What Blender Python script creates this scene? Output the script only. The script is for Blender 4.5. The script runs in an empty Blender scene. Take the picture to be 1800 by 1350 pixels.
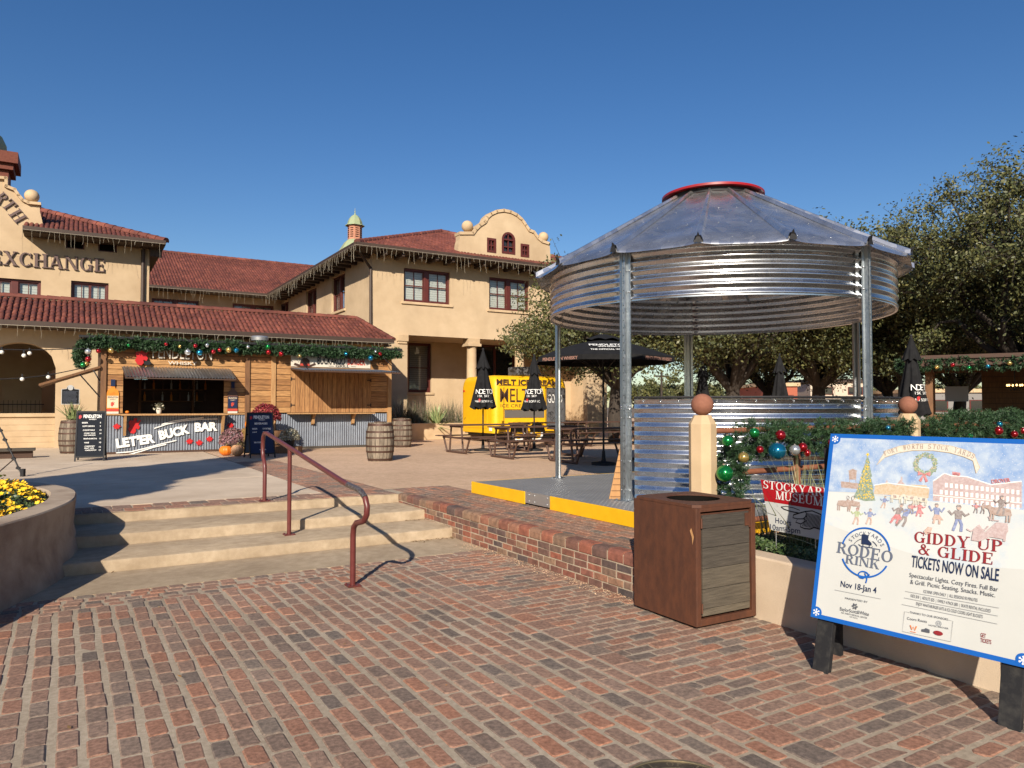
import bpy, math, random
import numpy as np
from mathutils import Vector, Matrix
R = math.radians
sc = bpy.context.scene
col = sc.collection
# ------------------------------------------------------------------ camera, sky, sun
F, PITCH, EYE = 1280.0, math.atan(40 / 1280.0), 1.6
cd = bpy.data.cameras.new('camera'); cam = bpy.data.objects.new('camera', cd); col.objects.link(cam)
cd.sensor_width = 36; cd.lens = F / 1800 * 36; cd.clip_end = 3000; cd.clip_start = .05
cam.location = (0, 0, EYE); cam.rotation_euler = (R(90) + PITCH, 0, 0)
sc.camera = cam
SUN_EL, SUN_AZ = R(27), (.12, .9928)          # the way the light travels, seen from above
w = bpy.data.worlds.new('World'); sc.world = w; w.use_nodes = True
nt = w.node_tree; bg = nt.nodes['Background']; sky = nt.nodes.new('ShaderNodeTexSky')
sky.sky_type = 'NISHITA'; sky.sun_disc = False; sky.sun_elevation = SUN_EL
sky.sun_rotation = math.atan2(-SUN_AZ[0], -SUN_AZ[1]); sky.air_density = 1.0; sky.dust_density = 0.4; sky.ozone_density = 2.2
hs = nt.nodes.new('ShaderNodeHueSaturation'); hs.inputs['Saturation'].default_value = 1.3; hs.inputs['Hue'].default_value = .509; nt.links.new(sky.outputs[0], hs.inputs['Color']); nt.links.new(hs.outputs[0], bg.inputs[0]); bg.inputs[1].default_value = .074
sl = bpy.data.lights.new('sun', 'SUN'); sun = bpy.data.objects.new('sun', sl); col.objects.link(sun)
sl.energy = 4.8; sl.angle = R(.5); sl.color = (1, .90, .76)
sun.location = (-5, -30, 40)
sun.rotation_euler = Vector((SUN_AZ[0] * math.cos(SUN_EL), SUN_AZ[1] * math.cos(SUN_EL), -math.sin(SUN_EL))).to_track_quat('-Z', 'Y').to_euler()
sc.view_settings.view_transform = 'Standard'; sc.view_settings.look = 'None'
sc.view_settings.exposure = .5; sc.view_settings.gamma = 1
sc.cycles.max_bounces = 6; sc.cycles.transparent_max_bounces = 8; sc.cycles.caustics_reflective = False; sc.cycles.caustics_refractive = False
sc.cycles.sample_clamp_indirect = 6
# ------------------------------------------------------------------ site frame: u runs along the fronts, v away from us
TH = R(31); S0 = (-1.62, 10.45)
UX, UY = math.cos(TH), math.sin(TH)
ZU = .36                                           # level of the upper court
def W(u, v, z=0.0): return Vector((S0[0] + u * UX - v * UY, S0[1] + u * UY + v * UX, z))
def site(x, y): return ((x - S0[0]) * UX + (y - S0[1]) * UY, -(x - S0[0]) * UY + (y - S0[1]) * UX)
CU, CV = site(0, 0)
def ray(px, py):
    a, t = (px - 900) / F, (675 - py) / F
    x, y, z = a, math.cos(PITCH) - math.sin(PITCH) * t, math.sin(PITCH) + math.cos(PITCH) * t
    return x, y, z
def gnd(px, py, z=0.0):                              # site u, v of a photo point on level z
    x, y, dz = ray(px, py); s = (z - EYE) / dz
    return site(x * s, y * s)
def onv(px, py, v):                                  # u, z of a photo point on the plane v = const
    x, y, dz = ray(px, py); du, dv = x * UX + y * UY, -x * UY + y * UX
    s = (v - CV) / dv
    return CU + s * du, EYE + s * dz
def onu(px, py, u):
    x, y, dz = ray(px, py); du, dv = x * UX + y * UY, -x * UY + y * UX
    s = (u - CU) / du
    return CV + s * dv, EYE + s * dz
def atd(px, py, d):                                  # world point at depth d
    x, y, dz = ray(px, py); s = d / y
    return Vector((x * s, d, EYE + dz * s))
def sat(px, py, d):
    p = atd(px, py, d); u, v = site(p.x, p.y); return u, v, p.z
# ------------------------------------------------------------------ mesh helpers
class MB:
    def __init__(s): s.v, s.f, s.t, s.m = [], [], [], []
    def add(s, vs, fs, t=.5, mi=0):
        o = len(s.v); s.v += [tuple(p) for p in vs]
        for f in fs: s.f.append(tuple(i + o for i in f)); s.t.append(t); s.m.append(mi)
        return s
    def box(s, x0, x1, y0, y1, z0, z1, t=.5, mi=0):
        return s.add([(x0, y0, z0), (x1, y0, z0), (x1, y1, z0), (x0, y1, z0), (x0, y0, z1), (x1, y0, z1), (x1, y1, z1), (x0, y1, z1)],
                     [(3, 2, 1, 0), (4, 5, 6, 7), (0, 1, 5, 4), (1, 2, 6, 5), (2, 3, 7, 6), (3, 0, 4, 7)], t, mi)
    def bar(s, a, b, w, h, up=(0, 0, 1), t=.5, mi=0):    # a beam of section w x h from a to b
        a, b, up = Vector(a), Vector(b), Vector(up); d = (b - a).normalized()
        x = d.cross(up); x = x.normalized() if x.length > 1e-5 else Vector((1, 0, 0)); y = x.cross(d).normalized()
        c = [x * (i * w / 2) + y * (j * h / 2) for i, j in ((-1, -1), (1, -1), (1, 1), (-1, 1))]
        return s.add([a + q for q in c] + [b + q for q in c], [(3, 2, 1, 0), (4, 5, 6, 7), (0, 1, 5, 4), (1, 2, 6, 5), (2, 3, 7, 6), (3, 0, 4, 7)], t, mi)
    def tube(s, pts, r, n=8, t=.5, mi=0, cap=True):
        pts = [Vector(p) for p in pts]; rs = r if isinstance(r, (list, tuple)) else [r] * len(pts)
        vs, fs = [], []; ref = Vector((0, 0, 1)); prev = None
        for i, p in enumerate(pts):
            d = (pts[min(i + 1, len(pts) - 1)] - pts[max(i - 1, 0)]).normalized()
            if prev is None:
                x = d.cross(ref if abs(d.z) < .9 else Vector((1, 0, 0))).normalized()
            else: x = (prev - d * prev.dot(d)).normalized()
            prev = x; y = d.cross(x)
            vs += [p + (x * math.cos(k * 2 * math.pi / n) + y * math.sin(k * 2 * math.pi / n)) * rs[i] for k in range(n)]
        for i in range(len(pts) - 1):
            for k in range(n): fs.append((i * n + k, i * n + (k + 1) % n, (i + 1) * n + (k + 1) % n, (i + 1) * n + k))
        if cap: fs += [tuple(range(n))[::-1], tuple((len(pts) - 1) * n + k for k in range(n))]
        return s.add(vs, fs, t, mi)
    def lathe(s, prof, n=24, c=(0, 0, 0), t=.5, mi=0, a0=0, a1=2 * math.pi):
        full = abs(a1 - a0 - 2 * math.pi) < 1e-6; m = n if full else n + 1
        vs = [(c[0] + r * math.cos(a0 + (a1 - a0) * k / n), c[1] + r * math.sin(a0 + (a1 - a0) * k / n), c[2] + z) for r, z in prof for k in range(m)]
        fs = []
        for i in range(len(prof) - 1):
            for k in range(n):
                k2 = (k + 1) % m if full else k + 1
                fs.append((i * m + k, i * m + k2, (i + 1) * m + k2, (i + 1) * m + k))
        return s.add(vs, fs, t, mi)
    def ball(s, c, r, n=16, sz=1.0, t=.5, mi=0):
        return s.lathe([(max(r * math.sin(math.pi * i / (n // 2)), 1e-4), -r * sz * math.cos(math.pi * i / (n // 2))) for i in range(n // 2 + 1)], n, c, t, mi)
    def prism(s, poly, fn, d0, d1, t=.5, mi=0):        # a 2-D outline given thickness; fn(x, y, d) -> point
        n = len(poly)
        return s.add([fn(x, y, d0) for x, y in poly] + [fn(x, y, d1) for x, y in poly],
                     [tuple(range(n))[::-1], tuple(range(n, 2 * n))] + [(i, (i + 1) % n, n + (i + 1) % n, n + i) for i in range(n)], t, mi)
    def poly(s, pts, t=.5, mi=0): return s.add(pts, [tuple(range(len(pts)))], t, mi)
def VZ(v):                                           # outline (u, z) on a plane v; thickness goes along v
    return lambda x, y, d: (x, v + d, y)
def mesh_obj(name, me, mats, parent=None, smooth=0, bevel=0):
    o = bpy.data.objects.new(name, me); col.objects.link(o)
    for m in (mats if isinstance(mats, (list, tuple)) else [mats]): me.materials.append(m)
    if parent is not None: o.parent = parent
    if smooth:
        me.shade_smooth(); me.set_sharp_from_angle(angle=R(smooth))
    if bevel:
        b = o.modifiers.new('bevel', 'BEVEL'); b.width = bevel; b.segments = 2; b.limit_method = 'ANGLE'; b.angle_limit = R(40)
    return o
def obj(name, mb, mats, parent=None, org=(0, 0, 0), smooth=0, bevel=0):
    me = bpy.data.meshes.new(name)
    me.from_pydata([(p[0] - org[0], p[1] - org[1], p[2] - org[2]) for p in mb.v], [], mb.f)
    a = me.attributes.new('tint', 'FLOAT', 'FACE'); a.data.foreach_set('value', mb.t)
    if any(mb.m): me.polygons.foreach_set('material_index', mb.m)
    me.update()
    return mesh_obj(name, me, mats, parent, smooth, bevel)
def np_obj(name, V, k, tint, mats, parent=None):      # V: (n, k, 3) separate k-gons
    n = len(V); me = bpy.data.meshes.new(name)
    me.vertices.add(n * k); me.vertices.foreach_set('co', np.asarray(V, dtype=np.float32).ravel())
    me.loops.add(n * k); me.loops.foreach_set('vertex_index', np.arange(n * k, dtype=np.int32))
    me.polygons.add(n); me.polygons.foreach_set('loop_start', np.arange(0, n * k, k, dtype=np.int32))
    a = me.attributes.new('tint', 'FLOAT', 'FACE'); a.data.foreach_set('value', np.asarray(tint, dtype=np.float32))
    me.update(calc_edges=True)
    return mesh_obj(name, me, mats, parent)
def tag(o, label=None, cat=None, group=None, kind=None):
    if label: o['label'] = label
    if cat: o['category'] = cat
    if group: o['group'] = group
    if kind: o['kind'] = kind
    return o
def thing(name, label, cat, loc, rz=TH, group=None):
    o = bpy.data.objects.new(name, None); col.objects.link(o); o.empty_display_size = .2
    o.location = loc; o.rotation_euler = (0, 0, rz)
    return tag(o, label, cat, group)
def kids(o): return [c for c in bpy.data.objects if c.parent == o]
def dup(root, loc, rz, label=None):
    def cp(o, par):
        c = o.copy(); col.objects.link(c)
        if par is not None: c.parent = par
        for k in ch.get(o.name, []): cp(k, c)
        return c
    ch = {}
    for o in bpy.data.objects:
        if o.parent: ch.setdefault(o.parent.name, []).append(o)
    r = cp(root, None); r.location = loc; r.rotation_euler = (0, 0, rz)
    if label: r['label'] = label
    return r
def struct(name, mb, m, **k): return tag(obj(name, mb, m, **k), kind='structure')
ORD = ['first', 'second', 'third', 'fourth', 'fifth', 'sixth', 'seventh', 'eighth', 'ninth', 'tenth', 'eleventh', 'twelfth']
# ------------------------------------------------------------------ materials
def mat(name, c, c2=None, rough=.7, metal=0, ns=6.0, nd=6, bump=0, bs=None, tint=None, stretch=None, spec=.5, emit=None, coat=0, big=None, contrast=(.35, .65), speck=None):
    """c..c2 mixed by noise; tint = (c_lo, c_mid, c_hi, amount) picks a colour per face; stretch = noise scaling; speck = (scale, colour, size)"""
    m = bpy.data.materials.new(name); m.use_nodes = True; t = m.node_tree; N = t.nodes; L = t.links
    b = N['Principled BSDF']; b.inputs['Roughness'].default_value = rough; b.inputs['Metallic'].default_value = metal
    b.inputs['Specular IOR Level'].default_value = spec; b.inputs['Coat Weight'].default_value = coat
    tc = N.new('ShaderNodeTexCoord'); co = tc.outputs['Object']
    if stretch:
        mp = N.new('ShaderNodeMapping'); mp.inputs['Scale'].default_value = stretch; L.new(co, mp.inputs[0]); co = mp.outputs[0]
    def noise(s, d=nd, r=.6):
        n = N.new('ShaderNodeTexNoise'); n.inputs['Scale'].default_value = s; n.inputs['Detail'].default_value = d; n.inputs['Roughness'].default_value = r
        L.new(co, n.inputs['Vector']); return n.outputs['Fac']
    def mix(f, a, bb, mode='MIX'):
        x = N.new('ShaderNodeMix'); x.data_type = 'RGBA'; x.blend_type = mode
        for i, q in ((0, f), (6, a), (7, bb)):
            if isinstance(q, (tuple, list)): x.inputs[i].default_value = tuple(q) + (1,)
            elif isinstance(q, (int, float)): x.inputs[i].default_value = q
            else: L.new(q, x.inputs[i])
        return x.outputs[2]
    def rng(f, lo, hi):
        r = N.new('ShaderNodeMapRange'); r.inputs[1].default_value = lo; r.inputs[2].default_value = hi; L.new(f, r.inputs[0]); return r.outputs[0]
    out = None
    if c2 is not None: out = mix(rng(noise(ns), *contrast), c, c2)
    if tint:
        at = N.new('ShaderNodeAttribute'); at.attribute_name = 'tint'
        cr = N.new('ShaderNodeValToRGB'); e = cr.color_ramp.elements
        cs = tint[:-1]; e[0].color = tuple(cs[0]) + (1,); e[1].color = tuple(cs[-1]) + (1,); e[1].position = 1
        for i, q in enumerate(cs[1:-1]): z = e.new((i + 1) / (len(cs) - 1)); z.color = tuple(q) + (1,)
        L.new(at.outputs['Fac'], cr.inputs[0])
        grain = out; out = mix(tint[-1], out if out is not None else tuple(c), cr.outputs[0])
        if grain is not None: out = mix(1.0, out, mix(rng(noise(ns), *contrast), (1.22, 1.22, 1.22), (.72, .71, .70)), 'MULTIPLY')
    if speck:
        vo = N.new('ShaderNodeTexVoronoi'); vo.inputs['Scale'].default_value = speck[0]; L.new(co, vo.inputs['Vector'])
        out = mix(rng(vo.outputs['Distance'], speck[2], speck[2] * .5), out if out is not None else tuple(c), speck[1])
    if big:
        base = out if out is not None else tuple(c); dk = mix(1.0, base, (1 - big[1] * 1.6, 1 - big[1] * 1.75, 1 - big[1] * 1.9), 'MULTIPLY'); out = mix(rng(noise(big[0], 5, .65), .38, .72), base, dk)
    if out is None: b.inputs['Base Color'].default_value = tuple(c) + (1,)
    else: L.new(out, b.inputs['Base Color'])
    if bump:
        bp = N.new('ShaderNodeBump'); bp.inputs['Strength'].default_value = bump; bp.inputs['Distance'].default_value = .01
        L.new(noise(bs or ns * 4, 8, .65), bp.inputs['Height']); L.new(bp.outputs[0], b.inputs['Normal'])
    if emit:
        b.inputs['Emission Color'].default_value = tuple(emit[:3]) + (1,); b.inputs['Emission Strength'].default_value = emit[3]
    m['out'] = 0
    return m
M = {}
M['stucco'] = mat('stucco', (.53, .39, .24), (.58, .435, .275), big=(.35, .16), rough=.9, ns=1.3, bump=.35, bs=60)
M['trim'] = mat('trim stucco', (.60, .44, .27), (.54, .39, .23), big=(.8, .15), rough=.85, ns=3, bump=.2, bs=50)
M['tile'] = mat('clay tile', (.20, .058, .038), (.15, .042, .03), big=(.5, .25), rough=.75, ns=2.5, tint=((.13, .036, .028), (.19, .054, .036), (.25, .078, .048), .7), bump=.2, bs=30)
M['tilepan'] = mat('clay pan', (.13, .035, .022), (.09, .025, .018), rough=.85, ns=4)
M['fascia'] = mat('brown fascia', (.06, .035, .022), (.045, .026, .018), rough=.6, ns=3)
M['soffit'] = mat('soffit boards', (.075, .048, .03), (.055, .036, .023), rough=.8, ns=3, stretch=(1, 8, 1))
M['winframe'] = mat('oxblood frame', (.11, .022, .016), (.085, .018, .013), rough=.45, ns=5)
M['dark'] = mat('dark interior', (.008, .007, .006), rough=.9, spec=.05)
M['icicle'] = mat('icicle light wire', (.42, .37, .28), rough=.4)
M['letterbrown'] = mat('bronze letter', (.10, .062, .055), (.14, .085, .07), rough=.5, ns=8)
M['copper'] = mat('verdigris copper', (.25, .33, .20), (.34, .34, .18), rough=.7, ns=5, bump=.1)
M['louvre'] = mat('salmon louvre', (.48, .21, .125), (.42, .18, .11), rough=.7, ns=4)
M['redbrick'] = mat('dark red brick', (.13, .035, .02), (.17, .05, .03), rough=.85, ns=12)
M['brick'] = mat('brick paver', (.34, .21, .15), (.15, .09, .07), rough=.88, ns=40, bump=.6, bs=140,
                 big=(.7, .16), tint=((0.146, 0.135, 0.116), (0.277, 0.184, 0.134), (0.346, 0.199, 0.136), (0.311, 0.180, 0.125), (0.445, 0.191, 0.107), (0.361, 0.228, 0.165), (0.229, 0.194, 0.154), .74), speck=(160, (.42, .33, .25), .2))
M['wallbrick'] = mat('wall brick', (.2, .09, .06), (.11, .06, .05), rough=.85, ns=14, bump=.5, bs=70,
                 tint=((.075, .066, .064), (.20, .085, .055), (.31, .10, .058), (.27, .17, .105), (.13, .085, .068), (.29, .09, .055), .85))
M['mortar'] = mat('sandy mortar', (.54, .445, .33), (.40, .325, .235), big=(.8, .2), rough=.95, ns=30, bump=.8, bs=160, speck=(260, (.26, .2, .14), .2))
M['whitemortar'] = mat('limed mortar', (.46, .375, .275), (.36, .285, .205), rough=.95, ns=20, bump=.6, bs=90)
M['concrete'] = mat('tan concrete', (.70, .565, .42), (.62, .49, .355), big=(.6, .16), rough=.9, ns=2.2, bump=.35, bs=120, speck=(300, (.28, .21, .14), .2))
M['stepconc'] = mat('step concrete', (.52, .405, .275), (.41, .31, .20), big=(1.1, .2), rough=.92, ns=9, bump=1.0, bs=90, speck=(200, (.24, .18, .12), .22))
M['planterconc'] = mat('stained concrete', (.42, .33, .24), (.22, .15, .105), rough=.9, ns=2.6, bump=.5, bs=50, contrast=(.42, .72))
M['gravel'] = mat('decomposed granite', (.72, .50, .335), (.60, .40, .255), big=(.4, .14), rough=.95, ns=9, bump=1.0, bs=130, speck=(55, (.24, .15, .09), .28))
M['earth'] = mat('earth', (.20, .14, .09), (.13, .09, .06), rough=.95, ns=3, bump=.5)
M['soil'] = mat('dark soil', (.045, .03, .02), (.025, .018, .013), rough=.95, ns=20, bump=.8)
def steel(name, base, rough, spangle=18, bump=.02, rvar=.12, c2=.82, ns=3):
    m = mat(name, base, tuple(q * c2 for q in base), rough=rough, metal=1, ns=ns, bump=bump, bs=6)
    t = m.node_tree; N, L = t.nodes, t.links
    vo = N.new('ShaderNodeTexVoronoi'); vo.inputs['Scale'].default_value = spangle
    tc = [n for n in N if n.type == 'TEX_COORD'][0]; L.new(tc.outputs['Object'], vo.inputs['Vector'])
    mr = N.new('ShaderNodeMapRange'); mr.inputs[3].default_value = rough - rvar / 2; mr.inputs[4].default_value = rough + rvar / 2
    L.new(vo.outputs['Color'], mr.inputs[0]); L.new(mr.outputs[0], N['Principled BSDF'].inputs['Roughness'])
    return m
M['steel'] = steel('new galvanised sheet', (.74, .75, .76), .27, rvar=.03, bump=0)
M['roofsteel'] = steel('galvanised roof sheet', (.80, .80, .80), .25, spangle=9, bump=.14, rvar=.2, c2=.66, ns=2.2)
M['poststeel'] = steel('galvanised post', (.46, .49, .51), .38, spangle=70, rvar=.25)
M['oldiron'] = steel('weathered corrugated iron', (.25, .275, .32), .5, spangle=14)
M['roofsteel'].node_tree.nodes['Principled BSDF'].inputs['Metallic'].default_value = .90
M['oldiron'].node_tree.nodes['Principled BSDF'].inputs['Metallic'].default_value = .7
M['deck'] = steel('chequer plate', (.34, .34, .34), .5, spangle=60); M['deck'].node_tree.nodes['Principled BSDF'].inputs['Metallic'].default_value = .55
M['awningiron'] = steel('awning corrugated iron', (.50, .52, .54), .42, spangle=14)
M['yellow'] = mat('yellow paint', (.82, .46, .008), (.76, .41, .006), rough=.45, ns=6)
M['redpaint'] = mat('red cap paint', (.33, .010, .014), (.25, .05, .05), rough=.4, ns=4, contrast=(.5, .8))
M['rail'] = mat('maroon railing paint', (.105, .022, .02), (.135, .032, .028), rough=.38, ns=14)
M['worn'] = mat('worn bare metal', (.25, .24, .23), (.07, .03, .03), rough=.45, metal=.6, ns=60)
M['rust'] = mat('rusted steel', (.074, .027, .014), (.115, .040, .018), big=(2.2, .14), rough=.66, ns=16, stretch=(1, 1, .5), bump=.12, bs=40)
M['oldwood'] = mat('grey weathered boards', (.10, .083, .063), (.035, .028, .022), rough=.85, ns=5, stretch=(1.0, 1.0, 13), bump=.6, bs=10, contrast=(.32, .74), tint=((.032, .027, .022), (.058, .048, .037), (.13, .106, .072), .75))
M['plank'] = mat('cedar planks', (.42, .215, .078), (.25, .11, .036), rough=.75, ns=3.0, stretch=(1.2, 1.2, 14), bump=.3, bs=10, tint=((.22, .095, .032), (.38, .19, .068), (.52, .29, .115), .65), speck=(3.2, (.10, .04, .015), .07))
M['doorplank'] = mat('cedar door boards', (.36, .18, .065), (.25, .11, .04), rough=.75, ns=3, stretch=(14, 14, 1.2), bump=.3, bs=10, tint=((.30, .145, .055), (.36, .185, .07), (.43, .235, .095), .55))
M['timber'] = mat('brown timber', (.20, .095, .038), (.13, .06, .026), rough=.75, ns=3, stretch=(8, 8, 1), bump=.2)
M['lighttimber'] = mat('new timber post', (.46, .27, .115), (.36, .19, .075), rough=.75, ns=3, stretch=(8, 8, 1), bump=.2)
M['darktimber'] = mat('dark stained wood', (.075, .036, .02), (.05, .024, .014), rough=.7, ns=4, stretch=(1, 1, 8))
M['stave'] = mat('oak staves', (.22, .175, .13), (.10, .075, .055), rough=.85, ns=4, stretch=(10, 10, 1), bump=.4, tint=((.10, .078, .058), (.19, .15, .11), (.30, .245, .18), .65))
M['hoop'] = mat('rusty hoop', (.09, .042, .026), (.06, .03, .02), rough=.6, metal=.3, ns=10)
M['tablebrown'] = mat('brown coated table', (.075, .038, .026), (.095, .05, .035), rough=.55, ns=6)
M['black'] = mat('black paint', (.014, .014, .016), (.021, .020, .021), rough=.6, spec=.3, ns=7)
M['canvas'] = mat('black canvas', (.012, .012, .013), (.018, .018, .019), spec=.15, rough=.9, ns=9)
M['blackwood'] = mat('chipped black wood', (.018, .018, .02), (.045, .043, .04), rough=.75, spec=.2, ns=18, contrast=(.45, .75), bump=.2)
M['blackboard'] = mat('menu board', (.010, .013, .020), rough=.75, spec=.2)
M['white'] = mat('white paint', (.78, .77, .73), rough=.6)
M['whitegreen'] = mat('sign white', (.555, .56, .53), (.52, .525, .495), rough=.45, ns=2)
M['offwhite'] = mat('banner white', (.66, .60, .50), (.6, .54, .45), rough=.8, ns=4)
M['red'] = mat('sign red', (.50, .012, .014), rough=.5)
M['burgred'] = mat('burger red', (.5, .05, .03), rough=.6)
M['navy'] = mat('navy ink', (.014, .026, .07), rough=.7, spec=.2)
M['signblue'] = mat('poster blue', (.008, .105, .42), rough=.4)
M['maroonink'] = mat('maroon ink', (.24, .016, .02), rough=.5)
M['greyink'] = mat('grey ink', (.08, .085, .10), rough=.5)
M['slate'] = mat('slate ink', (.11, .13, .18), rough=.5)
M['museumred'] = mat('museum red', (.40, .008, .014), rough=.4)
M['orange'] = mat('pumpkin skin', (.72, .20, .012), (.62, .15, .01), rough=.45, ns=5)
M['tan'] = mat('tan pumpkin skin', (.56, .31, .16), (.48, .26, .13), rough=.5, ns=5)
M['stem'] = mat('dry stem', (.16, .12, .05), rough=.8)
M['hay'] = mat('straw', (.42, .26, .08), (.28, .16, .05), rough=.9, ns=20, stretch=(1, 1, 6), bump=.9)
M['pine'] = mat('pine garland', (.02, .05, .018), rough=.6, tint=((.010, .030, .012), (.022, .058, .020), (.045, .095, .032), .85))
M['leaf'] = mat('live oak leaf', (.075, .072, .022), rough=.5, tint=((.034, .045, .017), (.084, .093, .033), (.158, .145, .047), .9), spec=.4)
M['bark'] = mat('oak bark', (.055, .042, .032), (.03, .023, .018), rough=.9, ns=8, stretch=(3, 3, .6), bump=.8)
M['grass'] = mat('sotol blade', (.19, .21, .09), rough=.55, tint=((.12, .15, .06), (.22, .24, .11), (.38, .34, .19), .9))
M['muhly'] = mat('muhly grass', (.13, .12, .06), rough=.7, tint=((.07, .09, .04), (.13, .13, .07), (.20, .13, .11), .9))
M['agave'] = mat('agave blade', (.22, .27, .11), rough=.5, tint=((.12, .18, .07), (.26, .32, .13), (.36, .38, .16), .9))
M['shrub'] = mat('low shrub', (.05, .085, .025), rough=.5, tint=((.022, .045, .013), (.055, .095, .028), (.11, .15, .05), .9))
M['petal'] = mat('yellow petals', (.85, .50, .01), rough=.6, tint=((.80, .36, .006), (.88, .55, .012), (.90, .66, .04), .9))
M['mumred'] = mat('maroon mum', (.17, .012, .016), rough=.7, tint=((.09, .006, .01), (.20, .016, .022), (.30, .03, .035), .9))
M['mumpink'] = mat('dusty mum', (.20, .09, .09), rough=.7, tint=((.06, .06, .03), (.20, .085, .10), (.34, .17, .18), .9))
M['mumwhite'] = mat('white mum', (.35, .33, .24), rough=.7, tint=((.05, .06, .03), (.30, .28, .20), (.55, .5, .36), .9))
M['glass'] = mat('window glass', (.02, .022, .025), rough=.06, spec=.8)
M['charcoal'] = mat('charcoal trailer panel', (.075, .075, .078), (.11, .11, .115), rough=.55, ns=8)
M['greypanel'] = mat('grey hatch', (.13, .115, .10), rough=.5)
M['tyre'] = mat('tyre', (.02, .02, .02), rough=.85)
M['chrome'] = steel('bright metal', (.8, .8, .8), .15)
M['plywood'] = mat('plywood', (.50, .27, .11), (.42, .215, .085), rough=.8, ns=6, stretch=(8, 8, 1))
M['terracotta'] = mat('terracotta ball', (.26, .105, .062), (.22, .085, .05), rough=.85, ns=30, bump=.25, bs=120)
M['pipe'] = mat('rusty pipe', (.25, .088, .042), (.19, .065, .032), rough=.75, ns=14, bump=.2)
M['bronze'] = mat('bronze plaque', (.17, .14, .095), (.10, .08, .055), rough=.45, metal=.7, ns=16, bump=.2)
M['bronzehi'] = mat('bronze letters', (.30, .25, .16), rough=.4, metal=.7)
M['bulb'] = mat('warm lit bulb', (.9, .7, .4), rough=.3, emit=(1, .62, .22, 3))
M['whitebulb'] = mat('frosted bulb', (.8, .78, .7), rough=.2)
M['whisky'] = mat('whisky amber', (.62, .19, .02), (.75, .28, .03), rough=.4, ns=6)
M['whiskydark'] = mat('dark whisky', (.10, .045, .03), rough=.4)
M['labelcream'] = mat('label cream', (.7, .55, .36), rough=.6)
M['markerplate'] = mat('marker plate', (.012, .013, .016), rough=.8, spec=.15)
M['aluminium'] = mat('aluminium', (.55, .55, .54), rough=.4, metal=.8)
def bauble(n, c): return mat(n, c, rough=.14, metal=.75, coat=.6)
BAU = {'green': bauble('green bauble', (.012, .26, .055)), 'red': bauble('red bauble', (.42, .01, .016)), 'gold': bauble('gold bauble', (.62, .42, .12)),
       'blue': bauble('blue bauble', (.012, .20, .34)), 'silver': bauble('silver bauble', (.62, .63, .62))}
def stripes(name, c, c2, axis, scale, rough=.6):       # horizontal blind slats, by height
    m = mat(name, c, rough=rough); t = m.node_tree; N, L = t.nodes, t.links
    wv = N.new('ShaderNodeTexWave'); wv.bands_direction = axis; wv.inputs['Scale'].default_value = scale; wv.wave_profile = 'SAW'
    tc = [n for n in N if n.type == 'TEX_COORD'][0]; L.new(tc.outputs['Object'], wv.inputs['Vector'])
    mx = N.new('ShaderNodeMix'); mx.data_type = 'RGBA'; mx.inputs[6].default_value = c + (1,); mx.inputs[7].default_value = c2 + (1,)
    r = N.new('ShaderNodeMapRange'); r.inputs[1].default_value = .6; r.inputs[2].default_value = .95; L.new(wv.outputs['Fac'], r.inputs[0])
    L.new(r.outputs[0], mx.inputs[0]); L.new(mx.outputs[2], N['Principled BSDF'].inputs['Base Color']); return m
M['blind'] = stripes('white blind', (.86, .83, .74), (.55, .52, .45), 'Z', 3.2)
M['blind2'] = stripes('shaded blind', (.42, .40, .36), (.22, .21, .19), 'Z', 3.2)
def watercolour(name):
    m = mat(name, (.19, .31, .55), (.50, .57, .64), rough=.5, ns=11, contrast=(.3, .68), speck=(90, (.62, .64, .66), .22)); return m
M['wcsky'] = watercolour('poster watercolour sky')
M['wcsnow'] = mat('poster watercolour snow', (.59, .60, .58), (.42, .52, .60), rough=.5, ns=6, contrast=(.5, .75))
# ------------------------------------------------------------------ lettering
_tc = {}
def _raw(s, bold=0.0, ex=0.0):
    k = (s, bold, ex)
    if k not in _tc:
        c = bpy.data.curves.new('t', 'FONT'); c.body = s; c.size = 1; c.offset = bold; c.extrude = ex; c.resolution_u = 3
        o = bpy.data.objects.new('t', c); col.objects.link(o); bpy.context.view_layer.update()
        me = bpy.data.meshes.new_from_object(o.evaluated_get(bpy.context.evaluated_depsgraph_get()))
        vs = [tuple(v.co) for v in me.vertices]; fs = [tuple(p.vertices) for p in me.polygons]
        bpy.data.objects.remove(o); bpy.data.curves.remove(c); bpy.data.meshes.remove(me)
        _tc[k] = (vs, fs)
    return _tc[k]
_cap = None
def word(s, bold=0.0, ex=0.0, slab=False):           # verts with x from 0 to 1, y: base 0, capital height 1
    global _cap
    if slab: return slabword(s)
    if _cap is None: _cap = max(v[1] for v in _raw('H')[0])
    vs, fs = _raw(s, bold, ex); x0 = min(v[0] for v in vs); x1 = max(v[0] for v in vs)
    return [((x - x0) / (x1 - x0), y / _cap, z / ex if ex else 0) for x, y, z in vs], fs, (x1 - x0) / _cap
def _arc(cx, cy, rx, ry, a0, a1, w=.19, th=.07, n=14):
    P = []
    for i in range(n + 1):
        a = R(a0 + (a1 - a0) * i / n); P.append(((cx + rx * math.cos(a), cy + ry * math.sin(a)), (cx + (rx - w) * math.cos(a), cy + (ry - th) * math.sin(a))))
    return [[P[i][0], P[i + 1][0], P[i + 1][1], P[i][1]] for i in range(n)]
def _rc(x0, x1, y0, y1): return [[(x0, y0), (x1, y0), (x1, y1), (x0, y1)]]
def _dg(x0, y0, x1, y1, w): return [[(x0 - w / 2, y0), (x0 + w / 2, y0), (x1 + w / 2, y1), (x1 - w / 2, y1)]]
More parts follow.
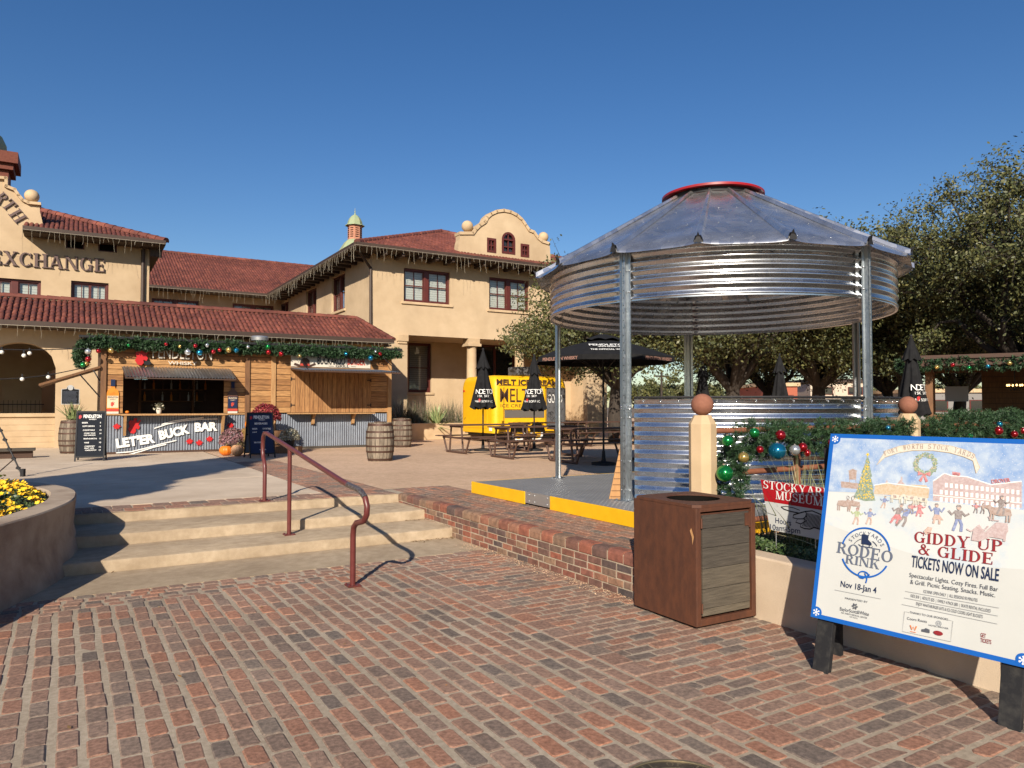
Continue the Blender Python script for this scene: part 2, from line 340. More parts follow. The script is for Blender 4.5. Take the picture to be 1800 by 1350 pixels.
def _st(x, y0=0, y1=1, w=.2, sv=.1, a=1, b=1):
    return _rc(x - w / 2, x + w / 2, y0, y1) + (_rc(x - w / 2 - sv, x + w / 2 + sv, y0, y0 + .06) if a else []) + (_rc(x - w / 2 - sv, x + w / 2 + sv, y1 - .06, y1) if b else [])
def _sf(x, y, h=.17): return _rc(x - h, x + h, y, y + .06)
_E = _st(.2) + _rc(.2, .74, .93, 1) + _rc(.2, .6, .47, .54) + _rc(.68, .74, .72, 1) + _rc(.56, .61, .38, .63)
GL = {'A': (1, _dg(.14, 0, .47, 1, .08) + _dg(.84, 0, .5, 1, .2) + _rc(.25, .72, .28, .35) + _sf(.14, 0) + _sf(.83, 0)),
 'B': (.86, _st(.2) + _arc(.38, .75, .36, .25, -90, 90) + _arc(.38, .27, .42, .27, -90, 90) + _rc(.2, .4, .93, 1) + _rc(.2, .4, .47, .54) + _rc(.2, .4, 0, .07)),
 'C': (.92, _arc(.48, .5, .45, .5, 48, 312) + _rc(.76, .82, .64, .97) + _rc(.76, .82, .08, .3)),
 'D': (.95, _st(.2) + _arc(.38, .5, .5, .5, -90, 90) + _rc(.2, .4, .93, 1) + _rc(.2, .4, 0, .07)),
 'E': (.84, _E + _rc(.2, .76, 0, .07) + _rc(.70, .76, 0, .28)), 'F': (.82, _E),
 'G': (1, _arc(.48, .5, .45, .5, 48, 330) + _rc(.76, .82, .64, .97) + _st(.78, .03, .46, .19, .08, 0, 1)),
 'H': (1.0, _st(.2) + _st(.8) + _rc(.2, .8, .47, .54)), 'I': (.42, _st(.21)),
 'K': (.98, _st(.2) + _dg(.27, .36, .78, 1, .08) + _dg(.82, 0, .45, .62, .2) + _sf(.78, .94) + _sf(.82, 0)),
 'L': (.8, _st(.2) + _rc(.2, .74, 0, .07) + _rc(.68, .74, 0, .3)),
 'M': (1.2, _st(.15, w=.08) + _st(1.02) + _dg(.56, 0, .2, 1, .2) + _dg(.56, 0, 1.0, 1, .08)),
 'N': (1.05, _st(.16, w=.08) + _st(.88, w=.08) + _dg(.86, 0, .2, 1, .2)),
 'O': (1, _arc(.5, .5, .47, .5, 0, 360, n=24)), 'P': (.84, _st(.2) + _arc(.38, .73, .42, .27, -90, 90) + _rc(.2, .4, .93, 1) + _rc(.2, .4, .46, .53)),
 'R': (.95, _st(.2) + _arc(.38, .74, .40, .26, -90, 90) + _rc(.2, .4, .93, 1) + _rc(.2, .4, .48, .55) + _dg(.8, 0, .5, .5, .2) + _rc(.7, .97, 0, .06)),
 'S': (.78, _arc(.39, .74, .33, .26, 30, 268, .17) + _arc(.39, .27, .36, .27, -150, 92, .19) + _rc(.64, .70, .7, .98) + _rc(.05, .11, .02, .32)),
 'T': (.9, _st(.45, b=0) + _rc(.04, .86, .93, 1) + _rc(.04, .10, .7, 1) + _rc(.80, .86, .7, 1)),
 'U': (1, _st(.2, .28, 1, a=0) + _st(.82, .28, 1, w=.08, a=0) + _arc(.48, .3, .38, .3, 180, 360, .12)),
 'W': (1.35, _dg(.36, 0, .14, 1, .2) + _dg(.36, 0, .64, 1, .08) + _dg(.92, 0, .66, 1, .2) + _dg(.92, 0, 1.2, 1, .08) + _sf(.14, .94) + _sf(.66, .94) + _sf(1.2, .94, .13)),
 'X': (1, _dg(.82, 0, .18, 1, .2) + _dg(.16, 0, .82, 1, .08) + _sf(.16, 0) + _sf(.82, 0) + _sf(.18, .94) + _sf(.82, .94)),
 'Y': (.98, _dg(.49, .42, .16, 1, .2) + _dg(.49, .42, .82, 1, .08) + _st(.49, 0, .5, b=0) + _sf(.16, .94) + _sf(.82, .94)),
 '&': (1, _arc(.42, .76, .21, .24, 0, 360, .12) + _arc(.38, .27, .34, .27, 70, 350, .16) + _dg(.86, 0, .32, .74, .18) + _dg(.62, .2, .84, .56, .08) + _sf(.84, .54, .12)), ' ': (.45, [])}
def slabword(s):
    x = 0; vs, fs = [], []; k = 0
    for ch in s:
        wd, ps = GL[ch]
        for p in ps:
            k += 1; o = len(vs); vs += [(x + q[0], q[1], (k % 7) * .06) for q in p]; fs.append(tuple(range(o, o + len(p))))
        x += wd + .06
    x -= .06
    return [(a / x, b, c) for a, b, c in vs], fs, x
def put(mb, s, p0, p1, h, fn, bold=0.0, ex=0.0, slab=False, dz=.001, t=.5, mi=0, shear=0, keep=False):
    """write s from p0 to p1 (plane points) with capital height h; fn(x, y, d) lifts plane points into 3-D, d towards the reader"""
    vs, fs, asp = word(s, bold, ex, slab)
    ax, ay = p1[0] - p0[0], p1[1] - p0[1]; ln = math.hypot(ax, ay); nx, ny = -ay / ln, ax / ln
    if keep: ax, ay = ax / ln * asp * h, ay / ln * asp * h
    d = dz if not ex else ex
    mb.add([fn(p0[0] + ax * x + nx * h * y + ax / max(ln, 1e-6) * shear * h * y * (ln / max(ln, 1e-6)), p0[1] + ay * x + ny * h * y, (d * (.8 + z * .5) if slab else (d * (1 + z) if ex else d))) for x, y, z in vs], fs, t, mi)
def put_arc(mb, s, c, rad, a0, a1, h, fn, bold=0.0, slab=False, dz=.001, mi=0, cw=True):
    n = len(s)
    for i, ch in enumerate(s):
        if ch == ' ': continue
        a = R(a0 + (a1 - a0) * (i + .5) / n); vs, fs, asp = word(ch, bold, 0, slab); wd = min(asp * h, abs(R(a1 - a0)) * rad / n * .9)
        tx, ty = math.sin(a), -math.cos(a); rx, ry = math.cos(a), math.sin(a)
        mb.add([fn(c[0] + rx * rad + tx * wd * (x - .5) + rx * h * y, c[1] + ry * rad + ty * wd * (x - .5) + ry * h * y, dz * (1 + .3 * z)) for x, y, z in vs], fs, .5, mi)
def stroke(mb, pts, wd, fn, dz=.001, mi=0, t=.5):      # a drawn line of width wd
    n = len(pts); L_, R_ = [], []
    for i, p in enumerate(pts):
        a = pts[max(i - 1, 0)]; b = pts[min(i + 1, n - 1)]; dx, dy = b[0] - a[0], b[1] - a[1]; l = math.hypot(dx, dy) or 1
        w_ = wd[i] if isinstance(wd, (list, tuple)) else wd
        L_.append(fn(p[0] - dy / l * w_ / 2, p[1] + dx / l * w_ / 2, dz)); R_.append(fn(p[0] + dy / l * w_ / 2, p[1] - dx / l * w_ / 2, dz))
    mb.add(R_ + L_, [(i, i + 1, n + i + 1, n + i) for i in range(n - 1)], t, mi)
def circ(cx, cy, r, n=24, a0=0, a1=360, ry=None): return [(cx + r * math.cos(R(a0 + (a1 - a0) * i / n)), cy + (ry or r) * math.sin(R(a0 + (a1 - a0) * i / n))) for i in range(n + (0 if a1 - a0 == 360 else 1))]
# ================================================================== GROUND
rnd = random.Random(7)
ORG = lambda u, v, z=0: (u, v, z)
def site_struct(name, mb, m, **k):
    o = struct(name, mb, m, **k); o.location = (S0[0], S0[1], 0); o.rotation_euler = (0, 0, TH); return o
# the far ground, one sheet out to the horizon; the lower plaza is cut out of it by standing lower
g = MB(); g.poly([(-1200, -1200, -.03), (1200, -1200, -.03), (1200, 1200, -.03), (-1200, 1200, -.03)])
site_struct('ground', g, M['earth'])
g = MB()                                             # the upper court: earth mass with its top at the court level
def slab(mb, poly, z0, z1): mb.prism(poly, lambda x, y, d: (x, y, d), z0, z1)
slab(g, [(-60, .02), (.02, .02), (.02, -5.05), (60, -5.05), (900, 900), (-900, 900)], -.02, ZU - .012)
site_struct('upper_court', g, M['earth'])
g = MB(); g.poly([(-30, -20, .0005), (1.2, -20, .0005), (1.2, -2.62, -.001), (-30, -2.62, -.001)])
site_struct('lower_plaza', g, M['mortar'])
STRIP = .92
g = MB(); g.poly([(.01, .61, ZU), (60, .61, ZU), (60, 60, ZU), (.01, 60, ZU)]); g.poly([(-STRIP + .02, 7.45, ZU), (.01, 7.45, ZU), (.01, 60, ZU), (-STRIP + .02, 60, ZU)]); g.poly([(1.06, -5.05, ZU), (60, -5.05, ZU), (60, .6, ZU), (1.06, .6, ZU)])
site_struct('gravel_court', g, M['gravel'])
g = MB()
for a, b in ((-30, -9.5), (-9.48, -5.2), (-5.18, -STRIP)):          # walk slabs with open joints
    for c, d in ((.61, 3.6), (3.62, 7.4), (7.42, 11.9)):
        slab(g, [(a, c), (b - .012, c), (b - .012, d - .012), (a, d - .012)], ZU - .01, ZU + .004)
slab(g, [(-30, 11.91), (-3.6, 11.91), (-3.6, 16.2), (-30, 16.2)], ZU - .01, ZU + .004)
site_struct('concrete_walk', g, M['concrete'])
# ---- single bricks: each one its own worn outline, height and colour, all of one pavement in one mesh
def bricks(name, rect, along, z, bl=.2, bw=.096, jl=.012, jw=.02, rise=.012, fine=True, bond=.5, wob=0.0, keep=None, m='brick', seed=1):
    r = random.Random(seed); mb = MB(); u0, u1, v0, v1 = rect
    (a0, a1, b0, b1) = (v0, v1, u0, u1) if along == 'v' else (u0, u1, v0, v1)
    j = 0; b = b0
    while b + bw * .6 < b1:
        a = a0 - (bl + jl) * (bond * (j % 2) + r.uniform(-.06, .06)) ; 
        while a < a1:
            L_ = bl * r.uniform(.93, 1.04); lo, hi = max(a, a0), min(a + L_, a1)
            if hi - lo > .05:
                wd = min(bw * r.uniform(.94, 1.03), b1 - b); wd = b1 - b if b1 - (b + bw + jw) < bw * .6 and b1 - b < bw * 2.1 else wd; ca, cb = (lo + hi) / 2, b + wd / 2
                off = wob * math.sin(ca * .9 + .4) + r.uniform(-.003, .003)
                c = (cb + off, ca) if along == 'v' else (ca, cb + off)
                if keep is None or keep(*c):
                    ha, hb = (hi - lo) / 2, wd / 2; rot = r.gauss(0, .012); tz = r.gauss(0, .0016); ti, tj = r.gauss(0, .01), r.gauss(0, .01)
                    ch = r.uniform(.004, .016)
                    ring = []
                    for sx, sy in ((-1, -1), (1, -1), (1, 1), (-1, 1)):
                        k1, k2 = ch * r.uniform(.5, 1.6), ch * r.uniform(.5, 1.6)
                        pa = (sx * (ha - k1), sy * hb); pb = (sx * ha, sy * (hb - k2))
                        ring += [pa, pb] if sx * sy > 0 else [pb, pa]
                    if fine: ring = [(x + r.gauss(0, .0018), y + r.gauss(0, .0018)) for x, y in ring]
                    ring = ring[::-1] if False else ring
                    def P(x, y, zz):
                        x2, y2 = x * math.cos(rot) - y * math.sin(rot), x * math.sin(rot) + y * math.cos(rot)
                        zz += x * ti + y * tj
                        return (c[0] + y2, c[1] + x2, zz) if along == 'v' else (c[0] + x2, c[1] + y2, zz)
                    n = len(ring); ins = .007
                    # order the ring by angle so the outline never crosses itself
                    ring.sort(key=lambda q: math.atan2(q[1] / hb, q[0] / ha))
                    vs = [P(x, y, z - .012) for x, y in ring] + [P(x, y, z + rise - .005 + tz) for x, y in ring] + [P(x * (1 - ins / ha), y * (1 - ins / hb), z + rise + tz) for x, y in ring]
                    fs = [(i, (i + 1) % n, n + (i + 1) % n, n + i) for i in range(n)] + [(n + i, n + (i + 1) % n, 2 * n + (i + 1) % n, 2 * n + i) for i in range(n)] + [tuple(range(2 * n, 3 * n))]
                    if along == 'v': fs = [f[::-1] for f in fs]
                    mb.add(vs, fs, r.random())
            a += L_ + jl * r.uniform(.6, 1.7)
        b += bw + jw * r.uniform(.75, 1.3); j += 1
    return site_struct(name, mb, M[m])
bricks('brick_plaza', (-9.6, -.965, -9.2, -3.055), 'v', -.008, jw=.026, wob=.02, seed=3, jl=.011)
bricks('brick_border', (-9.6, -.99, -3.045, -2.60), 'u', -.008, bl=.125, bw=.098, jw=.014, jl=.02, seed=4)
bricks('brick_apron', (-.96, .46, -9.6, -2.60), 'u', -.008, bl=.2, bw=.092, jw=.013, seed=5, bond=.5)
bricks('brick_band', (-14, -.02, .02, .60), 'u', ZU - .006, bl=.21, bw=.27, jw=.012, seed=6, fine=False, rise=.010)
bricks('brick_path', (-STRIP, -.0, .61, 7.4), 'u', ZU - .0055, bl=.2, bw=.094, jw=.008, jl=.008, seed=7, fine=False, rise=.010)
bricks('brick_ledge', (.12, 1.05, -5.05, .60), 'v', ZU - .0055, bl=.2, bw=.094, jw=.008, jl=.008, seed=8, fine=False, rise=.010)
g = MB(); g.poly([(-14, 0, ZU - .003), (1.06, 0, ZU - .003), (1.06, .61, ZU - .003), (-14, .61, ZU - .003)]); g.poly([(-STRIP - .01, .61, ZU - .003), (.01, .61, ZU - .003), (.01, 7.45, ZU - .003), (-STRIP - .01, 7.45, ZU - .003)])
g.poly([(.01, -5.05, ZU - .003), (1.06, -5.05, ZU - .003), (1.06, 0, ZU - .003), (.01, 0, ZU - .003)])
site_struct('joint_sand', g, M['mortar'])
# ---- steps: three cast risers, each its own block
st = thing('concrete_steps', 'three wide tan concrete steps rising from the brick plaza to the court', 'steps', (S0[0], S0[1], 0))
def rough_slab(y0, y1, z0, z1, u0=-9.5, u1=.0, seed=0):
    r = random.Random(seed); mb = MB(); n = 90; vs = []; 
    rows = [(y0, z0), (y0, z1 - .018), (y0 + .006, z1 - .006), (y0 + .02, z1), (y1, z1)]
    for i in range(n + 1):
        u = u0 + (u1 - u0) * i / n; j = r.gauss(0, .003); k = r.gauss(0, .0025)
        for q, (y, z) in enumerate(rows): vs.append((u, y + (j if q in (1, 2, 3) else 0), z + (k if q in (2, 3) else 0)))
    m = len(rows); fs = [(i * m + q, (i + 1) * m + q, (i + 1) * m + q + 1, i * m + q + 1) for i in range(n) for q in range(m - 1)]
    fs.append(tuple(n * m + q for q in range(m))); return mb.add(vs, fs)
mbs = rough_slab(0, .03, -.02, ZU, seed=1); obj('step', mbs, M['stepconc'], st, smooth=40)
obj('step', rough_slab(-.90, .01, -.02, .24, u1=.1, seed=2), M['stepconc'], st, smooth=40)
obj('step', rough_slab(-1.72, -.89, -.02, .12, u1=.1, seed=3), M['stepconc'], st, smooth=40)
g = MB(); slab(g, [(-9.5, -2.6), (.04, -2.6), (.04, -1.71), (-9.5, -1.71)], -.02, .004); site_struct('step_landing', g, M['stepconc'])
# ---- brick retaining wall
bwth = thing('brick_wall', 'low brick retaining wall with rounded coping running beside the concrete steps', 'wall', (S0[0], S0[1], 0))
r = random.Random(11); mb = MB(); v = .0; 
core = MB(); core.box(.005, .12, -5.6, .0, -.02, ZU - .012); obj('mortar_bed', core, M['whitemortar'], bwth)
def wallbrick(mb, y0, y1, z0, z1, r, prj=0):
    e = r.uniform(.003, .007); j = lambda: r.gauss(0, .0015); x = r.gauss(0, .002) - prj
    vs = [(.02, y0, z0), (.02, y1, z0), (.02, y1, z1), (.02, y0, z1), (x + e, y0 + j(), z0 + j()), (x + e, y1 + j(), z0 + j()), (x + e, y1 + j(), z1 + j()), (x + e, y0 + j(), z1 + j()),
          (x, y0 + e, z0 + e), (x, y1 - e, z0 + e), (x, y1 - e, z1 - e), (x, y0 + e, z1 - e)]
    fs = [(4 + (i + 1) % 4, 4 + i, i, (i + 1) % 4)[::-1] for i in range(4)] + [(8 + (i + 1) % 4, 8 + i, 4 + i, 4 + (i + 1) % 4)[::-1] for i in range(4)] + [(8, 11, 10, 9)[::-1][::-1]]
    mb.add(vs, fs, r.random())
for k in range(4):
    y = -5.6 - (.1 if k % 2 else 0)
    while y < 0:
        L_ = .195 * r.uniform(.96, 1.03) if r.random() > .12 else .095
        floor = -.1 if y < -1.75 else (.11 if y < -.9 else .23)
        if k * .066 + .06 > floor and y + L_ > -5.6: wallbrick(mb, max(y, -5.6), min(y + L_, -.005), .004 + k * .066, .004 + k * .066 + .058, r)
        y += L_ + .012
obj('brickwork', mb, M['wallbrick'], bwth)
cp = MB(); y = -5.6
while y < -.05:                                     # rounded coping bricks
    L_ = .2 * r.uniform(.92, 1.02); t = r.random(); x = -.005 + r.gauss(0, .003); zt = ZU + .012 + r.gauss(0, .002)
    prof = [(x + .13, .272), (x + .004, .272), (x, .28), (x, zt - .035), (x + .01, zt - .010), (x + .035, zt), (x + .13, zt)]
    y1 = min(y + L_, -.003); n = len(prof)
    cp.add([(a, y, b) for a, b in prof] + [(a, y1, b) for a, b in prof], [(i, i + 1, n + i + 1, n + i) for i in range(n - 1)] + [tuple(range(n)), tuple(range(n, 2 * n))[::-1]], t)
    y += L_ + .02
obj('coping', cp, M['wallbrick'], bwth)
# ---- debris that gathers in the step corners
lt = MB(); r = random.Random(5)
for i in range(150):
    if i < 70: a, b, z = r.uniform(-.55, -.02), -1.74 - abs(r.gauss(0, .05)), .012
    elif i < 100: a, b, z = r.uniform(-.3, -.02), -.92 - abs(r.gauss(0, .04)), .128
    else: a, b, z = r.uniform(-9, -.5), r.choice((-1.74, -.92)) - abs(r.gauss(0, .03)), 0; z = .012 if b < -1.5 else .128
    s = r.uniform(.006, .022); t = r.uniform(0, 6.28); q = Vector((math.cos(t), math.sin(t), r.uniform(-.3, .6))) * s; p = Vector((-q.y, q.x, r.uniform(0, .3) * s)) * .45; c = Vector((a, b, z))
    lt.add([c - q, c - p, c + q, c + p], [(0, 1, 2, 3)], r.random())
o = obj('leaf_litter', lt, mat('dry leaf', (.20, .12, .05), tint=((.10, .06, .03), (.24, .15, .06), (.34, .24, .12), .9)), org=(0, 0, 0)); o.location = (S0[0], S0[1], 0); o.rotation_euler = (0, 0, TH); tag(o, 'dry brown leaf crumbs gathered in the corners of the steps', 'leaf litter', kind='stuff')
fl = MB(); r = random.Random(16)                    # a few fallen leaves and petals on the bricks
for i in range(70):
    a, b = r.uniform(-8.5, .2), r.uniform(-8.8, -2.7); s = r.uniform(.008, .02); q = r.uniform(0, 6.28); e = Vector((math.cos(q), math.sin(q), r.uniform(.1, .5))) * s; p = Vector((-e.y, e.x, r.uniform(.0, .3) * s)) * .5; c = Vector((a, b, .012))
    fl.add([c - e * .6, c - p, c + e, c + p], [(0, 1, 2), (0, 2, 3)], r.random())
o = obj('fallen_leaves', fl, mat('fallen leaf', (.3, .15, .04), tint=((.16, .09, .04), (.30, .19, .07), (.55, .24, .03), .9))); o.location = (S0[0], S0[1], 0); o.rotation_euler = (0, 0, TH); tag(o, 'sparse small fallen leaves and petals scattered over the brick paving', 'leaf litter', kind='stuff')
gr = MB(); r = random.Random(6)                      # washed-out granite grit against the wall foot
for i in range(1100):
    b = r.uniform(-5.3, -2.2); a = -abs(r.gauss(0, .09)) - .005; s = r.uniform(.003, .009); c = Vector((a, b, .010 + s * .4))
    if b > -2.6: c.z = .006
    d = [Vector((r.gauss(0, 1), r.gauss(0, 1), r.gauss(0, .6))).normalized() * s for _ in range(4)]
    gr.add([c + d[0], c + d[1], c + d[2], c + d[3]], [(0, 1, 2), (0, 2, 3), (0, 3, 1), (1, 3, 2)], r.random())
o = obj('loose_grit', gr, M['gravel']); o.location = (S0[0], S0[1], 0); o.rotation_euler = (0, 0, TH); tag(o, 'loose tan granite grit washed along the foot of the brick wall', 'grit', kind='stuff')

# ================================================================== HANDRAIL
hr = thing('handrail', 'maroon pipe handrail with bent looped ends on the concrete steps', 'handrail', W(-1.84, -3.45, 0))
def HZ(v, z): return (0, v + 3.45, z)
P1 = [HZ(.08, ZU), HZ(.08, .80), HZ(.10, .86), HZ(.18, .93), HZ(.21, 1.0), HZ(.215, 1.12), HZ(.19, 1.20), HZ(.12, 1.25), HZ(.02, 1.255), HZ(-.1, 1.245)]
P2 = [HZ(-.1, 1.245), HZ(-1.2, 1.122), HZ(-3.18, .90)]
P3 = [HZ(-3.40, .882), HZ(-3.52, .878), HZ(-3.66, .862), HZ(-3.76, .82), HZ(-3.81, .75), HZ(-3.80, .68), HZ(-3.74, .62), HZ(-3.64, .595), HZ(-3.54, .575), HZ(-3.47, .53), HZ(-3.45, .46), HZ(-3.45, 0)]
mb = MB().tube(P1[:-1] + P2 + [HZ(-3.3, .888)], .0255, 14); obj('top_rail', mb, M['rail'], hr, smooth=50)
obj('worn_bend', MB().tube([HZ(-3.3, .888)] + P3[:4], .0257, 14), M['worn'], hr, smooth=50)
obj('end_loop', MB().tube(P3[3:], .0255, 14), M['rail'], hr, smooth=50)
obj('middle_post', MB().tube([HZ(-1.2, .12), HZ(-1.2, 1.11)], .024, 14), M['rail'], hr, smooth=50)
for v_, z_ in ((.08, ZU + .008), (-1.2, .12), (-3.45, .006)):
    mb = MB().box(-.06, .06, v_ + 3.45 - .06, v_ + 3.45 + .06, z_, z_ + .01)
    for a, b in ((-1, -1), (1, -1), (1, 1), (-1, 1)): mb.lathe([(.009, 0), (.009, .008), (.0001, .010)], 6, (a * .045, v_ + 3.45 + b * .045, z_ + .01))
    obj('base_plate', mb, M['rail'], hr)

# ================================================================== TRASH BOX
TB = (1.318, 5.25)
tb = thing('trash_receptacle', 'square rusted steel trash box with round top opening and grey wood door', 'trash can', (TB[0], TB[1], .004), R(30))
w_, d_, h_ = .61, .69, .865
mb = MB()
mb.box(0, .006, 0, d_, .02, h_); mb.box(w_ - .006, w_, 0, d_, .02, h_); mb.box(.006, w_ - .006, d_ - .006, d_, .02, h_)
obj('steel_body', mb, M['rust'], tb, bevel=.002)
mb = MB()
for x0, x1, z0, z1 in ((.006, .045, .02, h_), (w_ - .045, w_ - .006, .02, h_), (.045, w_ - .045, h_ - .03, h_), (.045, w_ - .045, .02, .07)): mb.box(x0, x1, -.002, .03, z0, z1)
obj('front_frame', mb, M['rust'], tb, bevel=.003)
mb = MB(); n = 40; cx, cy = w_ / 2, d_ / 2; rr = .205
vs = [(cx + rr * math.cos(2 * math.pi * i / n), cy + rr * math.sin(2 * math.pi * i / n)) for i in range(n)]
def sq(i):
    a = 2 * math.pi * i / n; c, s = math.cos(a), math.sin(a); k = min((w_ / 2 + .003) / max(abs(c), 1e-6), (d_ / 2 + .003) / max(abs(s), 1e-6)); return cx + c * k, cy + s * k
ps = [(x, y, h_ + .022) for x, y in vs] + [(*sq(i), h_ + .022) for i in range(n)] + [(*sq(i), h_ + .001) for i in range(n)] + [(x, y, h_ + .016) for x, y in vs]
mb.add(ps, [(i, n + i, n + (i + 1) % n, (i + 1) % n) for i in range(n)] + [(n + i, 2 * n + i, 2 * n + (i + 1) % n, n + (i + 1) % n) for i in range(n)] + [(3 * n + i, i, (i + 1) % n, 3 * n + (i + 1) % n) for i in range(n)])
obj('top_plate', mb, M['rust'], tb)
mb = MB().lathe([(rr + .003, h_ + .0155), (rr + .004, .1), (.001, .1)], 32, (cx, cy, 0)); obj('liner', mb, M['dark'], tb)
dr = MB(); r = random.Random(2)
dz0, dz1 = .082, h_ - .045
dr.box(.055, w_ - .055, .016, .028, dz0, dz1, t=.4); door = obj('door', MB().box(.055, w_ - .055, .018, .028, dz0, dz1), M['rust'], tb)
pl = MB(); hs = [.055, .145, .15, .155, .145, .10]; z = dz0 + .006; tot = dz1 - dz0 - .012; sm = sum(hs)
for h in hs:
    hh = h / sm * tot; pl.box(.066, w_ - .066, -.001 + r.uniform(0, .003), .017, z, z + hh - .004, t=min(1, max(0, .95 - (z - dz0) * 1.0 + r.uniform(-.15, .15)))); z += hh
obj('board_panel', pl, M['oldwood'], door, bevel=.0015)
obj('latch', MB().box(w_ - .115, w_ - .068, -.006, .0, dz1 - .115, dz1 - .02).box(w_ - .075, w_ - .058, -.008, -.001, dz1 - .13, dz1 - .012), M['rust'], door)
for zz in (dz0 + .03, dz1 - .1): obj('hinge', MB().tube([(.052, -.004, zz), (.052, -.004, zz + .07)], .007, 8), M['rust'], door, smooth=50)
o = obj('scratch', MB().poly([(-.0006, .02, .66), (-.0006, .045, .72), (-.0006, .06, .70), (-.0006, .04, .655), (-.0006, .035, .60)]), M['plywood'], tb)

# ================================================================== LEFT FLOWER PLANTER
fp = thing('flower_planter', 'curved stained concrete planter wall holding yellow flowers at the left', 'planter', (-6.3, 7.4, 0), 0)
rim = [(-3.7, 1.0), (-3.78, 3.2), (-3.95, 5.0), (-4.06, 5.85), (-4.16, 6.5), (-4.36, 7.2), (-4.62, 7.75), (-4.98, 8.3), (-5.45, 8.75), (-6.0, 9.1), (-6.8, 9.35), (-8.5, 9.5), (-11, 9.5)]
def smooth2(p, n=4):
    o = []
    for i in range(len(p) - 1):
        a, b, c, d = p[max(i - 1, 0)], p[i], p[i + 1], p[min(i + 2, len(p) - 1)]
        for k in range(n):
            t = k / n; o.append(tuple(.5 * (2 * b[j] + (c[j] - a[j]) * t + (2 * a[j] - 5 * b[j] + 4 * c[j] - d[j]) * t * t + (3 * b[j] - a[j] - 3 * c[j] + d[j]) * t ** 3) for j in range(len(b))))
    return o + [p[-1]]
rim = smooth2(rim, 5)
def offs(p, d):
    o = []
    for i in range(len(p)):
        a, b = Vector(p[max(i - 1, 0)]), Vector(p[min(i + 1, len(p) - 1)]); t = (b - a).normalized(); n = Vector((-t.y, t.x)); o.append((p[i][0] + n.x * d, p[i][1] + n.y * d))
    return o
ZR = .665
prof = [(-.0, .0), (.02, .35), (-.002, ZR - .012), (.010, ZR), (.235, ZR), (.245, ZR - .012), (.245, .3)]   # slightly battered outside face
mb = MB(); m = len(prof); vs = []
for i in range(len(rim)):
    for d, z in prof:
        q = offs(rim, d)[i] if False else None
        vs.append((0, 0, z))
cols = [offs(rim, d + (-.06 if z < .1 else 0)) for d, z in prof]
vs = [(cols[q][i][0] + 6.3, cols[q][i][1] - 7.4, prof[q][1]) for i in range(len(rim)) for q in range(m)]
mb.add(vs, [(i * m + q, (i + 1) * m + q, (i + 1) * m + q + 1, i * m + q + 1)[::-1] for i in range(len(rim) - 1) for q in range(m - 1)])
obj('planter_wall', mb, M['planterconc'], fp, smooth=40)
inn = offs(rim, .24); sp = MB(); sp.poly([(x + 6.3, y - 7.4, ZR - .06) for x, y in inn] + [(-11 + 6.3, 1 - 7.4, ZR - .06)]); obj('soil', sp, M['soil'], fp)
def leafcloud(n, sampler, size, r, flat=.5, k=4, asp=.6):
    V = np.zeros((n, 4, 3)); T = np.zeros(n)
    for i in range(n):
        c, nrm = sampler(r); c = Vector(c); nrm = (Vector(nrm) + Vector((r.gauss(0, flat), r.gauss(0, flat), r.gauss(0, flat)))).normalized()
        a = nrm.cross(Vector((r.gauss(0, 1), r.gauss(0, 1), r.gauss(0, 1)))).normalized(); b = nrm.cross(a); s = size * r.uniform(.6, 1.3)
        V[i] = [c - a * s, c - b * s * asp, c + a * s, c + b * s * asp]; T[i] = r.random()
    return V, T
r = random.Random(21)
inpts = [(x, y) for x, y in inn if y > 4.6 and x > -7.2]
def bed(r, zlo, zhi, deep=1.6):
    i = r.randrange(len(inpts) - 1); t = r.random(); x = inpts[i][0] * (1 - t) + inpts[i + 1][0] * t; y = inpts[i][1] * (1 - t) + inpts[i + 1][1] * t
    q = r.random() ** 1.0 * deep; d = Vector((-6.6 - x, 6.2 - y)); d = d.normalized(); x += d.x * (q + .04); y += d.y * (q + .04)
    edge = min(1, q / .25); return x, y, ZR - .04 + edge * r.uniform(zlo, zhi)
V, T = leafcloud(9000, lambda r: (bed(r, .0, .13), (0, -.3, 1)), .020, r, .8)
o = np_obj('bedding_foliage', V, 4, T, M['shrub']); tag(o, 'green bedding foliage under yellow flowers in the curved planter', 'foliage', kind='stuff')
fv, ft = [], []
for i in range(3600):
    x, y, z = bed(r, .10, .20); 
    if math.sin(x * 7 + 1) + math.sin(y * 6) < -.9: continue
    nrm = Vector((r.gauss(0, .5), r.gauss(-.5, .5), 1)).normalized(); a = nrm.cross(Vector((r.gauss(0, 1), r.gauss(0, 1), .1))).normalized(); b = nrm.cross(a); s = r.uniform(.014, .024); c = Vector((x, y, z)); tt = r.random()
    for k in range(5):
        an = k * 1.2566; q = a * math.cos(an) + b * math.sin(an); p = a * math.cos(an + 1.57) + b * math.sin(an + 1.57)
        fv.append([c, c + q * s * .6 - p * s * .6 + nrm * .003, c + q * s * 1.15 + nrm * .005, c + q * s * .6 + p * s * .6 + nrm * .003]); ft.append(min(1, max(0, tt + r.uniform(-.2, .2))))
o = np_obj('yellow_flowers', np.array([[list(p) for p in q] for q in fv]), 4, ft, M['petal']); tag(o, 'mass of small yellow pansies filling the curved planter', 'flowers', kind='stuff')

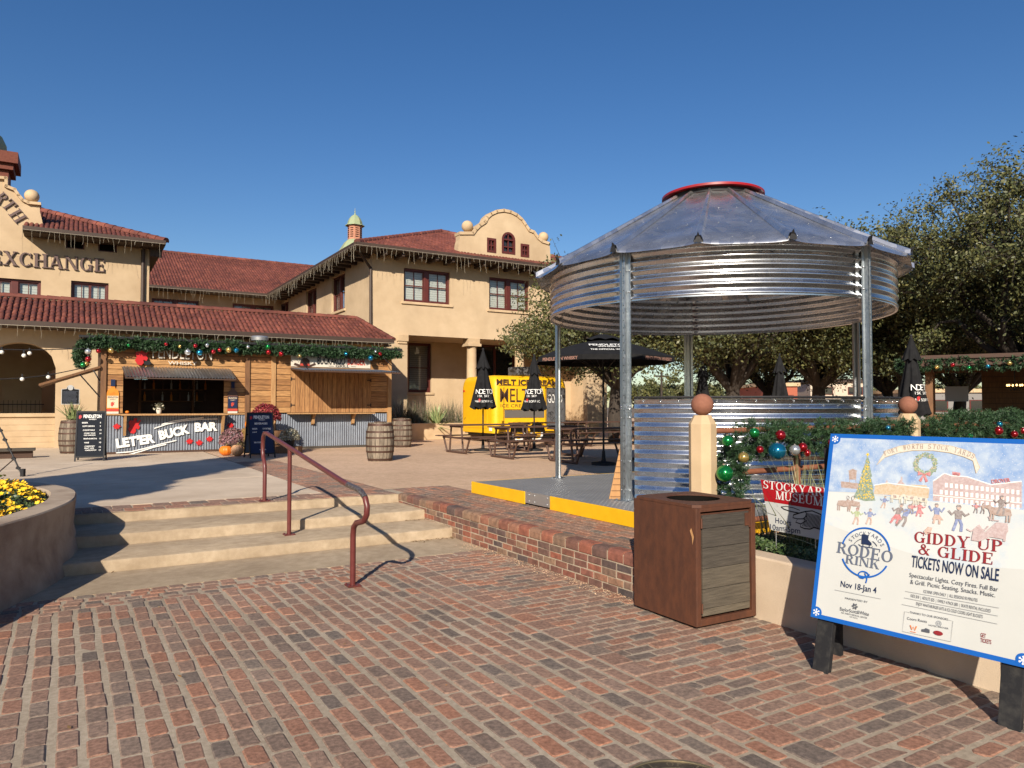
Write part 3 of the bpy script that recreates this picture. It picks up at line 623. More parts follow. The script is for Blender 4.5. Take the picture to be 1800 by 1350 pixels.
# ================================================================== PLAQUE IN THE PAVING
pq = thing('bronze_plaque', 'round bronze walk of fame plaque set in the brick paving', 'plaque', (.70, 3.07, 0), 0)
n = 64; mb = MB().lathe([(.262, -.01), (.262, .010), (.255, .014), (.0001, .014)], n); obj('disc', mb, M['bronze'], pq)
obj('outer_ring', MB().lathe([(.252, .014), (.252, .019), (.240, .019), (.240, .014)], n), M['bronzehi'], pq)
obj('inner_ring', MB().lathe([(.178, .014), (.178, .019), (.170, .019), (.170, .014)], n), M['bronzehi'], pq)
obj('red_field', MB().lathe([(.169, .0148), (.0001, .0148)], n), M['redbrick'], pq)
mb = MB(); put_arc(mb, 'TRAIL OF FAME', (0, 0), .190, 165, 15, .038, lambda x, y, d: (x, y, .0145 + d), slab=True, dz=.003); obj('lettering', mb, M['bronzehi'], pq)
# ================================================================== STEEL DECK AND GRAIN BIN BAR
SO = lambda u, v, z: W(u, v, z)
PU0, PU1, PV0, PV1, PZ0, PZ1 = .93, 6.3, -4.90, -.50, ZU + .006, .525
dk = thing('steel_deck', 'low chequer plate steel deck with bright yellow edges under the grain bin bar', 'deck', W(PU0, PV1, ZU))
DO = lambda u, v, z: (u - PU0, v - PV1, z - ZU)
def dbox(mb, u0, u1, v0, v1, z0, z1, **k): a, b = DO(u0, v0, z0), DO(u1, v1, z1); return mb.box(a[0], b[0], a[1], b[1], a[2], b[2], **k)
obj('deck_frame', dbox(MB(), PU0 + .02, PU1 - .02, PV0 + .02, PV1 - .02, PZ0, PZ1 - .006), M['black'], dk)
mb = MB(); dbox(mb, PU0 + .004, PU1 - .004, PV0 + .004, PV1 - .004, PZ1 - .006, PZ1)
obj('deck_plate', mb, M['deck'], dk)
tr = MB(); r = random.Random(4)                      # raised lozenges of the plate, where they show
for i in range(int(2.6 / .034)):
    for j in range(int(4.4 / .034)):
        u, v = PU0 + .03 + i * .034, PV0 + .03 + j * .034
        a, b = (.0145, .0045) if (i + j) % 2 else (.0045, .0145)
        p = DO(u, v, PZ1 + .004); q = DO(u, v, PZ1 + .0002)
        tr.add([(p[0] - a, p[1], q[2]), (p[0], p[1] - b, q[2]), (p[0] + a, p[1], q[2]), (p[0], p[1] + b, q[2]), p], [(0, 1, 4), (1, 2, 4), (2, 3, 4), (3, 0, 4)])
obj('chequer_tread', tr, M['deck'], dk)
gap = gnd(982, 880, PZ0 + .05)[1], gnd(1035, 893, PZ0 + .05)[1]
e1, e2 = -1.93, -2.50
for a, b in ((PV1, e1), (e2, PV0)): obj('yellow_edge', dbox(MB(), PU0 - .014, PU0, b, a, PZ0, PZ1 + .002), M['yellow'], dk, bevel=.003)
obj('yellow_edge', dbox(MB(), PU0 - .014, PU1, PV0 - .012, PV0, PZ0, PZ1 + .002), M['yellow'], dk, bevel=.003)
obj('yellow_edge', dbox(MB(), PU0 - .014, PU1, PV1, PV1 + .012, PZ0, PZ1 + .002), M['yellow'], dk, bevel=.003)
mb = dbox(MB(), PU0 - .008, PU0 - .0, e2 + .004, e1 - .004, PZ0 + .02, PZ1 + .004)
for v_ in (e2 + .06, (e1 + e2) / 2 + .06, e1 - .1):
    for z_ in (PZ0 + .05, PZ1 - .03): p = DO(PU0 - .010, v_, z_); mb.ball(p, .009, 8)
obj('joint_plate', mb, M['aluminium'], dk)
KC = (2.81, 10.12); KR = 2.27
kk = thing('grain_bin_bar', 'open round grain bin bar of shiny galvanised steel with conical roof and red cap', 'kiosk', (KC[0], KC[1], PZ1), 0)
ZR0, ZR1, ZC1 = 2.82 - PZ1, 3.40 - PZ1, 1.705 - PZ1
def corr(z0, z1, pitch=.1016, amp=.0135, n=14):      # sinusoidal sheet profile by height
    k = int((z1 - z0) / pitch * n); return [(amp * math.asin(.93 * math.sin(2 * math.pi * (i / n))) / math.asin(.93), z0 + (z1 - z0) * i / k) for i in range(k + 1)]
def ringsheet(prof, R0, a0, a1, n):
    mb = MB(); m = len(prof)
    vs = []
    for i in range(n + 1):
        a = R(a0 + (a1 - a0) * i / n); e = min(i, n - i) / n * (a1 - a0) * math.pi / 180 * R0     # metres from the sheet's end: corrugation flattens there
        f = .25 + .75 * min(1, max(0, (e - .03) / .05)) 
        vs += [((R0 + d * f) * math.cos(a), (R0 + d * f) * math.sin(a), z) for d, z in prof]
    return mb.add(vs, [(i * m + q, (i + 1) * m + q, (i + 1) * m + q + 1, i * m + q + 1) for i in range(n) for q in range(m - 1)])
PA = [157, 229, 301, 373, 445]
for i in range(5):
    a0, a1 = PA[i] - 4.2, (PA[i] + 72) - 1.8
    o = obj('band_sheet', ringsheet(corr(ZR0, ZR1), KR - (.004 if i % 2 else 0), a0, a1, 90), M['steel'], kk, smooth=60)
lip = MB().lathe([(KR - .02, ZR0 + .002), (KR + .004, ZR0 - .004), (KR + .004, ZR0 + .03)], 120); obj('band_hem', lip, M['steel'], kk, smooth=40)
for a0, a1 in ((231.5, 298.8), (303.4, 371)):
    o = obj('counter_sheet', ringsheet(corr(.01, ZC1 - .02), KR - .006, a0, a1, 90), M['steel'], kk, smooth=60)
for a0, a1 in ((232, 299), (303, 371)):
    mb = MB().lathe([(KR - .30, ZC1 + .012), (KR + .035, ZC1 + .012), (KR + .04, ZC1 - .0), (KR + .035, ZC1 - .012), (KR - .30, ZC1 - .012), (KR - .30, ZC1 + .012)], 60, a0=R(a0), a1=R(a1)); 
    ct = obj('counter_top', mb, M['black'], kk, smooth=40)
    mb = MB(); n = int((a1 - a0) / 2.55)
    for i in range(n):
        a = R(a0 + (a1 - a0) * (i + .5) / n); c, s = math.cos(a), math.sin(a); rr_ = KR + .041
        mb.bar((rr_ * c, rr_ * s, ZC1 - .014), ((rr_ - .03) * c, (rr_ - .03) * s, ZC1 + .015), .006, .004)
    obj('edge_clip', mb, M['chrome'], ct)
    mb = MB()
    for i in range(int(n / 2)):
        a = R(a0 + (a1 - a0) * (i + .5) / int(n / 2)); mb.ball(((KR + .012) * math.cos(a), (KR + .012) * math.sin(a), ZC1 - .045), .013, 8)
    obj('bolt_head', mb, M['chrome'], kk, smooth=60)
# posts: folded hat sections with bolt holes
def post_profile(a, rad, zt, z0=0):
    prof = [(-.075, .0), (-.072, .012), (-.038, .012), (-.028, .052), (-.012, .055), (-.008, .044), (.008, .044), (.012, .055), (.028, .052), (.038, .012), (.072, .012), (.075, .0), (.036, .0), (.024, .04), (-.024, .04), (-.036, .0)]
    c, s = math.cos(R(a)), math.sin(R(a)); n = len(prof); mb = MB()
    mb.add([((rad + d) * c - x * s, (rad + d) * s + x * c, z) for z in (z0, zt) for x, d in prof], [(i, (i + 1) % n, n + (i + 1) % n, n + i) for i in range(n)] + [tuple(range(n, 2 * n))])
    return mb
def on_post(a, rad, x, d, z): c, s = math.cos(R(a)), math.sin(R(a)); return ((rad + d) * c - x * s, (rad + d) * s + x * c, z)
for a in PA:
    po = obj('post', post_profile(a, KR + .008, 3.40 - PZ1), M['poststeel'], kk)
    mb = MB()
    for z in np.arange(.08, 2.85, .0865): mb.lathe([(.0001, 0), (.006, 0)], 8, on_post(a, KR + .008, 0, 0, z)) if False else mb.box(0, 0, 0, 0, 0, 0) if False else mb.add([on_post(a, KR + .008, .006 * math.cos(q), .0445, z + .006 * math.sin(q)) for q in np.linspace(0, 5.5, 8)], [tuple(range(8))])
    obj('bolt_hole', mb, M['dark'], po)
    mb = MB()
    for z in (.12, .45, .95, 1.05, ZC1 - .1, ZR0 + .1, ZR0 + .35):
        for x in (-.055, .055): mb.ball(on_post(a, KR + .008, x, .014, z), .011, 8)
    obj('post_bolt', mb, M['chrome'], po, smooth=60)
    mb = MB(); mb.bar(on_post(a, KR, -.10, .03, .006), on_post(a, KR, .10, .03, .006), .16, .012)
    for x in (-.08, .08): mb.ball(on_post(a, KR, x, .09, .015), .012, 8)
    obj('foot_plate', mb, M['poststeel'], po)
# roof: sixteen sheets with raised seams
RE, ZE, RT, ZT = 2.47, 3.375 - PZ1, .60, 4.46 - PZ1
NA = 16; A0 = 251 - 22.5 * 8
for i in range(NA):
    a, b = R(A0 + 22.5 * i), R(A0 + 22.5 * (i + 1)); n = 16; mb = MB(); rows = []
    for q in range(7):
        t = q / 6; rr_ = RE + (RT - RE) * t; zz = ZE + (ZT - ZE) * t
        sag = -.012 * math.sin(math.pi * min(1, t * 1.0))
        rows.append([((rr_ * math.cos(math.pi / NA) / math.cos(a + (b - a) * k / n - (a + b) / 2)) * math.cos(a + (b - a) * k / n), (rr_ * math.cos(math.pi / NA) / math.cos(a + (b - a) * k / n - (a + b) / 2)) * math.sin(a + (b - a) * k / n), zz + sag * math.sin(math.pi * k / n) * (1 if q else .0) + .028 * (1 - .6 * t) * abs(2 * k / n - 1) ** 5) for k in range(n + 1)])
    lipr = [(x * 1.004, y * 1.004, z - .035) for x, y, z in rows[0]]
    allr = [lipr] + rows; m = n + 1
    mb.add([p for rw in allr for p in rw], [(j * m + k, j * m + k + 1, (j + 1) * m + k + 1, (j + 1) * m + k) for j in range(len(allr) - 1) for k in range(n)])
    sh = obj('roof_sheet', mb, M['roofsteel'], kk, smooth=50)
    # seam: a folded rib that flares into an open beak at the eave
    e = Vector((math.cos(a), math.sin(a), 0)); tn = Vector((-math.sin(a), math.cos(a), 0)); mb = MB(); up = Vector((0, 0, 1)); rws = []
    for q in range(9):
        t = q / 8; c = e * (RE * 1.008 + (RT - RE) * t) + up * (ZE + (ZT - ZE) * t); h = .05 * (1 - .4 * t) + (.015 if q == 0 else 0); wd = .055 * (1 - .55 * t)
        rws.append([c - tn * wd - up * .002, c - tn * wd * .55 + up * h, c + up * (h + .006), c + tn * wd * .55 + up * h, c + tn * wd - up * .002])
    mb.add([p for rw in rws for p in rw], [(j * 5 + k, j * 5 + k + 1, (j + 1) * 5 + k + 1, (j + 1) * 5 + k) for j in range(8) for k in range(4)])
    obj('roof_seam', mb, M['roofsteel'], kk, smooth=25)
    mb = MB(); c = e * (RE * 1.012) + up * ZE
    mb.add([c - tn * .045 - up * .01, c + tn * .045 - up * .01, c + tn * .02 + up * .05, c + e * .03 + up * .10, c - tn * .02 + up * .05, c - e * .12 + up * .055], [(0, 1, 2, 3, 4), (2, 5, 3), (3, 5, 4)])
    obj('seam_beak', mb, M['black'], kk)
    mb = MB(); r = random.Random(i)
    am = (a + b) / 2
    for t, k in ((.07, .15), (.07, .38), (.07, .62), (.07, .85), (.33, .25), (.33, .75), (.6, .3), (.6, .7)):
        rr_ = RE + (RT - RE) * t; q = a + (b - a) * k; f = math.cos(math.pi / NA) / math.cos(q - am); mb.ball((rr_ * f * math.cos(q), rr_ * f * math.sin(q), ZE + (ZT - ZE) * t + .002), .006, 6)
    obj('roof_screw', mb, M['chrome'], sh, smooth=60)
mb = MB().lathe([(RT + .02, ZT - .01), (RT + .02, ZT + .045), (RT - .02, ZT + .045)], 96); obj('cap_collar', mb, M['black'], kk, smooth=40)
mb = MB().lathe([(.60, ZT + .052), (.695, ZT + .052), (.695, ZT + .082), (.68, ZT + .088), (.52, ZT + .125), (.0001, ZT + .15)], 96); obj('roof_cap', mb, M['redpaint'], kk, smooth=40)
mb = MB()
for i in range(12):
    a = 2 * math.pi * i / 12; mb.bar(((KR - .03) * math.cos(a), (KR - .03) * math.sin(a), ZR1 - .04), (.62 * math.cos(a), .62 * math.sin(a), ZT - .05), .03, .05)
obj('roof_rafter', mb, M['poststeel'], kk)
# plywood sheet leaning inside the left-hand post
pp = thing('plywood_gusset', 'tapering plywood sheet leaning behind the front left bin post', 'board', (1.26, 8.55, PZ1), 0)
mb = MB().prism([(-.125, 0), (.02, 0), (.02, .66)], lambda x, y, d: (x, d, y), 0, .02); obj('sheet', mb, M['plywood'], pp)
mb = MB()
for i in range(8):
    z = .02 + i * .07; mb.box(-.115 + z * .2, .018, -.004, .0, z, z + .008)
obj('scored_line', mb, M['timber'], pp)

# ================================================================== PILLARS, PIPE FENCE, GARLANDS
FV = -5.07
def pillar(u, label):
    t = thing('stucco_pillar', label, 'pillar', W(u, FV, .30), TH + R(14), 'ball topped stucco pillars')
    mb = MB(); s, c = .112, .060
    oc = [(-s, -s + c), (-s + c, -s), (s - c, -s), (s, -s + c), (s, s - c), (s - c, s), (-s + c, s), (-s, s - c)]
    n = 8; k = .62
    mb.add([(x, y, 0) for x, y in oc] + [(x, y, 1.145) for x, y in oc] + [(x * k, y * k, 1.225) for x, y in oc], [(i, (i + 1) % n, n + (i + 1) % n, n + i) for i in range(n)] + [(n + i, n + (i + 1) % n, 2 * n + (i + 1) % n, 2 * n + i) for i in range(n)] + [tuple(range(2 * n, 3 * n))])
    obj('shaft', mb, M['trim'], t, bevel=.005)
    obj('ball', MB().ball((0, 0, 1.318), .099, 32), M['terracotta'], t, smooth=80)
    return t
pillar(.835, 'tan stucco pillar with terracotta ball directly behind the trash box')
pillar(4.03, 'tan stucco pillar with terracotta ball rising behind the event poster')
pillar(7.4, 'tan stucco pillar with terracotta ball at the far right end of the fence')
fc = thing('pipe_fence', 'rusty brown pipe fence between stucco pillars in front of the grain bin', 'fence', W(.95, FV, .36))
for u0, u1 in ((.95, 3.92), (4.14, 7.29)):
    for z in (.18, .63, 1.02): obj('rail', MB().tube([(u0 - .95, 0, z), (u1 - .95, 0, z + .01)], .027, 10), M['pipe'], fc, smooth=50)
    for u in ((2.12, 3.3) if u0 < 2 else (5.2, 6.3)): obj('post', MB().tube([(u - .95, 0, 0), (u - .95, 0, 1.04)], .034, 10), M['pipe'], fc, smooth=50)
def needles(path, rad, n, ln, wd, seed, per=12, droop=.15, sq=1.0):
    """garland: branch tips set round a path, each a brush of needles"""
    r = np.random.default_rng(seed); P = np.array(path, float); seg = np.linalg.norm(np.diff(P, axis=0), axis=1); cs = np.concatenate([[0], np.cumsum(seg)])
    s = r.uniform(0, cs[-1], n); i = np.clip(np.searchsorted(cs, s) - 1, 0, len(seg) - 1); t = (s - cs[i]) / seg[i]
    c = P[i] + (P[i + 1] - P[i]) * t[:, None]; d = (P[i + 1] - P[i]) / seg[i][:, None]
    o = r.normal(size=(n, 3)); o -= d * (o * d).sum(1)[:, None]; o /= np.linalg.norm(o, axis=1)[:, None] + 1e-9
    q = rad * (r.uniform(.1, 1, n) ** .6) * (1 + .28 * np.sin(s * 9 + 1.3) * np.sin(s * 3.1)); o[:, 2] *= sq
    base = c + o * (q * .55)[:, None]; ax = o + d * r.normal(0, .6, n)[:, None]; ax[:, 2] -= droop; ax /= np.linalg.norm(ax, axis=1)[:, None]
    tl = rad * .62
    rep = np.repeat(np.arange(n), per); k = len(rep); f = r.uniform(0, 1, k)
    st_ = base[rep] + ax[rep] * (f * tl)[:, None]
    nd = r.normal(size=(k, 3)); nd -= ax[rep] * (nd * ax[rep]).sum(1)[:, None] * 1; nd /= np.linalg.norm(nd, axis=1)[:, None]; nd = nd + ax[rep] * .8; nd /= np.linalg.norm(nd, axis=1)[:, None]
    e = st_ + nd * (ln * r.uniform(.6, 1.2, k))[:, None]
    sd = np.cross(nd, r.normal(size=(k, 3))); sd /= np.linalg.norm(sd, axis=1)[:, None]
    V = np.stack([st_ - sd * wd / 2, st_ + sd * wd / 2, e + sd * wd * .35, e - sd * wd * .35], 1)
    tt = np.clip(r.uniform(0, .55, n)[rep] * .6 + f * .5 + r.uniform(-.15, .25, k), 0, 1)
    return V, tt
def garland(name, label, path, rad, n, ln, wd, seed, per=14, group=None, sq=1.0):
    o0 = np.array(path[0]); V, T = needles(path, rad, n, ln, wd, seed, per, sq=sq)
    V = V - o0; o = np_obj(name, V, 4, T, M['pine']); o.location = o0; tag(o, label, 'garland', group)
    return o
def wp(*a): return tuple(W(*a))
gp = [wp(1.06, FV - .06, .80), wp(1.08, FV - .07, .98), wp(1.12, FV - .06, 1.14), wp(1.28, FV - .04, 1.27), wp(1.6, FV - .04, 1.30), wp(2.4, FV - .03, 1.29), wp(3.2, FV - .03, 1.30), wp(3.9, FV - .05, 1.31)]
gp = smooth2(gp, 5)
garland('pine_garland', 'thick green garland draped on the pipe fence in front of the grain bin', gp, .17, 950, .038, .0046, 1, 52)
gp2 = smooth2([wp(4.15, FV - .04, 1.24), wp(4.5, FV - .03, 1.30), wp(5.2, FV - .03, 1.37), wp(6.2, FV - .03, 1.38), wp(7.3, FV, 1.36)], 5)
garland('pine_garland', 'green garland along the fence at the right behind the event poster', gp2, .185, 950, .040, .005, 2, 46)
def bauble_obj(c, p, rad, label, group):
    o = obj('bauble', MB().ball((0, 0, 0), rad, 24), BAU[c], smooth=80); o.location = p; tag(o, label, 'ornament', group)
    k = obj('cap', MB().lathe([(rad * .22, rad * .96), (rad * .22, rad * 1.14), (.0001, rad * 1.16)], 8), M['chrome'], o); return o
def bauble_row(items, where, group):
    cnt = {}
    items = sorted(items, key=lambda q: q[4]); tot = {}
    for it in items: tot[it[0]] = tot.get(it[0], 0) + 1
    for c, p, rad, sz, _ in items:
        cnt[c] = cnt.get(c, 0) + 1; k = cnt[c]
        lab = f'{sz} {c} bauble {where}' if tot[c] == 1 else f'{ORD[k - 1]} {c} bauble from the left {where}'
        bauble_obj(c, p, rad, lab, group)
def fence_b(c, px, py, rpx, off=.22, sz='small'):
    # set on the garland's near side
    u, v = None, FV - off; uu, z = onv(px, py, v); p = W(uu, v, z); return (c, p, rpx * p.y / F, sz, px)
bauble_row([fence_b('green', 1279, 775, 10, .2), fence_b('green', 1326, 761, 9), fence_b('green', 1274, 832, 15, .2, 'large'), fence_b('red', 1372, 765, 9), fence_b('red', 1336, 790, 6.5),
            fence_b('gold', 1307, 804, 9.5), fence_b('blue', 1366, 793, 15.5, .25, 'large'), fence_b('silver', 1397, 791, 9.5), fence_b('red', 1411, 786, 8), fence_b('red', 1419, 796, 6.5),
            fence_b('red', 1463, 778, 7.5), fence_b('gold', 1455, 803, 5.5)], 'on the fence garland beside the trash box', 'baubles on the fence garland')
bauble_row([fence_b('blue', 1561, 752, 4.5), fence_b('blue', 1757, 746, 5), fence_b('red', 1755, 757, 7.5), fence_b('red', 1783, 763, 6), fence_b('red', 1798, 757, 5.5), fence_b('green', 1705, 766, 5)], 'on the right hand garland above the poster', 'baubles on the right garland')

# ================================================================== RIGHT PLANTER
PW = .46
pt = thing('concrete_planter', 'low tan concrete planter wall behind the trash box and poster', 'planter', W(PW, -5.2, 0))
mb = MB(); prof = [(0, -.02), (0, .455), (.012, .468), (.20, .468), (.21, .455), (.21, .2)]; n = len(prof)
vs = [(x, y, z) for y in (.04, -9.5) for x, z in prof]
mb.add(vs, [(i, i + 1, n + i + 1, n + i)[::-1] for i in range(n - 1)] + [tuple(range(n))[::-1]]); obj('planter_wall', mb, M['concrete'], pt, bevel=.004)
mb = MB().poly([(.2, .1, .40), (.2, -9.5, .40), (9, -9.5, .40), (9, .1, .40)]); obj('soil', mb, M['soil'], pt)
r = random.Random(31)
def gc(r):
    u = PW + .24 + r.random() ** 1.4 * .55; v = r.uniform(-8.2, -5.15); return (*W(u, v, 0).xy, .43 + r.uniform(0, .11) * (1.2 - (u - PW)))
V, T = leafcloud(7000, lambda r: (gc(r), (-.3, -.4, 1)), .017, r, .7); o = np_obj('ground_cover', V, 4, T, M['shrub']); tag(o, 'low green ground cover plants behind the planter wall', 'ground cover', kind='stuff')
def blades(n, ln, wd, spread, seed, m, droop=.5, seg=5, lo=.4, base=.04):
    r = random.Random(seed); mb = MB()
    for i in range(n):
        a = r.uniform(0, 6.283); el = R(90) - abs(r.gauss(0, spread)); d = Vector((math.cos(a) * math.cos(el), math.sin(a) * math.cos(el), math.sin(el))); L_ = ln * r.uniform(lo, 1.1)
        sd = d.cross(Vector((0, 0, 1))); sd = (sd.normalized() if sd.length > 1e-3 else Vector((1, 0, 0))); p = Vector((r.gauss(0, base), r.gauss(0, base), 0)); vs = []; tw = r.uniform(-.6, .6)
        for k in range(seg + 1):
            w_ = wd * (1 - (k / seg) ** 1.6) * .5 + .0004; s2 = (sd + d.cross(sd) * tw).normalized(); vs += [p - s2 * w_, p + s2 * w_]; p = p + d * (L_ / seg); d = (d + Vector((0, 0, -droop / seg * r.uniform(.4, 1.2)))).normalized()
        mb.add(vs, [(2 * k, 2 * k + 1, 2 * k + 3, 2 * k + 2) for k in range(seg)], r.random())
    return mb
def plant(name, label, cat, p, mb, m, group=None):
    o = obj(name, mb, m); o.location = p; return tag(o, label, cat, group)
plant('sotol_grass', 'tall pale spiky grass behind the museum sign', 'grass plant', W(1.12, -5.88, .40), blades(170, .82, .011, .42, 1, 0, .55), M['grass'])
plant('sotol_grass', 'pale spiky grass at the foot of the pillar beside the trash box', 'grass plant', W(1.15, -5.55, .40), blades(70, .55, .008, .75, 2, 0, .5), M['grass'])
plant('sotol_grass', 'broad leaved spiky grass against the fence post behind the poster', 'grass plant', W(1.28, -6.18, .40), blades(110, .8, .018, .5, 3, 0, .5), M['grass'])
# ================================================================== MUSEUM SIGN
MU = .80
def mpt(px, py): v, z = onu(px, py, MU); return (-v, z)
tl, tr_, bl = mpt(1337, 843), mpt(1476, 861), mpt(1354, 931); br = (tr_[0] + (bl[0] - tl[0]) * -.4, tr_[1] - (tl[1] - bl[1]))
ms = thing('museum_sign', 'red and white museum yard sign with a pointing hand planted behind the trash box', 'sign', W(MU, -tl[0], .40))
MF = lambda x, y, d: (-d, tl[0] - x, y - .40)        # plane point (-v, z), d towards the reader
mb = MB().prism([tl, tr_, br, bl], MF, -.006, 0); obj('panel', mb, M['whitegreen'], ms)
def lerp(a, b, t): return tuple(a[i] + (b[i] - a[i]) * t for i in range(2))
k = .43; mb = MB().prism([tl, tr_, lerp(tr_, br, k), lerp(tl, bl, k)], MF, .0002, .0009); obj('red_band', mb, M['museumred'], ms)
def MT(mb, s, a, b, h, **kw): put(mb, s, mpt(*a), mpt(*b), h, MF, **kw)
mb = MB(); MT(mb, 'STOCKYARDS', (1342, 858), (1474, 877), .066, slab=True, dz=.006); MT(mb, 'MUSEUM', (1364, 877), (1447, 890), .066, slab=True, dz=.006); obj('title_lettering', mb, M['white'], ms)
mb = MB(); MT(mb, 'Hours', (1363, 919), (1391, 924), .042, bold=.01, dz=.0012); MT(mb, '10am-5pm', (1354, 930.5), (1407, 938), .042, bold=.01, dz=.0012); obj('hours_lettering', mb, M['navy'], ms)
mb = MB()
def MS(pts, wd, dz=.0012): stroke(mb, [mpt(*p) for p in pts], wd, MF, dz)
MS([(1373, 891), (1378, 895), (1390, 899), (1405, 902), (1416, 899), (1428, 898), (1440, 903), (1452, 910)], .0095); MS([(1373, 891), (1382, 890), (1396, 893), (1406, 897)], .006)
MS([(1405, 902), (1395, 905), (1394, 910), (1402, 912), (1399, 918), (1408, 921), (1407, 926), (1414, 929), (1424, 930), (1432, 927), (1445, 932), (1453, 935)], .0095)
MS([(1416, 899), (1419, 906), (1412, 912), (1402, 912)], .008); MS([(1412, 912), (1418, 915), (1408, 921)], .008)
for i in range(16): MS([(1418 + i * 2.2, 901 + i * .5), (1411 + i * 2.3, 925 + i * .45)], 0.006, .0011 + .0001 * (i % 3))
obj('pointing_hand', mb, M['black'], ms)
for v_ in (-.14, -.5): obj('wire_stake', MB().tube([(.008, v_, .0), (.008, v_, .3)], .004, 6), M['aluminium'], ms)

# ================================================================== EVENT POSTER
fL, fR = Vector((1.80, 4.48)), Vector((2.48, 3.62)); xd = (fR - fL).normalized(); bk = Vector((-xd.y, xd.x))       # away from the reader
LEAN = .2365
PX, PY_ = Vector((xd.x, xd.y, 0)), Vector((bk.x * LEAN, bk.y * LEAN, math.sqrt(1 - LEAN ** 2))); PN = PX.cross(PY_)
PO = Vector((fL.x, fL.y, 0))
def ppt(px, py):
    d = Vector(ray(px, py)); o = Vector((0, 0, EYE)); n = PN; s = (PO - o).dot(n) / d.dot(n); q = o + d * s - PO; return (q.dot(PX), q.dot(PY_))
es = bpy.data.objects.new('event_poster', None); col.objects.link(es); es.location = PO; es.rotation_euler = (0, 0, math.atan2(xd.y, xd.x))
tag(es, 'large blue bordered winter skating event poster on black wooden legs', 'poster sign')
ca, sa = math.sqrt(1 - LEAN ** 2), LEAN
PF = lambda x, y, d: (x, y * sa - d * ca, y * ca + d * sa)
TLp, TRp, BLp, BRp = ppt(1470, 762), ppt(1812, 773.5), ppt(1415, 1083), ppt(1800, 1172)
x0, x1 = (TLp[0] + BLp[0]) / 2, ppt(1800, 1172)[0] + .03
y0, y1 = (BLp[1] + BRp[1]) / 2, (TLp[1] + TRp[1]) / 2
def RB(mb, a, b, c, d, z0, z1, mi=0): return mb.prism([(a, c), (b, c), (b, d), (a, d)], PF, z0, z1, mi=mi)
obj('board', RB(MB(), x0, x1, y0, y1, -.020, 0), M['whitegreen'], es)
bw_ = .026; mb = MB()
RB(mb, x0, x1, y1 - bw_, y1, .0002, .0008); RB(mb, x0, x1, y0, y0 + bw_, .0002, .0008); RB(mb, x0, x0 + bw_, y0 + bw_, y1 - bw_, .0002, .0008); RB(mb, x1 - bw_, x1, y0 + bw_, y1 - bw_, .0002, .0008)
obj('blue_border', mb, M['signblue'], es)
for q, (cx, cy) in enumerate(((x0 + .0345, y1 - .0345), (x0 + .0345, y0 + .0345), (x1 - .0345, y0 + .0345), (x1 - .0345, y1 - .0345))):
    bs = obj('corner_badge', MB().prism(circ(cx, cy, .034, 24), PF, .0009, .0016), M['signblue'], es)
    mb = MB()
    for i in range(6):
        a = R(60 * i + 30); c, s = math.cos(a), math.sin(a); stroke(mb, [(cx, cy), (cx + .022 * c, cy + .022 * s)], .0045, PF, .0019 + i * .00003)
        for k in (.6,):
            for sg in (-1, 1): b2 = a + sg * .7; stroke(mb, [(cx + .013 * c, cy + .013 * s), (cx + .013 * c + .008 * math.cos(b2), cy + .013 * s + .008 * math.sin(b2))], .003, PF, .0021)
    obj('snowflake', mb, M['white'], bs)
def PT(mb, s, a, b, h, **kw): put(mb, s, ppt(*a), ppt(*b), h, PF, **kw)
def Q(*ps): return [ppt(*p) for p in ps]
dzs = [.0004]
def lay(poly, m, name, n_=None):
    dzs[0] += .00004; return obj(name, MB().prism(poly, PF, dzs[0], dzs[0] + .00003), m, es)
def art(name, m, polys=(), strokes=()):
    mb = MB(); dzs[0] += .00002
    for p in polys: dzs[0] += .000006; mb.add([PF(x, y, dzs[0]) for x, y in p], [tuple(range(len(p)))])
    for p, wd in strokes: dzs[0] += .000006; stroke(mb, p, wd, PF, dzs[0])
    return obj(name, mb, m, es)
LB, RBx = x0 + bw_, x1 - bw_
ys0 = ppt(1500, 868)[1]
# winter scene: watercolour sky, snow field
art('painted_sky', M['wcsky'], [[(LB, ys0 - .0), (LB + .25, ys0 + .015), (LB + .5, ys0), (RBx, ys0 - .01), (RBx, y1 - bw_), (LB, y1 - bw_)]])
art('painted_snow', M['wcsnow'], [[(LB, ys0 - .20), (LB + .3, ys0 - .27), (RBx - .4, ys0 - .34), (RBx, ys0 - .30), (RBx, ys0), (LB, ys0)]])
pc = {n: mat('poster ' + n, tuple(q * .72 + .15 for q in c), tuple(min(.62, q * .6 + .30) for q in c), rough=.5, ns=75, contrast=(.38, .66)) for n, c in dict(brown=(.30, .15, .08), red=(.5, .03, .03), blue=(.06, .12, .36), green=(.05, .14, .03), rose=(.42, .26, .24), ochre=(.52, .34, .14), cream=(.66, .56, .40), dkbrown=(.12, .06, .04), lime=(.30, .38, .10), flesh=(.5, .28, .18), tealb=(.2, .36, .5)).items()}
def sc_(v): return v * 4.3 / F                        # about this many metres per photo pixel on the board
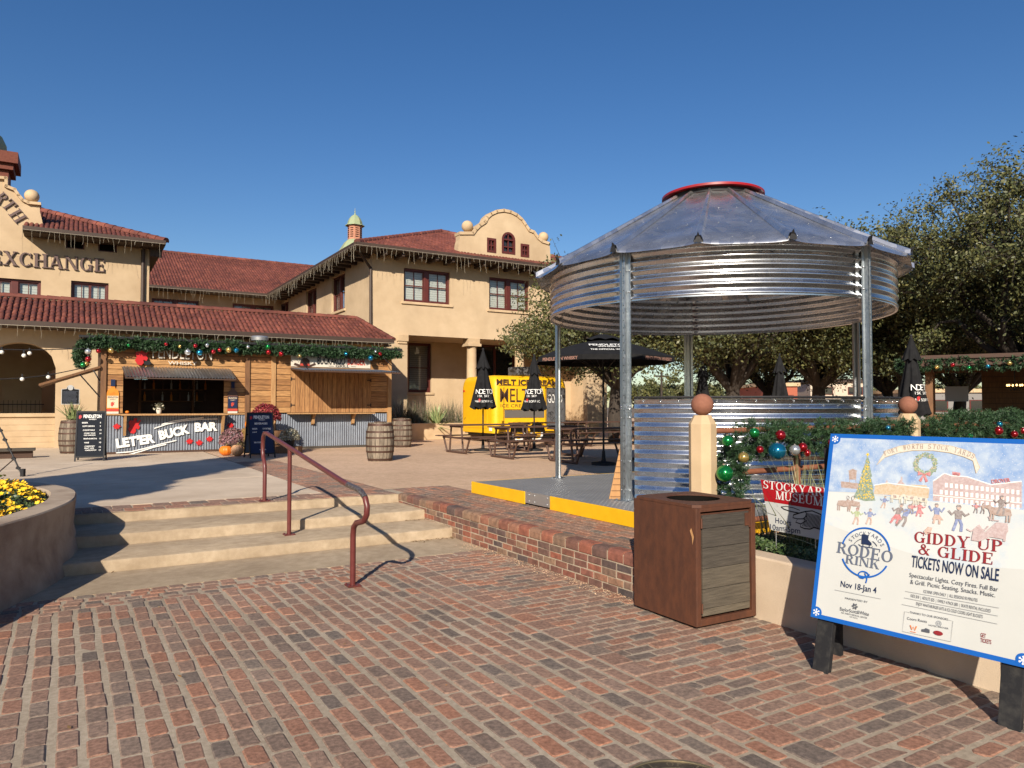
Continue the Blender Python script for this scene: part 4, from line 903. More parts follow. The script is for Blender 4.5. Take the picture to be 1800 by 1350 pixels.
# buildings
art('painted_building', pc['rose'], [Q((1640, 880), (1640, 846), (1660, 832), (1672, 836), (1700, 838), (1730, 848), (1742, 852), (1796, 846), (1796, 893), (1700, 885))])
art('painted_building', pc['ochre'], [Q((1536, 868), (1538, 853), (1560, 849), (1575, 853), (1583, 848), (1590, 853), (1604, 852), (1628, 853), (1634, 861), (1632, 876))])
art('painted_roof', pc['rose'], [Q((1575, 853), (1583, 843), (1592, 853)), Q((1583, 845), (1584, 838), (1586, 838), (1587, 845)), Q((1556, 850), (1559, 843), (1562, 850))])
art('painted_window', M['white'], [[ppt(1652 + i * 9 + d, 848 + j * 13 + i * .9) for d, j in ((0, j0), (5, j0), (5, j0 + .6), (0, j0 + .6))] for i in range(16) for j0 in (0, 1, 2) if not (i < 1 and j0 == 0)])
art('roof_lettering_block', pc['red'], [Q((1674, 829), (1688, 831), (1688, 836), (1674, 835))])
mb = MB(); PT(mb, 'DROVER', (1744, 850), (1777, 847), .020, bold=.03, dz=.0044); PT(mb, 'HOTEL', (1676, 835), (1687, 836.5), .012, bold=.03, dz=.0044); obj('roof_sign_lettering', mb, pc['red'], es)
art('painted_snow_line', M['white'], strokes=[(Q((1640, 846), (1660, 832), (1672, 836), (1700, 838), (1742, 852), (1796, 846)), .006), (Q((1536, 853), (1560, 849), (1634, 858)), .005), (Q((1640, 870), (1700, 876), (1796, 884)), .005)])
art('water_tower', pc['brown'], [Q((1492, 828), (1506, 828), (1505, 843), (1493, 843)), Q((1490, 828), (1499, 824), (1508, 828)), Q((1478, 846), (1512, 850), (1511, 860), (1479, 857))], [(Q((1494, 843), (1491, 858)), .003), (Q((1504, 843), (1507, 858)), .003)])
art('painted_tree', pc['green'], [Q((1525, 799), (1530, 815), (1528, 815), (1533, 838), (1531, 838), (1536, 860), (1534, 860), (1539, 880), (1520, 881), (1500, 874), (1510, 855), (1508, 855), (1516, 832), (1514, 832), (1522, 812), (1521, 812))])
r = random.Random(8); dots = []
for i in range(130):
    t = r.random() ** .6; y = 803 + t * 74; x = 1525 - t * 6 + r.uniform(-1, 1) * t * 17; c = ppt(x, y); dots.append(circ(c[0], c[1], .0032 * r.uniform(.6, 1.3), 6))
art('tree_lights', M['petal'], dots); c = ppt(1525.5, 799); art('tree_star', M['petal'], [[(c[0] + (.014 if i % 2 else .005) * math.sin(R(36 * i)), c[1] + (.014 if i % 2 else .005) * math.cos(R(36 * i))) for i in range(10)]])
# wreath and bow
wc = ppt(1627, 816); wr = .062; mb = MB(); r = random.Random(9)
for k, (m_, n_) in enumerate(((pc['green'], 190), (pc['lime'], 90), (pc['ochre'], 26))):
    polys = []
    for i in range(n_):
        a = r.uniform(0, 6.283); q = wr * r.uniform(.68, 1.06); s = r.uniform(.006, .011) * (.7 if k else 1); b = r.uniform(0, 6.28); cx, cy = wc[0] + q * math.cos(a), wc[1] + q * math.sin(a)
        polys.append([(cx + s * math.cos(b), cy + s * math.sin(b)), (cx - s * .45 * math.sin(b), cy + s * .45 * math.cos(b)), (cx - s * math.cos(b), cy - s * math.sin(b)), (cx + s * .45 * math.sin(b), cy - s * .45 * math.cos(b))])
    art('painted_wreath', m_, polys)
b0 = (wc[0] - .002, wc[1] - wr * .93)
art('painted_bow', pc['red'], [[(b0[0], b0[1]), (b0[0] - .034, b0[1] + .016), (b0[0] - .034, b0[1] - .012)], [(b0[0], b0[1]), (b0[0] + .034, b0[1] + .016), (b0[0] + .034, b0[1] - .012)], [(b0[0] - .004, b0[1]), (b0[0] + .006, b0[1]), (b0[0] - .012, b0[1] - .048), (b0[0] - .026, b0[1] - .040)], [(b0[0] - .006, b0[1]), (b0[0] + .004, b0[1]), (b0[0] + .026, b0[1] - .040), (b0[0] + .012, b0[1] - .048)]])
# banner
ban = Q((1556, 804), (1580, 796), (1605, 792), (1640, 792), (1670, 796), (1695, 803), (1711, 810)); bt = [(x, y + .040) for x, y in ban]
art('painted_banner', pc['cream'], [[ban[i], ban[i + 1], bt[i + 1], bt[i]] for i in range(6)] + [[ban[0], bt[0], (bt[0][0] - .03, bt[0][1] - .06), (ban[0][0] - .045, ban[0][1] - .05)], [ban[6], bt[6], (bt[6][0] + .035, bt[6][1] - .075), (ban[6][0] + .02, ban[6][1] - .07)]])
art('banner_outline', pc['ochre'], strokes=[(ban, .003), (bt, .003), ([bt[0], (bt[0][0] - .03, bt[0][1] - .06), (ban[0][0] - .045, ban[0][1] - .05), ban[0]], .003), ([bt[6], (bt[6][0] + .035, bt[6][1] - .075), (ban[6][0] + .02, ban[6][1] - .07), ban[6]], .003)])
mb = MB(); tx = 'FORT WORTH STOCK YARDS'; ln = [math.hypot(ban[i + 1][0] - ban[i][0], ban[i + 1][1] - ban[i][1]) for i in range(6)]; tot = sum(ln)
for i, ch in enumerate(tx):
    if ch == ' ': obj('banner_lettering', mb, pc['brown'], es); mb = MB(); continue
    s = (i + .5) / len(tx) * tot; k = 0
    while s > ln[k]: s -= ln[k]; k += 1
    a = lerp(ban[k], ban[k + 1], s / ln[k]); dx, dy = (ban[k + 1][0] - ban[k][0]) / ln[k], (ban[k + 1][1] - ban[k][1]) / ln[k]; w2 = tot / len(tx) * .40
    put(mb, ch, (a[0] - dx * w2 - dy * .010, a[1] - dy * w2 + dx * .010), (a[0] + dx * w2 - dy * .010, a[1] + dy * w2 + dx * .010), .027, PF, slab=True, dz=.006)
obj('banner_lettering', mb, pc['brown'], es)
# skaters, riders and cattle
def fig(px, py, h, top, low, hat=None, lean=0, skirt=False, arms=1):
    c = ppt(px, py); s = h * .88 * 4.3 / F; X = lambda x, y: (c[0] + (x + lean * y) * s, c[1] + y * s)
    art('painted_skater', pc[low], [[X(-.10, .48), X(.10, .48), X(.30, .22), X(-.22, .2)]] if skirt else [], [([X(-.03, .5), X(-.10, .25), X(-.18, .0)], .1 * s), ([X(.03, .5), X(.12, .26), X(.10, .0)], .1 * s)])
    art('painted_skater', pc[top], [[X(-.11, .46), X(.11, .46), X(.14, .80), X(-.13, .80)]], [([X(-.1, .76), X(-.24, .62), X(-.36, .66 + .1 * arms)], .08 * s), ([X(.1, .76), X(.24, .62), X(.37, .6 + .12 * arms)], .08 * s)])
    art('painted_skater', pc['flesh'], [circ(*X(.01, .89), .075 * s, 10)])
    art('painted_skater', pc[hat or 'dkbrown'], [[X(-.09, .93), X(.11, .93), X(.06, 1.02), X(-.05, 1.02)]])
fig(1505, 922, 34, 'lime', 'flesh', 'red'); fig(1528, 922, 32, 'blue', 'flesh'); fig(1553, 893, 24, 'blue', 'flesh', None, .1); fig(1583, 925, 44, 'blue', 'dkbrown', None, .35); fig(1572, 920, 40, 'dkbrown', 'red', None, .3, True)
fig(1603, 903, 20, 'red', 'dkbrown'); fig(1616, 908, 28, 'red', 'red', None, 0, True); fig(1648, 921, 38, 'blue', 'flesh', None, -.1, True, 2); fig(1685, 934, 48, 'dkbrown', 'blue', 'dkbrown', -.05); fig(1716, 902, 19, 'red', 'dkbrown'); fig(1728, 903, 19, 'brown', 'dkbrown')
def beast(px, py, w_, m_, flip=1, horn=False, m2=None):
    c = ppt(px, py); s = w_ * 4.3 / F; X = lambda x, y: (c[0] + flip * x * s, c[1] + y * s)
    art('painted_animal', pc[m_], [[X(-.42, .28), X(-.36, .52), X(-.1, .56), X(.25, .54), X(.36, .62), X(.52, .60), X(.54, .50), X(.40, .44), X(.34, .28), X(.0, .22)]], [([X(q, .34), X(q + .02, .0)], .06 * s) for q in (-.36, -.26, .2, .3)])
    if horn: art('painted_animal', pc['dkbrown'], [], [([X(.40, .60), X(.34, .76), X(.44, .86)], .03 * s), ([X(.42, .60), X(.52, .74), X(.50, .88)], .03 * s)])
    if m2: art('painted_animal', pc[m2], [[X(-.2, .3), X(-.25, .5), X(-.05, .5), X(.0, .32)], [X(.15, .34), X(.15, .5), X(.28, .5)]])
beast(1484, 898, 34, 'brown', 1, True); beast(1501, 896, 28, 'brown', -1, True); beast(1576, 884, 26, 'cream', 1, False, 'brown'); beast(1599, 886, 26, 'cream', -1, False, 'brown'); beast(1620, 888, 24, 'cream', -1, False, 'dkbrown')
beast(1757, 917, 40, 'brown', -1); fig(1760, 905, 34, 'dkbrown', 'dkbrown', 'dkbrown')
bp = Q((1708, 950), (1712, 930), (1722, 922), (1732, 936), (1752, 918), (1772, 920), (1773, 934), (1764, 948), (1740, 944), (1722, 952))
art('painted_steer', pc['rose'], [bp], [(Q((1700, 930), (1708, 934), (1716, 930)), .008), (Q((1722, 930), (1732, 932), (1738, 925)), .008), (Q((1757, 916), (1742, 914), (1738, 908)), .005), (Q((1768, 934), (1766, 952)), .012)])
art('painted_steer', pc['flesh'], [Q((1624, 934), (1632, 926), (1640, 928), (1636, 938), (1628, 940))])
# rink badge
bc = ppt(1521.5, 971); br_ = math.hypot(ppt(1564, 978)[0] - bc[0], 0) * 1.02
cf = lambda a0, a1, n=24, k=1.0: circ(bc[0], bc[1], br_ * k, n, a0, a1)
art('badge_ring', M['signblue'], strokes=[(cf(12, 168), .0095), (cf(204, 336), .0095)])
art('badge_arc', M['navy'], strokes=[(cf(35, 62, 8, .56), .0035), (cf(112, 150, 8, .56), .0035)])
mb = MB(); put_arc(mb, 'STOCKYARDS', bc, br_ * .70, 155, 25, .022, PF, bold=.0, dz=.0044); obj('badge_arc_lettering', mb, M['slate'], es)
mb = MB(); PT(mb, 'RODEO', (1471, 971), (1569.5, 990), .066, slab=True, dz=.006); PT(mb, 'RINK', (1486, 989.5), (1546, 1001), .052, slab=True, dz=.006); obj('badge_lettering', mb, M['slate'], es)
kx = bc[0] + .004, bc[1] - br_ * .98
art('rope_knot', M['signblue'], strokes=[([(kx[0] + .03 * math.cos(R(a)) , kx[1] + .022 * math.sin(R(a)) + .006) for a in range(-20, 250, 15)] + [(kx[0] + .0, kx[1] - .012), (kx[0] + .036, kx[1] + .016)], .0075), ([(kx[0] + .006, kx[1] + .02), (kx[0] + .022, kx[1] - .012), (kx[0] + .018, kx[1] - .036)], .0075)])
art('skate_boot', M['navy'], [Q((1516, 939), (1528, 941), (1527, 949), (1533, 955), (1533, 959), (1515, 956))], [(Q((1510, 957), (1514, 960), (1532, 963), (1535, 961)), .004), (Q((1518, 956), (1518, 960)), .004), (Q((1529, 957), (1529, 962)), .004)])
mb = MB(); PT(mb, 'GIDDY UP', (1607, 953), (1763, 971), .062, slab=True, dz=.006); PT(mb, '& GLIDE', (1614, 974), (1747, 993), .060, slab=True, dz=.006); obj('headline_lettering', mb, M['maroonink'], es)
for s_, a_, b_, h_, bo_, mm_ in (('TICKETS NOW ON SALE', (1602, 996), (1756, 1022), .062, .015, 'navy'),
    ('Nov 18-Jan 4', (1478, 1031), (1541, 1043), .034, .012, 'navy'),
    ('Spectacular Lights. Cozy Fires. Full Bar', (1599, 1014), (1755, 1040), .023, 0, 'greyink'),
    ('& Grill. Picnic Seating. Snacks. Music.', (1600.5, 1026), (1750, 1050), .023, 0, 'greyink'),
    ('PRESENTED BY', (1486, 1053), (1526, 1060), .010, 0, 'greyink'),
    ('BaylorScott&White', (1477, 1073), (1528, 1083), .020, 0, 'greyink'),
    ('ALL SAINTS MEDICAL CENTER', (1479, 1078), (1525, 1088), .009, 0, 'greyink'),
    ('FORT WORTH', (1494, 1085), (1508, 1088.5), .007, 0, 'greyink'),
    ('ICE RINK OPEN DAILY  |  ALL SESSIONS 90 MINUTES', (1624, 1042), (1719, 1058), .016, 0, 'greyink'),
    ('KIDS $18  |  ADULTS $25  |  FAMILY 4 PACK $80  |  SKATE RENTAL INCLUDED', (1601.5, 1049.5), (1742, 1077), .016, 0, 'greyink'),
    ('ENJOY WHATABURGER EATS & ICE COLD COORS LIGHT BUCKETS', (1611, 1063.5), (1728, 1087), .016, 0, 'greyink'),
    ('THANKS TO OUR SPONSORS', (1600, 1078), (1667, 1091), .011, 0, 'greyink'),
    ('Coors Roots', (1595, 1089), (1630, 1095), .014, 0, 'greyink'),
    ('HOTEL DROVER', (1633, 1100), (1668, 1106.5), .008, 0, 'greyink')):
    mb = MB(); PT(mb, s_, a_, b_, h_, bold=bo_, dz=.0042); obj('printed_line', mb, M[mm_], es)
art('rule_line', M['greyink'], strokes=[(Q((1468, 1037), (1549, 1053)), .0014), (Q((1592, 1039.5), (1757, 1069)), .0014), (Q((1590, 1051), (1755, 1083)), .0014), (Q((1586, 1062.5), (1754, 1097)), .0014), (Q((1600, 1077), (1591, 1075), (1587, 1110), (1672, 1128), (1676, 1092), (1668, 1090)), .0014)])
pc0 = ppt(1503.5, 1066); art('sponsor_star', M['greyink'], [[(pc0[0] + q * .020 * math.cos(R(a + d)), pc0[1] + q * .020 * math.sin(R(a + d))) for q, d in ((.1, 0), (.7, -22), (1, 0), (.7, 22))] for a in (0, 60, 120, 180, 240, 300)])
art('sponsor_mark', mat('sponsor orange', (.75, .2, .05)), [], [(Q((1601, 1099), (1604, 1107), (1606.5, 1102), (1609, 1108), (1612, 1101)), .006), (Q((1601, 1110), (1611, 1112)), .003)])
art('sponsor_mark', M['greyink'], [Q((1621, 1110), (1621, 1106), (1626, 1106), (1628, 1104), (1635, 1107), (1635, 1113))]); art('sponsor_mark', M['maroonink'], [circ(*ppt(1650, 1113), .024, 16, 0, 360, .012)])
c = ppt(1651, 1096); art('sponsor_mark', M['slate'], strokes=[(circ(c[0], c[1], .013, 16, 0, 359), .0018), ([(c[0] - .004, c[1] - .007), (c[0] - .004, c[1] + .007)], .002), ([(c[0] + .004, c[1] - .007), (c[0] + .004, c[1] + .007)], .002)])
mb = MB(); PT(mb, 'GET', (1724, 1119.5), (1733.5, 1121.5), .020, bold=.01, dz=.0042); PT(mb, 'TICKETS', (1724, 1128.5), (1743, 1132.5), .020, bold=.01, dz=.0042); obj('ticket_lettering', mb, M['maroonink'], es)
# black legs: two in the plane of the board, two upright props behind
for xa in (x0 + .035, x1 - .135):
    obj('front_leg', MB().prism([(xa, 0.004), (xa + .10, 0.004), (xa + .10, y1 - .06), (xa, y1 - .06)], PF, -.062, -.0205), M['blackwood'], es, bevel=.003)
for xa in (x0 - .07, x1 - .16):
    yt = (y1 - .08); top = PF(xa + .05, yt, -.075); mb = MB().bar(top, (xa + .05, .40, .0), .09, .04, up=(0, 1, 0)); obj('rear_leg', mb, M['blackwood'], es)
# ================================================================== THE EXCHANGE BUILDING (left wing, middle block, right wing, arcade)
BO = (6.31, 18.43, ZU)
eb = thing('exchange_building', 'cream stucco mission style building with red clay tile roofs around the court', 'building', W(*BO))
def bo(name, mb, m, parent=eb, **k): return obj(name, mb, m, parent, org=BO if parent is not None else (0, 0, 0), **k)
def bsub(name, mb, m, parent, **k): return obj(name, mb, m, parent, org=BO, **k)
def tileplane(name, E0, E1, R0, R1, pitch=.16, row=.36, parent=eb, org=BO, seed=1, lift=.02):
    """barrel tiles on the plane E0-E1 (eave) to R0-R1 (ridge)"""
    r = random.Random(seed); E0, E1, R0, R1 = map(Vector, (E0, E1, R0, R1)); e = (E1 - E0); L_ = e.length; e = e / L_
    nrm = e.cross((R0 - E0) if (R0 - E0).length > .1 else (R1 - E0)).normalized(); nrm = nrm if nrm.z > 0 else -nrm; s = nrm.cross(e).normalized(); s = s if s.z > 0 else -s
    q = [(0, 0), (L_, 0), ((R1 - E0).dot(e), (R1 - E0).dot(s)), ((R0 - E0).dot(e), (R0 - E0).dot(s))]; H = max(q[2][1], q[3][1])
    def xr(y):
        l = q[0][0] + (q[3][0] - q[0][0]) * min(1, y / q[3][1]); rr_ = q[1][0] + (q[2][0] - q[1][0]) * min(1, y / q[2][1]); return l, rr_
    pan = MB().poly([E0, E1, R1, R0] if (R1 - R0).length > .01 else [E0, E1, R1]); obj('tile_pan', pan, M['tilepan'], parent, org=org)
    mb = MB(); n = int(H / row + .99); nc = int(L_ / pitch)
    for j in range(n):
        y0, y1 = j * row - .04, min((j + 1) * row + .03, H)
        l, rr_ = xr(max(0, (y0 + y1) / 2))
        for i in range(nc + 1):
            x = (i + .5) * L_ / (nc + .0001) if False else (i + .5) * pitch
            if x < l - .02 or x > rr_ + .02: continue
            t = r.random(); w0, w1 = pitch * .43, pitch * .36; dx = r.gauss(0, .006); vs = []
            for y, wd, hh in ((y0, w0, .036 + r.gauss(0, .003)), (y1, w1, .018)):
                for k in range(6):
                    a = math.pi * k / 5; vs.append(E0 + e * (x + dx + wd * math.cos(a)) + s * y + nrm * (lift + hh + .062 * (pitch / .21) * math.sin(a) - .03))
            mb.add(vs, [(k, k + 1, 7 + k, 6 + k) for k in range(5)] + [(5, 4, 3, 2, 1, 0)], t)
    return obj(name, mb, M['tile'], parent, org=org, smooth=40)
def ridge(name, A, B, rad=.13, seg=.40, parent=eb, org=BO, seed=3):
    r = random.Random(seed); A, B = Vector(A), Vector(B); d = (B - A); n = max(1, int(d.length / seg)); d = d / d.length; x = d.cross(Vector((0, 0, 1))).normalized(); y = x.cross(d); mb = MB()
    for i in range(n):
        p0, p1 = A + d * (i * (B - A).length / n - .03), A + d * ((i + 1) * (B - A).length / n); vs = []
        for p, q in ((p0, rad * 1.08), (p1, rad * .9)):
            for k in range(8): a = math.pi * (k / 7 * 1.2 - .1); vs.append(p + x * q * math.cos(a) + y * q * .85 * math.sin(a))
        mb.add(vs, [(k, k + 1, 9 + k, 8 + k) for k in range(7)] + [tuple(range(7, -1, -1))], r.random())
    return obj(name, mb, M['tile'], parent, org=org, smooth=40)
def icicles(name, label, runs, seed, step=.20, lmax=.62, wd=.009):
    r = random.Random(seed); mb = MB(); A0 = Vector(runs[0][0])
    for A, B in runs:
        A, B = Vector(A), Vector(B); L_ = (B - A).length; d = (B - A) / L_
        mb.tube([A, B], .008, 4); x = 0
        while x < L_:
            p = A + d * x; ln = lmax * r.choice((.25, .4, .55, .75, 1)) * r.uniform(.8, 1.15); n = max(2, int(ln / .11)); pts = [p]; 
            for k in range(n): p = p + Vector((r.gauss(0, .016), r.gauss(0, .016), -ln / n)); pts.append(p)
            mb.tube(pts, wd / 2, 3, t=r.random())
            for q in pts[1:]: mb.ball(q + Vector((r.gauss(0, .012), r.gauss(0, .012), 0)), wd * .6, 4)
            x += step * r.uniform(.55, 1.5)
    o = obj(name, mb, M['icicle'], org=tuple(A0)); o.location = W(*A0); o.rotation_euler = (0, 0, TH); return tag(o, label, 'string lights', 'icicle lights along the eaves')
# window: frame with two sashes, glass, blinds and sill, cut as an opening box in front of the wall plane
def window(u0, u1, z0, z1, v, n=2, sill=True, facing='v', blind='blind', mull=True, lower=True, name='window'):
    """on the plane v (facing -v); the frame is let into a real recess in the wall"""
    if facing == 'v': B = lambda mb, a, b, c, d, e, f: mb.box(a, b, v + c, v + d, e, f)
    else: B = lambda mb, a, b, c, d, e, f: mb.box(v + c, v + d, -b, -a, e, f)           # plane u = v, x runs along -v
    rec = .16; fr = MB(); t_ = .075
    B(fr, u0, u1, rec - .06, rec + .04, z1 - t_, z1); B(fr, u0, u1, rec - .06, rec + .04, z0, z0 + t_); B(fr, u0, u0 + t_, rec - .06, rec + .04, z0 + t_, z1 - t_); B(fr, u1 - t_, u1, rec - .06, rec + .04, z0 + t_, z1 - t_)
    wd = (u1 - u0 - 2 * t_); mw = .22 if n == 2 and wd > 1.3 else .0
    xs = [(u0 + t_, u1 - t_)] if n == 1 else [(u0 + t_, (u0 + u1) / 2 - mw / 2), ((u0 + u1) / 2 + mw / 2, u1 - t_)]
    if n == 2 and mw: B(fr, xs[0][1], xs[1][0], rec - .055, rec + .04, z0 + t_, z1 - t_)
    f = bo(name, fr, M['winframe'], bevel=.008)
    zm = (z0 + z1) / 2
    for a, b in xs:
        s_ = MB(); k = .045
        B(s_, a, b, rec, rec + .03, zm - k / 2, zm + k / 2)
        for q in (a, b - k): B(s_, q, q + k, rec, rec + .03, z0 + t_, zm - k / 2); B(s_, q, q + k, rec, rec + .03, zm + k / 2, z1 - t_)
        B(s_, a + k, b - k, rec, rec + .03, z0 + t_, z0 + t_ + k); B(s_, a + k, b - k, rec, rec + .03, z1 - t_ - k, z1 - t_)
        if mull:
            c = (a + b) / 2; B(s_, c - .014, c + .014, rec, rec + .03, zm + k / 2, z1 - t_ - k)
            if lower: B(s_, c - .014, c + .014, rec + .002, rec + .03, z0 + t_ + k, zm - k / 2)
        bsub('sash', s_, M['winframe'], f)
        g_ = MB(); B(g_, a, b, rec + .10, rec + .11, z0 + t_, z1 - t_); bsub('blind', g_, M[blind], f)
        g_ = MB(); B(g_, a, b, rec + .035, rec + .04, z0 + t_, z1 - t_); bsub('pane', g_, M['pane'], f)
    if sill:
        s_ = MB(); B(s_, u0 - .12, u1 + .12, -.07, rec - .06, z0 - .11, z0 - .0); bsub('sill', s_, M['trim'], f, bevel=.015)
    return f
def thin_glass():
    m = bpy.data.materials.new('window pane'); m.use_nodes = True; t = m.node_tree; N, L = t.nodes, t.links; N.remove(N['Principled BSDF'])
    tr = N.new('ShaderNodeBsdfTransparent'); gl = N.new('ShaderNodeBsdfGlossy'); gl.inputs['Roughness'].default_value = .03; mx = N.new('ShaderNodeMixShader'); fr = N.new('ShaderNodeLayerWeight'); pw_ = N.new('ShaderNodeMath'); pw_.operation = 'POWER'; pw_.inputs[1].default_value = 3; L.new(fr.outputs['Facing'], pw_.inputs[0]); ad = N.new('ShaderNodeMath'); ad.operation = 'MULTIPLY_ADD'; ad.inputs[1].default_value = .7; ad.inputs[2].default_value = .06; L.new(pw_.outputs[0], ad.inputs[0])
    tr.inputs[0].default_value = (.86, .88, .88, 1)
    L.new(ad.outputs[0], mx.inputs[0]); L.new(tr.outputs[0], mx.inputs[1]); L.new(gl.outputs[0], mx.inputs[2]); L.new(mx.outputs[0], N['Material Output'].inputs[0]); return m
M['pane'] = thin_glass()
def wall_v(u0, u1, v0, v1, z0, z1, holes):           # a wall facing -v with rectangular openings (a, b, c, d) = u0 u1 z0 z1
    mb = MB(); us = sorted({u0, u1} | {q for h in holes for q in h[:2] if u0 < q < u1})
    for a, b in zip(us, us[1:]):
        hs = sorted([(max(h[2], z0), min(h[3], z1)) for h in holes if h[0] < (a + b) / 2 < h[1]]); z = z0
        for c, d in hs:
            if c > z: mb.box(a, b, v0, v1, z, c)
            z = d
        if z < z1: mb.box(a, b, v0, v1, z, z1)
    return mb
# --- right wing -----------------------------------------------------------
VR, UR0, UR1, ZE_ = 18.43, 6.31, 18.4, 7.98
def wr_(*q): a = onv(q[0], q[1], VR); b = onv(q[2], q[3], VR); return a[0], b[0], b[1], a[1]
w1 = wr_(710, 470.5, 791, 536); w2 = wr_(860, 486.5, 930, 549)
zf = onv(720, 589, VR)[1]; up0 = onv(716, 640, VR)[0]
w1 = (w1[0], w1[1], min(w1[2], w2[2]), max(w1[3], w2[3])) if False else w1
holes = [w1, w2, (up0, UR1 - 1.2, 0, zf)]
mb = wall_v(UR0, UR1, VR, VR + .32, ZU, ZE_ - .02, holes); bo('front_wall', mb, M['stucco'])
window(*w1, VR); window(*w2, VR)
# porch inside: back wall, ceiling, columns, door and window
PB = VR + 2.6
pw = onv(718, 602, PB), onv(758, 690, PB); pwin = (pw[0][0], pw[1][0], pw[1][1], pw[0][1])
pd = (onv(836, 604, PB)[0], onv(906, 604, PB)[0], ZU, onv(836, 604, PB)[1])
bo('porch_wall', wall_v(UR0 + .3, UR1, PB, PB + .3, ZU, zf + .3, [pwin, pd]), M['stucco'])
bo('porch_ceiling', MB().box(UR0 + .3, UR1, VR + .3, PB, zf + .004, zf + .1), M['stucco'])
window(*pwin, PB, n=1, blind='blind2', mull=False)
df = MB(); a, b, c, d = pd
df.box(a, b, PB + .10, PB + .2, d - .12, d).box(a, a + .12, PB + .1, PB + .2, c, d - .12).box(b - .12, b, PB + .1, PB + .2, c, d - .12).box((a + b) / 2 - .06, (a + b) / 2 + .06, PB + .1, PB + .2, c, d - .12).box(a + .12, b - .12, PB + .12, PB + .2, c + 2.3, c + 2.4)
dd = bo('porch_door', df, M['winframe']); bsub('door_glass', MB().box(a + .12, b - .12, PB + .15, PB + .16, c, d - .12), M['glass'], dd)
for px in (829, 913):
    cu = onv(px, 640, VR + .2)[0]; mb = MB().lathe([(.25, ZU + .9), (.27, ZU + 1.0), (.235, ZU + 1.06), (.21, zf - .42), (.235, zf - .40), (.235, zf - .34)], 24, (cu, VR + .2, 0)); mb.box(cu - .33, cu + .33, VR - .10, VR + .50, zf - .34, zf - .22).box(cu - .28, cu + .28, VR - .05, VR + .45, zf - .22, zf); mb.box(cu - .3, cu + .3, VR - .08, VR + .48, ZU, ZU + .9); bo('porch_column', mb, M['trim'], smooth=40)
a = onv(697, 590, VR); mb = MB().box(a[0], up0 + .02, VR - .10, VR, zf - .28, zf - .0).box(a[0] + .05, up0 - .03, VR - .06, VR, zf - .38, zf - .28); bo('pier_capital', mb, M['trim'], bevel=.02)
def sideholes():
    o = []
    for q in ((583, 490, 606, 551), (538, 511, 556, 552), (492, 526, 507, 548)):
        a, b = onu(q[0], q[1], UR0), onu(q[2], q[3], UR0); o.append((b[0], a[0], 5.55 if False else min(a[1], b[1]) - .0, max(a[1], b[1])))
    return o
SH = sideholes(); zt = SH[0][3]; zb = w1[2]; SH = [(a, b, zb, zt) for a, b, c, d in SH]
VM = 33.6                                            # front of the middle block
mb = MB(); vs_ = sorted({VR + .32, VM} | {q for h in SH for q in h[:2]})
for a, b in zip(vs_, vs_[1:]):
    hit = any(h[0] < (a + b) / 2 < h[1] for h in SH)
    if hit: mb.box(UR0, UR0 + .32, a, b, ZU, zb).box(UR0, UR0 + .32, a, b, zt, ZE_ - .02)
    else: mb.box(UR0, UR0 + .32, a, b, ZU, ZE_ - .02)
bo('side_wall', mb, M['stucco'])
for a, b, c, d in SH: window(-b, -a, c, d, UR0, facing='u', blind='blind')
bo('side_wall', MB().box(UR1 - .32, UR1, VR + .32, VM + 9, ZU, ZE_ - .02), M['stucco'])
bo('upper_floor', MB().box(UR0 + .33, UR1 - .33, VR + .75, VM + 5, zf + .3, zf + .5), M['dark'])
OV = .95
UA = (UR0 + UR1) / 2; VA = VR + 6.2; ZA = 10.75
e0, e1 = (UR0 - OV, VR - OV, ZE_), (UR1 + OV, VR - OV, ZE_); ap = (UA, VA, ZA)
tileplane('roof', e0, e1, ap, ap, seed=1)
vm_ = VM - OV; 
tileplane('roof', (UR0 - OV, VM + 6, ZE_), e0, (UA, VM + 6, ZA), ap, seed=2)
tileplane('roof', e1, (UR1 + OV, VM + 6, ZE_), ap, (UA, VM + 6, ZA), seed=3)
up3 = lambda p, d=.05: (p[0], p[1], p[2] + d)
ridge('hip_cap', up3(e0), up3(ap)); ridge('hip_cap', up3(e1), up3(ap)); ridge('ridge_cap', up3(ap), up3((UA, VM + 6, ZA)))
mb = MB().box(UR0 - OV, UR1 + OV, VR - OV, VR, ZE_ - .14, ZE_ - .06).box(UR0 - OV, UR0, VR, VM - OV, ZE_ - .14, ZE_ - .06); bo('soffit', mb, M['soffit'])
mb = MB()
for i in range(18): v_ = VR + .2 + i * .8; mb.box(UR0 - OV + .06, UR0, v_, v_ + .12, ZE_ - .30, ZE_ - .14)
for i in range(17): u_ = UR0 + .2 + i * .75; mb.box(u_, u_ + .12, VR - OV + .06, VR, ZE_ - .30, ZE_ - .14)
bo('rafter_tail', mb, M['fascia'])
def gutter(A, B, nm='gutter'):
    A, B = Vector(A), Vector(B); mb = MB().bar(A, B, .13, .16); return bo(nm, mb, M['fascia'])
gutter((UR0 - OV - .07, VR - OV - .07, ZE_ - .05), (UR1 + OV, VR - OV - .07, ZE_ - .05)); gutter((UR0 - OV - .07, VR - OV, ZE_ - .05), (UR0 - OV - .07, VM - OV, ZE_ - .05))
dsp = [(UR0 - OV + .1, VR - OV + .25, ZE_ - .2), (UR0 - .06, VR - .02, ZE_ - .75), (UR0 - .06, VR - .06, 4.5)]; bo('downspout', MB().tube(dsp, .06, 8), M['fascia'], smooth=40)
icicles('icicle_lights', 'icicle lights along the front eave of the right wing', [((UR0 - OV - .12, VR - OV - .15, ZE_ - .1), (UR1 + OV, VR - OV - .15, ZE_ - .1))], 4)
